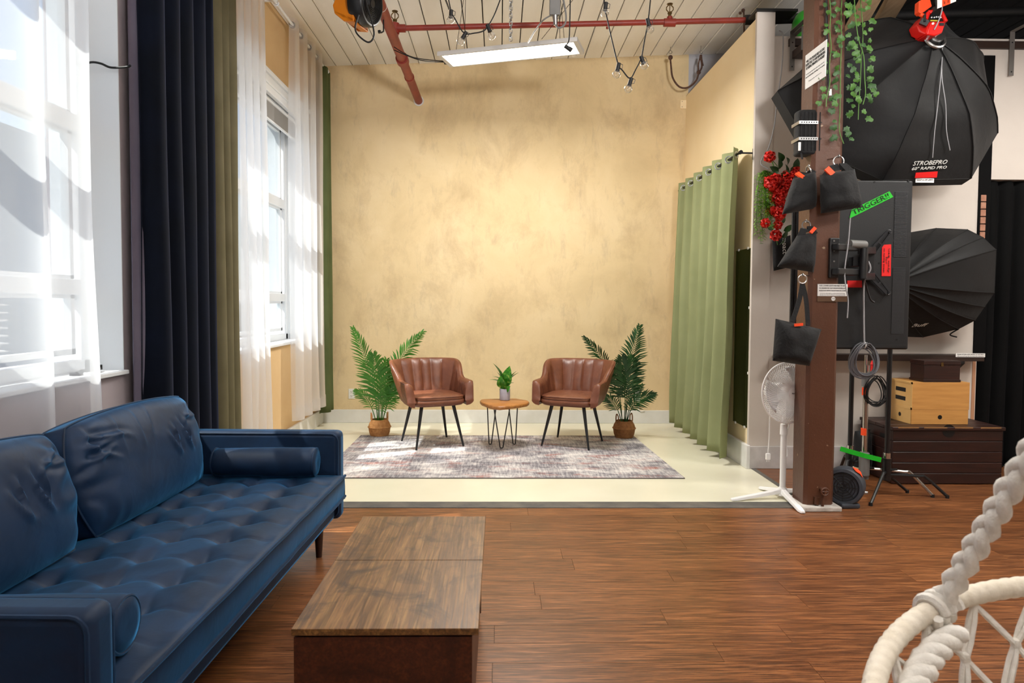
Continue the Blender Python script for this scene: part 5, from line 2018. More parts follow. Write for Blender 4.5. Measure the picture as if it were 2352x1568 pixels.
for x, y in [(1788, 385), (1798, 360), (1808, 370), (1815, 385), (1826, 378), (1782, 398), (1796, 400), (1806, 390), (1775, 405), (1800, 415), (1812, 440), (1776, 450), (1806, 460), (1770, 470), (1795, 505), (1800, 520), (1775, 520), (1795, 535), (1790, 552), (1780, 470), (1790, 378), (1812, 396)]:
    ob = lb.build('leaf', dk_leaf, t, smooth=True, ang=R(70)) if ob0 is None else copy_child(ob0, t)
    ob0 = ob0 or ob
    ob.location = inv @ at(x, y + 10, YQ - rr.uniform(-0.01, 0.03))
    ob.rotation_euler = (rr.uniform(-0.6, 0.6), rr.uniform(-1.4, 1.4), rr.uniform(-1, 1))
t = thing('trailing_plant', 'bright green trailing plant hanging on the partition end left of the red flowers', 'plant', at(1755, 565, YQ))
lime = pm('lime trailing leaves', '5c9a22', 0.5, c2='86b838', ns=25)
m = M()
ms = M()
for s_ in range(26):
    x0 = 1742 + s_ * 1.25 + rr.uniform(-2, 2)
    y0 = 398 + rr.uniform(-8, 26)
    y1 = rr.uniform(470, 525) if s_ > 8 else rr.uniform(500, 568)
    x1 = x0 + rr.uniform(-8, 14) - (5 if s_ < 6 else 0)
    path = smoothpath([at(1766, 400, YQ), at(x0, y0, YQ - 0.04), at((x0 + x1) / 2 - 3, (y0 + y1) / 2, YQ - 0.05), at(x1, y1, YQ - 0.04)], 7)
    ms.tube(path, 0.0014, 4)
    for k in range(4, len(path), 1):
        for sd in (-1, 1):
            p = path[k]
            leaf_blade(m, p, p + V((sd * rr.uniform(0.012, 0.03), -rr.uniform(0, 0.02), -rr.uniform(0.0, 0.028))), 0.012, 0.05, n=2)
m.build('leaves', lime, t, W=True)['kind'] = 'stuff'
ms.build('stems', stem_g, t, W=True)['kind'] = 'stuff'
m = M().tube(smoothpath([at(1789, 70, 5.6), at(1799, 85, 5.6), at(1795, 160, 5.6), at(1785, 230, 5.6), at(1778, 290, 5.6), at(1765, 340, 5.58), at(1750, 365, 5.58), at(1749, 378, 5.58), at(1765, 388, 5.55)], 7), 0.005, 6)
tag(m.build('wall_cable', pm('pale grey cable', '8d8b8c', 0.5), smooth=True), 'grey cable looping down the white wall behind the red flowers', 'cable')
# black sleeve hanging behind the sandbag
Yz = 5.62
t = thing('umbrella_sleeve', 'black cloth sleeve with white lettering hanging left of the lower sandbag', 'bag', at(1800, 622, Yz))
m, nrm = pouch([(1774, 552), (1815, 540), (1818, 612), (1777, 622)], Yz, 0.04, seed=6.0)
m.build('cloth', cordura, t, W=True, smooth=True)
lettering('Impact', 0.055, white_ink, t, basis(at(1802, 562, Yz - 0.042), (0.05, 0, -1), (1, 0, 0.05)))

# ================================================================== large display seen from behind on an arm
YT = 4.83
tv_mat = pm('charcoal display back', '131416', 0.5, c2='18191b', ns=3, bs=0.1, bsc=120)
a, b = at(1816, 414, YT), at(2097, 802, YT)
zt1, zt0 = at(2000, 414, YT).z, at(2000, 802, YT).z
x0, x1 = at(1818, 600, YT).x, at(2092, 600, YT).x
t = thing('television', 'large charcoal display seen from behind, mounted upright on an arm beside the pillar', 'display', ((x0 + x1) / 2, YT, zt0))
M().box((x0, YT, zt0), (x1, YT + 0.025, zt1)).build('back_panel', tv_mat, t, W=True, bevel=0.01)
M().box((x0 + 0.03, YT + 0.025, zt0 + 0.03), (x1 - 0.03, YT + 0.045, zt1 - 0.03)).build('screen', blk, t, W=True)
M().box((x0 + 0.02, YT - 0.012, zt0 + 0.012), (x1 - 0.02, YT, zt0 + 0.032)).build('lower_ridge', tv_mat, t, W=True)
vent_mat = pm('dark grey vent slat', '333437', 0.5)
for (ya, yb) in ((440, 590), (614, 766)):
    for (xa, xb) in ((2051, 2080), (1826, 1838)):
        za, zb = at(2060, ya, YT).z, at(2060, yb, YT).z
        xa_, xb_ = at(xa, 600, YT).x, at(xb, 600, YT).x
        m = M()
        n = int((za - zb) / 0.0095)
        for k in range(n):
            z = zb + (za - zb) * (k + .5) / n
            m.box((xa_, YT - 0.004, z - 0.0028), (xb_, YT + 0.001, z + 0.0028))
        o = m.build('vent_slats', vent_mat, t, W=True)
        o['kind'] = 'stuff'
m = M()
for x, y in ((2009, 418), (2087, 416), (1994, 789), (2060, 780), (2020, 604)):
    p = at(x, y, YT - 0.002)
    m.cyl(p, p + V((0, 0.006, 0)), 0.007, n=10)
m.build('screw', dark_metal, t, W=True)['kind'] = 'stuff'
# tapes on the back
def tape_quad(px, mt_, nm='tape', parent=None, dy=0.004, Y=None):
    P = [at(x, y, (Y or YT) - dy) for x, y in px]
    return M().prism(P, (0, 0.002, 0)).build(nm, mt_, parent, W=True)
tape_quad([(1951, 502), (1956, 482), (2043, 439), (2052, 452)], green_tape, 'green_tape', t)
p, q = at(1956, 489, YT - 0.0065), at(2046, 445, YT - 0.0065)
lettering('TRIGGER!!', 0.05, ink, t, basis((p + q) / 2 + V((0, 0, -0.004)), q - p, V((0, 0, 1))), width=(q - p).length * 0.92)
tape_quad([(2025, 634), (2026, 562), (2047, 561), (2046, 634)], red_tape, 'red_label', t)
for i, (s_, xx) in enumerate((('no moving screen', 2031), ('for', 2036.5), ('use only', 2042))):
    p = at(xx, 598, YT - 0.0065)
    lettering(s_, 0.018, ink, t, basis(p, (0, 0, -1), (1, 0, 0)), width=0.055 if len(s_) < 5 else 0.17)
tape_quad([(1946, 660), (1946, 644), (1980, 644), (1980, 660)], red_tape, 'red_label', t)
# swivel arm
arm = thing('swivel_bracket', 'black swivel wall arm joining the pillar to the display back', 'bracket', at(1922, 640, PYF - 0.02))
ya_ = PYF - 0.028
m = M().box((at(1906, 600, ya_).x, ya_, at(1915, 638, ya_).z), (at(1928, 600, ya_).x, PYF, at(1915, 546, ya_).z))
m.build('wall_plate', blk, arm, W=True, bevel=0.006)
m = M()
for y in (553, 575, 600, 622):
    p = at(1916, y, ya_ - 0.002)
    m.cyl(p, p + V((0, 0.006, 0)), 0.006, n=8)
m.build('bolt', steel, arm, W=True)['kind'] = 'stuff'
for y in (567, 623):
    M().beam(at(1918, y, ya_ - 0.03), at(1966, y + 2, ya_ + 0.12), 0.05, 0.045).build('arm_link', blk, arm, W=True, bevel=0.008)
M().cyl(at(1950, 560, ya_ + 0.06), at(1986, 562, ya_ + 0.12), 0.028, n=18).build('grey_sleeve', grey_pl, arm, W=True, smooth=True)
M().cyl(at(1985, 570, ya_ + 0.10), at(1982, 640, ya_ + 0.10), 0.026, n=18).box(at(1960, 590, 4.60), at(1984, 612, 4.66)).build('pivot', blk, arm, W=True, smooth=True)
M().beam(at(1978, 575, 4.68), at(2004, 575, 4.80), 0.05, 0.05).beam(at(1978, 635, 4.68), at(2002, 635, 4.80), 0.05, 0.05).box(at(1990, 640, 4.79), at(2004, 570, 4.828)).build('head', blk, arm, W=True, bevel=0.004)
for (xa, ya, xb, yb) in ((1996, 590, 2042, 533), (1996, 622, 2040, 672)):
    p, q = at(xa, ya, 4.805), at(xb, yb, 4.805)
    d = (q - p).normalized()
    s_ = V((d.z, 0, -d.x))
    m = M()
    for sg in (-1, 1):
        m.beam(p + s_ * 0.026 * sg, q + s_ * 0.013 * sg, 0.010, 0.016)
    m.tube([q + d * 0.013 * cos(a) + s_ * 0.013 * sin(a) for a in [R(k) for k in range(-90, 91, 30)]], 0.007, 6)
    m.beam(p.lerp(q, 0.55) - s_ * 0.02, p.lerp(q, 0.55) + s_ * 0.02, 0.008, 0.012)
    m.cyl(q + V((0, -0.012, 0)), q + V((0, 0.02, 0)), 0.007, n=8)
    m.build('vesa_bracket', pm('satin black metal', '232427', 0.35), arm, W=True)
M().tube(smoothpath([at(1994, 600, 4.74), at(1999, 618, 4.74), at(1985, 650, 4.76), at(1984, 720, 4.79), at(1985, 788, 4.79)], 7), 0.006, 6).build('grey_lead', bpy.data.materials['grey cable'], arm, W=True, smooth=True)
M().tube(smoothpath([at(1988, 648, 4.78), at(1994, 672, 4.79), at(2000, 688, 4.79), at(2008, 694, 4.79)], 5), 0.006, 6).build('cable_tie', blk, arm, W=True, smooth=True)

# ================================================================== octagonal softbox with red strobe head
Cr = at(2040, 236, 5.16)
nr = V((-0.12, 0.92, -0.33)).normalized()
rimpx = [(1786, 209), (1860, 338), (2028, 414), (2230, 410), (2291, 306), (2256, 150), (2130, 50), (1950, 66)]


def on_plane(x, y, c, n_):
    d = ray(x, y)
    return EYE + d * ((c - EYE).dot(n_) / d.dot(n_))


rimv = [on_plane(x, y, Cr, nr) for x, y in rimpx]
apx = at(2142, 92, 4.78)
nw = 8


def octa(u, v):
    k = u * nw
    i = int(k) % nw
    f = k - int(k)

    def rib(j):
        rv = rimv[j % nw]
        d = (rv - Cr).normalized()
        p0 = apx + d * 0.05
        ctrl = p0.lerp(rv, 0.55) - nr * 0.16 + d * 0.08
        return p0 * (1 - v) ** 2 + ctrl * 2 * v * (1 - v) + rv * v * v
    a, b = rib(i), rib(i + 1)
    p = a.lerp(b, f)
    sagd = (Cr - p)
    return p + nr * 0.035 * sin(pi * f) * sin(pi * v) + nr * noise.noise((u * 9, v * 5, 1.0)) * 0.02 * sin(pi * v)


sb = thing('octagonal_softbox', 'large black octagonal softbox hung high behind the pillar, seen from the back', 'softbox', Cr - V((0, 0, 0.6)))
shell = M().grid(octa, nw * 8, 16, cu=True)
shell.build('shell', soft_black, sb, W=True, smooth=True, ang=R(28))
sbvh = BVHTree.FromPolygons(shell.v, shell.f)


def hit(x, y, off=0.004, bv=None):
    loc, nn, _, _ = (bv or sbvh).ray_cast(EYE, ray(x, y).normalized())
    if loc is None:
        return None
    return loc - ray(x, y).normalized() * off


m = M()
lip = [p for p in rimv]
for i in range(8):
    a, b = rimv[i], rimv[(i + 1) % 8]
    m.add([a, b, b + nr * 0.09, a + nr * 0.09], [(0, 1, 2, 3)])
m.build('lip', soft_black, sb, W=True, solid=0.004)
M().add([p + nr * 0.02 for p in rimv], [tuple(range(7, -1, -1))]).build('diffuser', pm('white diffusion cloth', 'dddcd6', 0.9), sb, W=True)
m = M()
for j in range(8):
    m.tube([octa(j / nw, v / 12) - nr * 0.004 for v in range(13)], 0.0045, 5)
m.build('seam', soft_black, sb, W=True, smooth=True)
x_ = (hit(2175, 375) - hit(2096, 379))
up_ = hit(2134, 360) - hit(2134, 395)


def wrap_text(txt, size, pxc, pxw, mk, parent, bv=None, sl=0.0, rotdown=0.0, lift=0.012):
    """print laid on a cloth surface: letters projected on the surface they sit on"""
    a, b = hit(pxc[0] - pxw / 2, pxc[1] + rotdown, lift, bv), hit(pxc[0] + pxw / 2, pxc[1] - rotdown, lift, bv)
    c = hit(pxc[0], pxc[1], lift, bv)
    up = hit(pxc[0], pxc[1] - 8, lift, bv) - hit(pxc[0], pxc[1] + 8, lift, bv)
    return lettering(txt, size, mk, parent, basis((a + b) / 2, b - a, up), width=(b - a).length, shear=sl, ext=0.0012)


wrap_text('STROBEPRO', 0.044, (2136, 374), 78, white_ink, sb, sl=0.2, rotdown=2)
wrap_text('60" RAPID PRO', 0.030, (2134, 386), 80, white_ink, sb, sl=0.15, rotdown=2)
P = [hit(*q, 0.012) or on_plane(q[0], q[1], Cr - nr * 0.01, nr) for q in ((2103, 397), (2153, 394), (2151, 408), (2101, 409))]
M().prism(P[::-1], -nr * 0.004).build('red_tape', red_tape, sb, W=True)
pc_ = on_plane(2122, 415, Cr, nr)
M().cbox(pc_ + V((0, -0.01, 0)), (0.135, 0.002, 0.03)).build('paper_tag', paper, sb, W=True)
lettering('LIGHT IS OFF LIMITS', 0.018, ink, sb, basis(pc_ + V((0, -0.0125, 0.003)), (1, 0, 0.02), (0, 0, 1)), width=0.12, shear=0.25)
for pts in ([(2166, 80), (2163, 150), (2155, 230), (2147, 300), (2142, 362)], [(2166, 90), (2163, 170), (2172, 240), (2174, 300), (2182, 345)]):
    P = [hit(x, y, 0.02) for x, y in pts]
    M().tube(smoothpath([p for p in P if p], 5), 0.003, 5).build('drawcord', bpy.data.materials['grey cable'], sb, W=True, smooth=True)
# strobe head
red_pl = pm('red strobe housing', 'd8140c', 0.35, c2='cc120b', ns=5)
YH = 4.66
sh = thing('strobe_head', 'red strobe light head standing on top of the octagonal softbox', 'strobe', at(2140, 82, YH))
xf_ = at(2140, 78, YH)
def sp_(x, y, dy=0.0):
    return at(x, y, YH + dy)
front = [sp_(2119, 80), sp_(2135, 49), sp_(2170, 48), sp_(2176, 52), sp_(2168, 74), sp_(2145, 83)]
m = M()
f1 = [(2128, 79), (2137, 49), (2168, 48), (2172, 54), (2165, 75), (2148, 82)]
back = [(x - 0, y) for x, y in f1]
m.prism([sp_(*p) for p in f1], (0, 0.16, 0))
m.prism([sp_(2128, 79, 0.0), sp_(2137, 49, 0.0), sp_(2124, 34, 0.06), sp_(2106, 56, 0.06), sp_(2112, 72, 0.05)], (0, 0.10, 0))
m.build('housing', red_pl, sh, W=True, bevel=0.008, smooth=True)
M().prism([sp_(2138, 47, -0.004), sp_(2167, 47, -0.004), sp_(2161, 31, 0.03), sp_(2133, 31, 0.03)], (0, 0.02, 0.004)).build('control_panel', blk, sh, W=True)
for p, q in (((2132, 30), (2126, 46)), ((2162, 29), (2172, 50)), ((2131, 28), (2163, 27))):
    M().tube([sp_(*p, 0.02), sp_(*q, 0.0)], 0.014, 8).build('guard_bar', red_pl, sh, W=True, smooth=True)
m = M()
for x, y in ((2140, 40), (2146, 40), (2151, 39), (2156, 39), (2161, 40)):
    m.cyl(sp_(x, y, -0.012), sp_(x, y, 0.02), 0.005, n=8)
m.build('button', steel, sh, W=True)['kind'] = 'stuff'
M().cyl(sp_(2147, 24, 0.03), sp_(2150, 33, 0.0), 0.03, n=14).build('knob', blk, sh, W=True, smooth=True)
M().beam(sp_(2119, 58, 0.0), sp_(2127, 46, -0.01), 0.03, 0.05).tube([sp_(2124, 50, -0.02), sp_(2124, 34, -0.01)], 0.008, 6).build('lever', blk, sh, W=True)
M().cyl(sp_(2143, 54, -0.006), sp_(2143, 54, 0.01), 0.008, n=12).build('status_dot', paper, sh, W=True)
M().cbox(sp_(2163, 56, -0.002), (0.03, 0.006, 0.018)).build('port', blk, sh, W=True)
M().cbox(sp_(2146, 47.6, -0.006), (0.055, 0.004, 0.008)).build('yellow_strip', pm('yellow print', 'b8a820', 0.6), sh, W=True)
# orange battery lid flag above
M().prism([sp_(2111, 2, 0.02), sp_(2135, -8, 0.02), sp_(2141, 14, 0.02), sp_(2116, 32, 0.02), sp_(2110, 27, 0.02)], (0, 0.05, 0)).build('orange_cover', orange_tape, sh, W=True, bevel=0.004)
M().cyl(sp_(2113, 33, 0.03), sp_(2121, 37, 0.03), 0.014, n=12).build('latch', orange_tape, sh, W=True, smooth=True)
m = M()
m.torus(apx + V((0, 0, 0.0)) - nr * 0.02, 0.075, 0.012, Matrix(frame_of(nr) + (nr,)).transposed(), 24, 7).cyl(apx - nr * 0.06, apx + nr * 0.02, 0.05, n=18)
m.build('speed_ring', steel, sh, W=True, smooth=True)
M().tube(smoothpath([sp_(2158, -8), sp_(2164, 12, -0.02), sp_(2162, 30, -0.03), sp_(2154, 52, -0.03), sp_(2146, 68, -0.02)], 6), 0.004, 6).build('sync_lead', bpy.data.materials['grey cable'], sh, W=True, smooth=True)
M().tube([sp_(2150, 30, 0.04), V((sp_(2150, 30).x, YH + 0.1, zc(2.9)))], 0.014, 8).build('hanger', dark_metal, sh, W=True, smooth=True)
# warning paper above
t = thing('warning_paper', 'white paper with an orange panel hanging by the red strobe head', 'sign', at(2175, 20, 4.6))
M().prism([at(2153, -10, 4.6), at(2153, 20, 4.6), at(2196, 3, 4.6), at(2196, -10, 4.6)], (0, 0.003, 0)).build('sheet', paper, t, W=True)
M().prism([at(2164.5, -10, 4.597), at(2164.5, 15.5, 4.597), at(2183, 8.5, 4.597), at(2183, -10, 4.597)], (0, 0.002, 0)).build('orange_panel', orange_tape, t, W=True)
for x, y in ((2169, 6), (2178, 3)):
    lettering('or' if x < 2174 else 'to', 0.02, ink, t, basis(at(x, y, 4.595), (0, 0, 1), (-1, 0, 0)))
M().tube([at(2175, -9, 4.6), V((at(2175, -9, 4.6).x, 4.6, zc(at(2175, 0, 4.6).x)))], 0.003, 5).build('wire', steel, t, W=True)

# second softbox on the wall
Cr2 = at(2190, 650, 5.42)
nr2 = V((0.42, 0.90, 0.08)).normalized()
rp2 = [(2050, 545), (2085, 535), (2150, 524), (2222, 527), (2258, 545), (2288, 573), (2284, 672), (2262, 704), (2240, 735), (2202, 755), (2120, 774), (2060, 772)]
rv2 = [on_plane(x, y, Cr2, nr2) for x, y in rp2]
ap2 = at(2058, 650, 5.14)


def dome(u, v):
    n_ = len(rv2)
    k = u * n_
    i = int(k) % n_
    f = k - int(k)

    def rib(j):
        rv = rv2[j % n_]
        d = (rv - Cr2).normalized()
        p0 = ap2 + d * 0.03
        c_ = p0.lerp(rv, 0.5) - nr2 * 0.10 + d * 0.06
        return p0 * (1 - v) ** 2 + c_ * 2 * v * (1 - v) + rv * v * v
    return rib(i).lerp(rib(i + 1), f) + nr2 * 0.008 * sin(pi * f) * sin(pi * v)


t = thing('deep_softbox', 'smaller round black softbox on the white wall behind the display', 'softbox', Cr2 - V((0, 0, 0.42)))
d2 = M().grid(dome, len(rv2) * 6, 14, cu=True)
d2.build('shell', soft_black, t, W=True, smooth=True, ang=R(28))
b2 = BVHTree.FromPolygons(d2.v, d2.f)
m = M()
for i in range(len(rv2)):
    a, b = rv2[i], rv2[(i + 1) % len(rv2)]
    m.add([a, b, b + nr2 * 0.05, a + nr2 * 0.05], [(0, 1, 2, 3)])
m.build('lip', soft_black, t, W=True, solid=0.004)
m = M()
for j in range(len(rv2)):
    m.tube([dome(j / len(rv2), v / 10) - nr2 * 0.003 for v in range(11)], 0.004, 5)
m.build('rib', soft_black, t, W=True, smooth=True)
if hit(2092, 747, 0, b2) and hit(2126, 747, 0, b2):
    wrap_text('Buff', 0.06, (2110, 747), 36, white_ink, t, b2, 0.3, 1)
M().tube(smoothpath([rv2[9], on_plane(2182, 768, Cr2, nr2), on_plane(2198, 774, Cr2, nr2)], 5), 0.006, 6).build('strap_end', cordura, t, W=True)

# ================================================================== wall fittings on the right
dkwood = pm('dark stained shelf', '24150f', 0.5, c2='2f1d14', ns=5, stretch=(0.5, 6, 6))
m = M()
zt_ = at(2300, 97, YW).z
zb_ = at(2300, 114, YW).z
t = thing('wall_rail', 'long dark timber rail high on the white wall behind the softbox', 'rail', (3.3, YW, zb_))
M().box((2.36, YW - 0.03, zb_), (4.75, YW, zt_ - 0.0)).build('board', dkwood, t, W=True, bevel=0.003)
for x, y0, y1, nm, sd in ((1821, 70, 160, 'flat grey steel shelf bracket on the white wall left of the pillar', 1), (2326, 70, 172, 'flat grey steel shelf bracket at the upper right of the white wall', 1)):
    p0, p1 = at(x, y0, YW - 0.05), at(x, y1, YW - 0.05)
    t = thing('shelf_bracket', nm, 'bracket', (p1.x, YW, p1.z), 0, 'grey shelf brackets')
    m = M().box((p1.x - 0.02, YW - 0.034, p1.z), (p1.x + 0.02, YW - 0.03, p0.z)).box((p1.x - 0.02, YW - 0.30, p0.z - 0.004), (p1.x + 0.02, YW - 0.03, p0.z))
    m.build('bracket_plate', pm('grey bracket steel', '7e7a76', 0.45, 0.6), t, W=True)
    M().cyl((p1.x, YW - 0.036, p1.z + 0.03), (p1.x, YW - 0.033, p1.z + 0.03), 0.006, n=8).cyl((p1.x, YW - 0.036, p0.z - 0.09), (p1.x, YW - 0.033, p0.z - 0.09), 0.006, n=8).build('screw', dark_metal, t, W=True)
p0, p1 = at(1846, 60, YW - 0.2), at(1846, 100, YW - 0.2)
t = thing('shelf_bracket', 'grey steel bracket holding a stub of dark timber left of the pillar', 'bracket', (p1.x, YW - 0.2, p1.z))
M().box((p1.x - 0.02, YW - 0.205, p1.z - 0.05), (p1.x + 0.02, YW - 0.2, p0.z)).box((p1.x - 0.02, YW - 0.2, p0.z - 0.004), (p1.x + 0.02, YW, p0.z)).build('bracket_plate', bpy.data.materials['grey bracket steel'], t, W=True)
M().box((p1.x - 0.02, YW - 0.2, p1.z - 0.06), (p1.x + 0.14, YW - 0.03, p1.z - 0.002)).build('timber_stub', dkwood, t, W=True)
# black vertical strap and shelf
p0, p1 = at(2268, 128, YW), at(2254, 812, YW)
xs = at(2258, 500, YW).x
t = thing('black_upright', 'black upright strip fixed to the white wall beside the round softbox', 'strip', (xs, YW, p1.z))
M().box((xs - 0.05, YW - 0.012, p1.z), (xs + 0.05, YW, p0.z)).build('strip', black_drape, t, W=True, bevel=0.003)
tim = thing('door_lining', 'raw timber strip lining the edge of the curtained doorway', 'door trim', (4.02, YW, 0))
M().box((3.985, YW - 0.004, 0.0), (4.012, YW, 2.35)).build('timber_strip', pm('raw pine', 'a9785a', 0.7, c2='b98a68', ns=6, stretch=(6, 6, 0.5)), tim, W=True)
zs0, zs1 = at(2100, 829, 5.52).z, at(2100, 816, 5.52).z
t = thing('wall_shelf', 'narrow dark wall shelf with a paper strip label above the stacked boxes', 'shelf', (3.2, 5.6, zs0))
M().box((2.3, 5.52, zs0), (3.985, YW, zs1 + 0.004)).build('board', dkwood, t, W=True, bevel=0.002)
a, b = at(2195, 811, 5.518), at(2262, 820, 5.518)
M().box((a.x, 5.515, b.z), (b.x - 0.0, 5.52, a.z)).build('label_strip', paper, t, W=True)
lettering('PLEASE RETURN APPLE BOXES TO THE SHELF', 0.012, ink, t, basis(((a.x + b.x) / 2, 5.5145, (a.z + b.z) / 2 + 0.006), (1, 0, 0), (0, 0, 1)), width=(b.x - a.x) * 0.9)
lettering('after use and keep this doorway clear, thank you', 0.009, ink, t, basis(((a.x + b.x) / 2, 5.5145, (a.z + b.z) / 2 - 0.008), (1, 0, 0), (0, 0, 1)), width=(b.x - a.x) * 0.9)
for x in (2.5, 3.80):
    M().prism([V((x, YW, zs0)), V((x, 5.53, zs0)), V((x, 5.53, zs0 - 0.02)), V((x, YW, zs0 - 0.12))], (0.03, 0, 0)).build('shelf_support', blk, t, W=True)
# brick sliver beside the doorway
red_brick = pm('reddish brick', '9a6a55', 0.85, c2='b48770', ns=20, rnd=True)
t = thing('brick_edge', 'sliver of pinkish bricks beside the curtained doorway', 'brickwork', (4.0, YW, 1.6))
for k in range(8):
    p = at(2273, 455 + k * 17, YW - 0.014)
    M().box((4.0, YW - 0.018, p.z - 0.027), (4.045, YW - 0.002, p.z + 0.027)).build('brick', red_brick, t, W=True, bevel=0.003, seg=1)

# timbers and a green bottle stored on top of the wall
pine = pm('pale timber', 'a98c6a', 0.7, c2='bd9f7c', ns=6, stretch=(5, 0.6, 5))
for i, (xa, ya, xb, yb, lb_) in enumerate(((1955, 78, 2012, -25, 'pale timber batten leaning above the softbox, nearest the pillar'), (2028, 48, 2068, -20, 'pale timber batten leaning above the softbox, nearest the red strobe'))):
    t = thing('timber_batten', lb_, 'timber', at(xa, ya, 5.45), 0, 'timber battens above the softbox')
    M().beam(at(xa, ya, 5.45), at(xb, yb, 4.95), 0.13, 0.06).build('batten', pine, t, W=True, bevel=0.003)
p = at(1856, 84, 5.62)
t = thing('green_ball', 'glossy green ball half hidden behind the top of the pillar', 'ball', p)
M().sphere(p + V((0.04, 0.14, 0.13)), 0.14, 24, (0.8, 0.8, 1.0)).build('shell', pm('glossy green', '2f9a2c', 0.3), t, W=True, smooth=True)
t['category'] = 'ball'

# ================================================================== chest, apple boxes, small box
mahog = NM('dark stained chest board')
v = mahog.coords((1.2, 14, 14), True)
mahog.set(Base_Color=mahog.ramp(mahog.noise(v, 3, 7, 0.65, 0.6), [(0.3, '190a07'), (0.55, '2a110b'), (0.75, '381a11')]), Roughness=0.42)
mahog.bump(mahog.noise(v, 5, 5), 0.15, 0.004)
mahog = mahog.m
t = thing('storage_chest', 'low dark stained plank chest against the white wall', 'chest', (3.46, 5.4, 0))
CX0, CX1, CY0, CY1, CZ = 3.03, 3.885, 5.15, 5.625, 0.445
nb_ = 5
for k in range(nb_):
    z0, z1 = 0.005 + (CZ - 0.03) * k / nb_, (CZ - 0.03) * (k + 1) / nb_ + 0.002
    M().box((CX0, CY0, z0), (CX1, CY0 + 0.02, z1)).build('front_board', mahog, t, W=True, bevel=0.003, seg=1)
    M().box((CX0, CY0 + 0.021, z0), (CX0 + 0.02, CY1, z1)).build('side_board', mahog, t, W=True, bevel=0.003, seg=1)
    M().box((CX1 - 0.02, CY0 + 0.021, z0), (CX1, CY1, z1)).build('side_board', mahog, t, W=True, bevel=0.003, seg=1)
M().box((CX0 + 0.02, CY1 - 0.02, 0.005), (CX1 - 0.02, CY1, CZ - 0.03)).build('back_board', mahog, t, W=True)
for k in range(4):
    y0, y1 = CY0 - 0.012 + (CY1 - CY0 + 0.012) * k / 4, CY0 - 0.012 + (CY1 - CY0 + 0.012) * (k + 1) / 4 - 0.002
    M().box((CX0 - 0.012, y0, CZ - 0.026), (CX1 + 0.012, y1, CZ)).build('lid_board', mahog, t, W=True, bevel=0.003, seg=1)
worn = pm('worn bare edge', '8a6238', 0.7)
for a, b in ((3.06, 3.22), (3.26, 3.44), (3.50, 3.64), (3.70, 3.86)):
    M().box((a, CY0 - 0.0135, CZ - 0.008), (b, CY0 - 0.008, CZ + 0.0008)).build('worn_edge', worn, t, W=True)
M().box((CX0 - 0.002, CY0 + 0.10, 0.34), (CX0 + 0.001, CY0 + 0.18, 0.37)).build('handle_slot', dark_metal, t, W=True)
M().cyl((3.46, CY0 - 0.001, CZ - 0.03), (3.46, CY0 + 0.002, CZ - 0.03), 0.05, n=20).build('finger_notch', dark_metal, t, W=True)
birch = pm('birch plywood', 'c8924f', 0.5, c2='b98344', ns=6, stretch=(0.6, 6, 6), rnd=True)
birch_e = pm('pale birch edge', 'd9ad6b', 0.5, c2='cfa05d', ns=6)


def apple(label, x0, x1, y0, y1, z0, z1, kind_):
    t = thing('apple_box', label, 'box', ((x0 + x1) / 2, (y0 + y1) / 2, z0), 0, 'apple boxes on the chest')
    m = M()
    e_ = 0.014
    M().box((x0, y0, z0), (x1, y0 + e_, z1)).build('front_panel', birch, t, W=True, bevel=0.002)
    M().box((x0, y1 - e_, z0), (x1, y1, z1)).build('back_panel', birch, t, W=True, bevel=0.002)
    for xa in (x0, x1 - e_):
        M().box((xa, y0 + e_, z0), (xa + e_, y1 - e_, z1)).build('end_panel', birch_e, t, W=True)
    for za in (z0, z1 - e_):
        M().box((x0 + e_, y0 + e_, za), (x1 - e_, y1 - e_, za + e_)).build('lid_panel', birch, t, W=True)
    if kind_ == 'full':
        for z in (z0 + 0.075, z0 + 0.145):
            M().box((x0 - 0.001, y0 + 0.09, z - 0.016), (x0 + 0.003, y1 - 0.09, z + 0.016)).build('hand_slot', dark_metal, t, W=True)
        m = M()
        for p, q in (((y0, z0), (y0 + 0.016, z1)), ((y1 - 0.016, z0), (y1, z1)), ((y0, z0), (y1, z0 + 0.016)), ((y0, z1 - 0.016), (y1, z1))):
            m.box((x0 - 0.004, p[0], p[1]), (x0, q[0], q[1]))
        m.build('end_frame', birch_e, t, W=True)
    else:
        xm = (x0 + x1) / 2
        M().cyl((xm, y0 - 0.001, (z0 + z1) / 2), (xm, y0 + 0.004, (z0 + z1) / 2), 0.017, n=20).build('finger_hole', dark_metal, t, W=True)
        ym = (y0 + y1) / 2
        M().cyl((x0 - 0.001, ym, (z0 + z1) / 2), (x0 + 0.004, ym, (z0 + z1) / 2), 0.017, n=20).build('finger_hole', dark_metal, t, W=True)


apple('shallow birch box with round finger holes on the dark chest', 3.235, 3.685, 5.26, 5.575, CZ + 0.001, CZ + 0.115, 'half')
apple('deep birch box with two hand slots stacked on the shallow one', 3.237, 3.69, 5.26, 5.575, CZ + 0.1155, CZ + 0.332, 'full')
zb0 = CZ + 0.3325
t = thing('keepsake_box', 'small dark reddish wooden box on top of the birch boxes', 'box', (3.47, 5.38, zb0))
bx0, bx1, by0, by1 = 3.33, 3.615, 5.27, 5.45
M().box((bx0, by0, zb0 + 0.006), (bx1, by1, zb0 + 0.135)).build('body', mahog, t, W=True, bevel=0.002)
M().box((bx0 - 0.004, by0 - 0.004, zb0 + 0.136), (bx1 + 0.004, by1 + 0.004, zb0 + 0.168)).build('lid', mahog, t, W=True, bevel=0.003)
M().box((bx0 - 0.005, by0 - 0.005, zb0), (bx1 + 0.005, by1 + 0.005, zb0 + 0.02)).build('plinth', mahog, t, W=True, bevel=0.002)
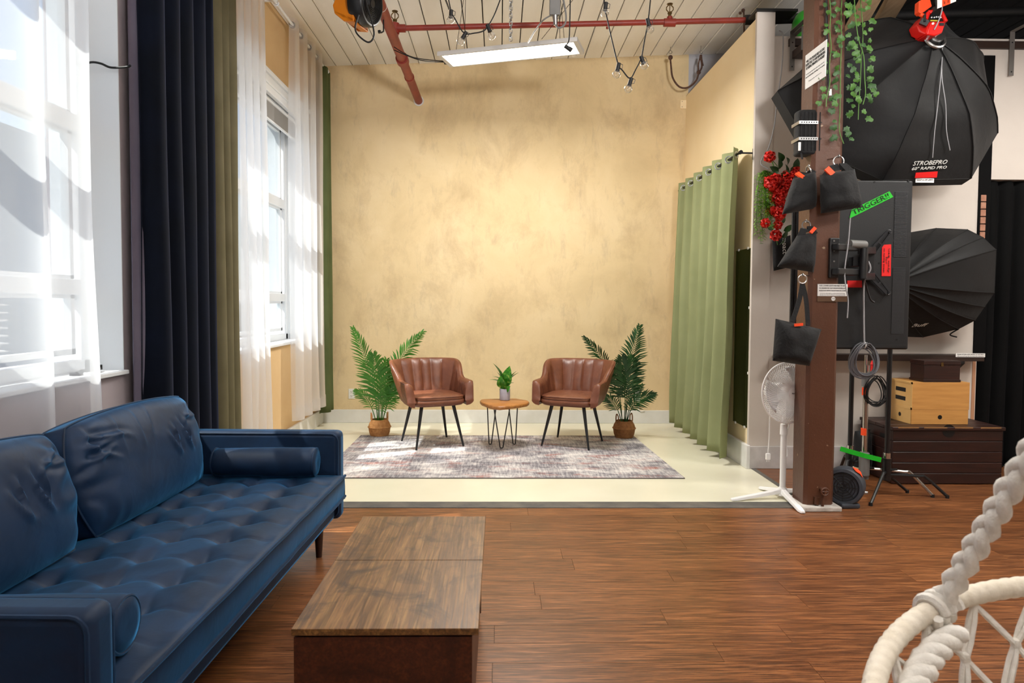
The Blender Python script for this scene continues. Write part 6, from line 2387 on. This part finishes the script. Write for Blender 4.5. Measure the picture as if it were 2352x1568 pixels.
M().cbox((3.47, by0 - 0.003, zb0 + 0.14), (0.02, 0.006, 0.03)).build('clasp', brass, t, W=True)

# ================================================================== light stands and cables
chrome = pm('chrome', 'c4c2be', 0.18, 1.0)
stand_blk = pm('black stand tube', '0d0d0f', 0.35)


def cstand(label, bx, by, Y, top_px, mt_, legs, h=0.16, rad=0.017, grp='studio stands beside the pillar'):
    c = at(bx, by, Y)
    c.z = 0
    zt = at(bx, top_px, Y).z
    t = thing('light_stand', label, 'stand', c, 0, grp)
    M().cyl(c + V((0, 0, h)), V((c.x, c.y, zt)), rad, n=16).build('pole', mt_, t, W=True, smooth=True)
    M().cyl(c + V((0, 0, h + 0.10)), c + V((0, 0, h + 0.14)), rad * 1.5, n=16).build('collar', chrome, t, W=True, smooth=True)
    M().cyl(c + V((0, 0, h - 0.06)), c + V((0, 0, h + 0.10)), rad * 1.75, n=16).build('base_casting', mt_ if mt_ is not chrome else grey_pl, t, W=True, smooth=True)
    for (lx, ly, hz, kf) in legs:
        f = atz(lx, ly, 0.012)
        p0 = c + V((0, 0, hz))
        kn = p0.lerp(V((f.x, f.y, hz)), kf)
        M().tube(smoothpath([p0, p0.lerp(kn, 0.85), kn.lerp(f, 0.08), f], 5), 0.011, 8).build('leg', mt_, t, W=True, smooth=True)
        M().cyl(f + V((0, 0, -0.012)), f + V((0, 0, 0.01)), 0.013, n=10).build('foot_cap', black_rubber, t, W=True, smooth=True)
    M().cyl(c + V((0.01, -0.02, h + 0.02)), c + V((0.05, -0.05, h + 0.03)), 0.008, n=8).build('clamp_screw', dark_metal, t, W=True)
    return t


t1 = cstand('black stand with three bent legs in front of the dark chest', 2036, 1085, 4.86, 800, stand_blk, [(2000, 1157, 0.17, 0.22), (2084, 1128, 0.12, 0.25), (2176, 1140, 0.15, 0.62)], h=0.17)
t2 = cstand('black stand half hidden by the right edge of the pillar', 1951, 1075, 5.12, 800, stand_blk, [(1925, 1088, 0.2, 0.4), (1975, 1078, 0.14, 0.6), (1935, 1128, 0.2, 0.3)], h=0.17)
t3 = cstand('chrome stand wrapped with orange tape between the two black stands', 1984, 1085, 4.98, 838, chrome, [(2142, 1138, 0.17, 0.66), (1936, 1106, 0.15, 0.5), (1990, 1078, 0.2, 0.3)], h=0.15, rad=0.019)
c = at(1984, 1000, 4.98)
for y0, y1 in ((890, 907), (983, 999)):
    M().cyl(V((c.x, c.y, at(1984, y0, 4.98).z)), V((c.x, c.y, at(1984, y1, 4.98).z)), 0.021, n=16).build('orange_tape', orange_tape, t3, W=True, smooth=True)
M().cyl(V((c.x, c.y, at(1984, 862, 4.98).z)), V((c.x, c.y, at(1984, 886, 4.98).z)), 0.026, n=16).build('grip_collar', grey_pl, t3, W=True, smooth=True)
M().cyl(V((c.x, c.y, at(1984, 838, 4.98).z)), V((c.x, c.y, at(1984, 815, 4.98).z)), 0.011, n=12).build('spigot', chrome, t3, W=True, smooth=True)
M().cyl(at(1985, 1040, 4.95), at(1985, 1090, 4.95), 0.036, n=16).build('wheel_casting', grey_pl, t3, W=True, smooth=True)
# green tape bridging the stands
P = [at(1930, 1030, 5.0), at(1950, 1036, 4.97), at(1985, 1046, 4.92), at(2024, 1056, 4.84)]
tag(strap(P, 0.035, 0.003, (0, 0, 1)).build('green_tape_band', green_tape), 'bright green tape band stretched between the light stands near the floor', 'tape')


def coil(name, label, px, py, rx, ry, Y, n, r, mt_, seed, tie=None):
    c = at(px, py, Y)
    t = thing(name, label, 'cable', c - V((0, 0, ry)))
    rr_ = random.Random(seed)
    pts = []
    for k in range(n):
        ox, oz, oy = rr_.uniform(-.012, .012), rr_.uniform(-.015, .015), rr_.uniform(-.02, .02)
        sx, sz = rx * rr_.uniform(0.78, 1.05), ry * rr_.uniform(0.85, 1.05)
        for j in range(24):
            a = 2 * pi * j / 24 + pi / 2
            pts.append(c + V((cos(a) * sx + ox, oy + 0.015 * sin(a * 2), sin(a) * sz + oz - (1 - sz / ry) * 0)))
    M().tube(smoothpath(pts, 2), r, 5).build('cable', mt_, t, W=True, smooth=True)
    if tie:
        M().torus(c + V((0, 0, ry)), 0.022, 0.004, rotm('Y', pi / 2), 14, 5).build('cable_tie', tie, t, W=True, smooth=True)
        M().tube([c + V((0, 0, ry)), at(1985, 790, Y)], 0.005, 6).build('hanging_lead', mt_, t, W=True, smooth=True)
    return t


coil('coiled_cable', 'coil of grey cable hanging below the display', 1984, 829, 0.095, 0.115, 4.80, 9, 0.0052, pm('slate cable', '5d5d62', 0.5), 2, plate)
coil('coiled_cable', 'tangled coil of thin black cable on the chrome stand', 2010, 896, 0.075, 0.10, 4.93, 7, 0.004, black_rubber, 5)
p = at(2004, 838, 4.93)
tag(M().cyl(p, p + V((0.012, 0, 0.03)), 0.016, n=12).cyl(p + V((0.0, 0, -0.05)), p, 0.012, n=12).build('plug_end', red_tape, smooth=True), 'small red plug hanging by the coiled cables', 'plug')
# black soft bag behind the stands
Yz = 5.45
t = thing('gear_bag', 'black soft bag standing on the floor behind the chrome stand', 'bag', at(1978, 1078, Yz))
m, nrm = pouch([(1964, 990), (1998, 985), (2000, 1075), (1962, 1078)], Yz, 0.14, seed=8.0)
m.build('body', cordura, t, W=True, smooth=True)

# grey floor blower beside the pillar
bl_c = at(1944, 1134, 4.56)
t = thing('floor_blower', 'grey drum shaped floor blower standing right of the pillar foot', 'fan', (bl_c.x, bl_c.y, 0))
ax = V((-0.55, -0.80, 0.05)).normalized()
x_, y_ = frame_of(ax)
m3 = Matrix((x_, y_, ax)).transposed()
c = V((bl_c.x + 0.01, bl_c.y + 0.05, 0.137))
slate = pm('slate grey plastic', '3b4048', 0.5, c2='343840', ns=8)
M().lathe([(0.0005, -0.07), (0.11, -0.07), (0.128, -0.06), (0.128, 0.05), (0.12, 0.06), (0.10, 0.062), (0.095, 0.05), (0.0005, 0.05)], c, 36, m3).build('drum', slate, t, W=True, smooth=True)
m = M()
for k in range(5):
    m.torus(c + ax * 0.058, 0.02 + 0.018 * k, 0.003, m3, 24, 5)
for k in range(8):
    a = 2 * pi * k / 8
    m.tube([c + ax * 0.057, c + ax * 0.057 + (x_ * cos(a) + y_ * sin(a)) * 0.1], 0.0025, 5)
m.build('grille', blk, t, W=True, smooth=True)
M().box((c.x - 0.06, c.y - 0.09, 0.0), (c.x + 0.07, c.y + 0.08, 0.035)).build('foot', slate, t, W=True, bevel=0.012)
strap([c + V((0.045, -0.04, 0.122)), c + V((0.075, -0.04, 0.108)), c + V((0.1, -0.035, 0.083))], 0.06, 0.003, (-0.55, -0.8, 0)).build('orange_tape', orange_tape, t, W=True)
M().cyl(c + V((0.12, 0, -0.05)), c + V((0.16, 0.0, -0.052)), 0.012, n=10).build('knob', steel, t, W=True, smooth=True)

# drain valve at the foot of the pillar
t = thing('drain_valve', 'small rusty brown pipe valve at the front foot of the pillar', 'valve', at(1890, 1180, PYF - 0.035))
p = at(1890, 1126, PYF - 0.03)
M().cyl(V((p.x, PYF - 0.03, 0.0)), p, 0.0095, n=10).cyl(p, V((p.x, PYF, p.z)), 0.012, n=10).build('pipe', brown_paint, t, W=True, smooth=True)
M().torus(p + V((0, -0.03, 0.0)), 0.024, 0.006, rotm('X', pi / 2), 16, 6).cyl(p + V((-0.024, -0.03, 0)), p + V((0.024, -0.03, 0)), 0.005, n=6).cyl(p + V((0, -0.03, -0.024)), p + V((0, -0.03, 0.024)), 0.005, n=6).cyl(p, p + V((0, -0.032, 0)), 0.007, n=8).build('handwheel', brown_paint, t, W=True, smooth=True)
M().cyl(V((p.x - 0.03, PYF - 0.008, p.z - 0.10)), V((p.x - 0.03, PYF - 0.008, p.z - 0.05)), 0.018, n=12).build('coupling', brown_paint, t, W=True, smooth=True)

# ================================================================== white pedestal fan
fan_w = pm('white fan plastic', 'f4f4f4', 0.35)
fc = atz(1797, 1136, 0.02)
fc.z = 0
t = thing('pedestal_fan', 'white pedestal fan standing left of the brown pillar', 'fan', fc)
hz_ = at(1800, 902, fc.y).z
M().cyl(fc + V((0, 0, 0.03)), fc + V((0, 0, 0.50)), 0.021, n=18).build('lower_tube', fan_w, t, W=True, smooth=True)
M().cyl(fc + V((0, 0, 0.48)), fc + V((0, 0, hz_ - 0.06)), 0.014, n=18).build('upper_tube', fan_w, t, W=True, smooth=True)
M().cyl(fc + V((0, 0, 0.455)), fc + V((0, 0, 0.53)), 0.027, 0.024, 18).build('height_collar', fan_w, t, W=True, smooth=True)
M().cyl(fc + V((0, 0, 0.02)), fc + V((0, 0, 0.075)), 0.045, 0.026, 20).build('base_hub', fan_w, t, W=True, smooth=True)
for lx, ly in ((1679, 1150), (1845, 1180), (1745, 1122), (1852, 1128)):
    f = atz(lx, ly, 0.0)
    f.z = 0.012
    p0 = fc + V((0, 0, 0.045))
    m = M()
    d = (f - p0)
    s_ = V((-d.y, d.x, 0)).normalized()
    rows_ = [(0, 0.022, 0.022), (0.25, 0.025, 0.016), (0.9, 0.024, 0.012), (1.0, 0.016, 0.010)]
    for tt, w_, h_ in rows_:
        p = p0.lerp(f, tt)
        p.z = 0.045 * (1 - tt) ** 1.2 + 0.012
        m.v += [p + s_ * w_ - V((0, 0, h_)), p + s_ * w_ * 0.7 + V((0, 0, h_ * 0.6)), p - s_ * w_ * 0.7 + V((0, 0, h_ * 0.6)), p - s_ * w_ - V((0, 0, h_))]
    for k in range(3):
        m.f += [(k * 4 + i, k * 4 + (i + 1) % 4, (k + 1) * 4 + (i + 1) % 4, (k + 1) * 4 + i) for i in range(4)]
    m.f += [(3, 2, 1, 0), (12, 13, 14, 15)]
    m.build('leg', fan_w, t, W=True, bevel=0.005)
hc = at(1809, 902, fc.y - 0.04)
ax = V((0.28, -0.95, 0.06)).normalized()
x_, y_ = frame_of(ax)
m3 = Matrix((x_, y_, ax)).transposed()
RF = 0.212
M().lathe([(0.0005, -0.20), (0.05, -0.195), (0.066, -0.16), (0.07, -0.09), (0.062, -0.06), (0.0005, -0.055)], hc, 24, m3).build('motor', fan_w, t, W=True, smooth=True)
M().cyl(hc - ax * 0.12 + V((0, 0, -0.05)), fc + V((0, 0, hz_ - 0.14)), 0.026, n=14).build('neck', fan_w, t, W=True, smooth=True)
m = M()
for k in range(76):
    a = 2 * pi * k / 76
    d = x_ * cos(a) + y_ * sin(a)
    tg = -x_ * sin(a) + y_ * cos(a)
    m.tube([hc + d * (0.04 + (RF - 0.04) * f) + tg * 0.035 * sin(pi * f) + ax * (0.062 * (1 - f ** 2.2)) for f in (0, 0.2, 0.45, 0.7, 0.9, 1.0)], 0.0024, 4)
    m.tube([hc + d * (0.07 + (RF - 0.07) * f) + ax * (-0.075 * (1 - f ** 2.4)) for f in (0, 0.35, 0.7, 0.92, 1.0)], 0.0024, 4)
for rr_, off in ((0.12, 0.045), (0.175, 0.022), (0.12, -0.06)):
    m.torus(hc + ax * off, rr_, 0.0022, m3, 40, 5)
g = m.build('cage_wires', fan_w, t, W=True, smooth=True)
M().torus(hc, RF, 0.0065, m3, 60, 8).build('cage_rim', fan_w, t, W=True, smooth=True)
M().lathe([(0.0005, 0.072), (0.03, 0.071), (0.042, 0.066), (0.044, 0.056), (0.0005, 0.056)], hc, 28, m3).build('hub_cap', fan_w, t, W=True, smooth=True)
lettering('PELONIS', 0.014, ink, t, basis(hc + ax * 0.0735, x_ if x_.x > 0 else -x_, (0, 0, 1)), width=0.046)
bl_m = pm('pale fan blade', 'd8d9dc', 0.3)
for k in range(3):
    a0 = 2 * pi * k / 3 + 0.5
    m = M().grid(lambda u, v: hc + (x_ * cos(a0 + 1.35 * v * (0.55 + 0.45 * u)) + y_ * sin(a0 + 1.35 * v * (0.55 + 0.45 * u))) * (0.04 + 0.145 * u) + ax * (0.01 + (v - 0.5) * 0.05), 8, 8)
    m.build('blade', bl_m, t, W=True, smooth=True, solid=0.003)
M().cyl(hc - ax * 0.03, hc + ax * 0.035, 0.045, n=20).build('blade_hub', fan_w, t, W=True, smooth=True)
m = M().tube(smoothpath([hc + V((-0.09, 0.08, -0.10)), at(1768, 960, fc.y + 0.12), at(1767, 1000, fc.y + 0.12), at(1764, 1040, fc.y + 0.12)], 6), 0.004, 6)
m.tube(smoothpath([at(1800, 965, fc.y + 0.05), at(1803, 1000, fc.y + 0.05), at(1808, 1040, fc.y + 0.05), at(1806, 1048, fc.y + 0.05), at(1801, 1030, fc.y + 0.05), at(1810, 985, fc.y + 0.05), at(1814, 972, fc.y + 0.05)], 6), 0.004, 6)
m.build('cord', fan_w, t, W=True, smooth=True)
p = at(1764, 1048, fc.y + 0.12)
M().cbox(p, (0.03, 0.02, 0.045)).box(p + V((-0.009, -0.002, -0.04)), p + V((-0.006, 0.004, -0.02))).box(p + V((0.006, -0.002, -0.04)), p + V((0.009, 0.004, -0.02))).build('plug', fan_w, t, W=True, bevel=0.004)
# ================================================================== macrame swing chair in the right foreground
cotton = NM('white cotton rope')
v = cotton.coords()
cotton.set(Base_Color=cotton.ramp(cotton.noise(v, 40, 4), [(0.3, 'd9d4cb'), (0.7, 'efece6')]), Roughness=0.95)
cotton.bump(cotton.noise(v, 130, 4, 0.6), 0.6, 0.004)
cotton = cotton.m
cotton_w = pm('ivory wrapped cotton', 'd6ccba', 0.95, c2='e2dacb', ns=30, bs=0.2, bsc=150)
Cc = V((1.146, 1.004, 0.651))
nrm = V((sin(-0.1563), sin(-0.1853), 1)).normalized()
u_ = nrm.cross(V((0, 1, 0))).normalized()
v_ = nrm.cross(u_)
RS = 0.50


def ringp(a, r=RS, dz=0.0):
    return Cc + (u_ * cos(a) + v_ * sin(a)) * r + nrm * dz


sw = thing('swing_chair', 'white macrame swing chair with a wrapped hoop in the right foreground', 'swing chair', Cc - V((0, 0, 0.45)))
# wrapped hoop: a torus with the ridges of the winding rope
NS, NT = 520, 12
m = M()


def hoop(uu, vv):
    a = 2 * pi * uu
    b = 2 * pi * vv
    rid = 0.0032 * abs(sin(a * 60 + b * 0.5)) ** 0.45
    r = 0.0195 + rid
    d = u_ * cos(a) + v_ * sin(a)
    return Cc + d * (RS + r * cos(b)) + nrm * r * sin(b)


m.grid(hoop, NS, NT, cu=True, cv=True).build('hoop', cotton_w, sw, W=True, smooth=True, ang=R(80))


def twist(path, r, strands, pitch, mt_, nm, sub=1.0, bump_=0.0, braid=False):
    m = M()
    L = 0
    P = path
    S = [0]
    for i in range(1, len(P)):
        S.append(S[-1] + (P[i] - P[i - 1]).length)
    for k in range(strands):
        q = []
        for i, p in enumerate(P):
            d = (P[min(i + 1, len(P) - 1)] - P[max(i - 1, 0)]).normalized()
            x, y = frame_of(d)
            a = 2 * pi * (k / strands + S[i] / pitch)
            q.append(p + ((x * 1.25 * sin(a) + y * 0.7 * sin(2 * a)) if braid else (x * cos(a) + y * sin(a))) * r)
        m.tube(q, [r * 1.05 * sub + bump_ * noise.noise((i * 0.5, k * 3.0, 0)) for i in range(len(q))], 8)
    return m.build(nm, mt_, sw, W=True, smooth=True, ang=R(80))


KN = on = None
RWI = RW.inverted()


def proj(p):
    c = RWI @ (V(p) - EYE)
    return V((PX + FPX * c.x / -c.z, PY - FPX * c.y / -c.z))


aK = min((2 * pi * k / 720 for k in range(720)), key=lambda a: (proj(ringp(a)) - V((2160, 1388))).length)
kp = ringp(aK)
# the four ropes meet on the axis of the hoop; the apex height follows from the rope's slope
hang = V((Cc.x, Cc.y, 2.28))
best = min(((1.3 + 0.01 * k) for k in range(160)), key=lambda z: min((proj(kp.lerp(V((Cc.x, Cc.y, z)), t_ / 100)) - V((2338, 1092))).length for t_ in range(5, 60)))
hang.z = best
twist([kp.lerp(hang, f / 110) for f in range(111)], 0.0105, 3, 0.15, cotton, 'hanging_rope', 1.3, 0.003, True)
M().torus(hang + V((0, 0, 0.03)), 0.03, 0.006, rotm('X', pi / 2), 20, 7).build('top_ring', steel, sw, W=True, smooth=True)
twist([hang.lerp(V((hang.x, hang.y, zc(hang.x))), 0.03 + 0.97 * f / 90) for f in range(91)], 0.009, 3, 0.12, cotton, 'ceiling_rope', 1.3, 0.002, True)
# knot where the hanger grips the hoop
m = M()
for k in range(3):
    a = aK + (k - 1) * 0.045
    c = ringp(a)
    tg = (-u_ * sin(a) + v_ * cos(a))
    x, y = frame_of(tg)
    m.tube([c + (x * cos(b) + y * sin(b)) * 0.029 + tg * 0.012 * b / pi for b in [2 * pi * j / 16 for j in range(17)]], 0.011, 7)
m.build('knot', cotton, sw, W=True, smooth=True)
for k in range(1, 4):
    a = aK + k * pi / 2
    p = ringp(a)
    twist([p.lerp(hang, f / 110) for f in range(111)], 0.0105, 3, 0.15, cotton, 'hanging_rope', 1.3, 0.003, True)
# thick twisted edging just inside the front of the hoop
f0 = aK
side = 1 if ringp(aK + 0.3).y < kp.y else -1
path = [ringp(f0 + side * t_, RS - 0.045 - 0.012 * sin(t_ * 3), -0.035) for t_ in [0.02 + 1.9 * i / 60 for i in range(61)]]
twist(path, 0.013, 3, 0.12, cotton, 'twisted_edging', 1.2, 0.004)
# diamond net hanging from the hoop to the seat
nn = 22
levels = [(RS - 0.01, -0.015), (RS - 0.05, -0.105), (RS - 0.09, -0.20), (RS - 0.15, -0.30), (RS - 0.24, -0.39), (RS - 0.34, -0.44)]
m = M()
kn = M()


def netp(i, l):
    return ringp(aK + 0.12 + 2 * pi * (i + 0.5 * (l % 2)) / nn, *levels[l])


for l in range(len(levels) - 1):
    for i in range(nn):
        p = netp(i, l)
        for di in ((0, -1) if l % 2 == 0 else (0, 1)):
            q = netp(i + di, l + 1)
            s_ = (q - p).cross(nrm).normalized() * 0.005
            for sg in (-1, 1):
                m.tube([p + s_ * sg * 0.4, p.lerp(q, 0.3) + s_ * sg * 1.1, p.lerp(q, 0.7) + s_ * sg * 1.1, q + s_ * sg * 0.4], 0.0058, 6)
        if l:
            kn.sphere(p, 0.0125, 8, (0.9, 0.9, 1.2))
m.build('net', cotton, sw, W=True, smooth=True)
kn.build('net_knot', cotton, sw, W=True, smooth=True)['kind'] = 'stuff'
m = M().grid(lambda u, v: ringp(2 * pi * u, 0.02 + (RS - 0.35) * v, -0.45 - 0.01 * cos(v * 3)), 40, 6, cu=True)
m.build('seat_pad', cotton, sw, W=True, smooth=True, solid=0.02)
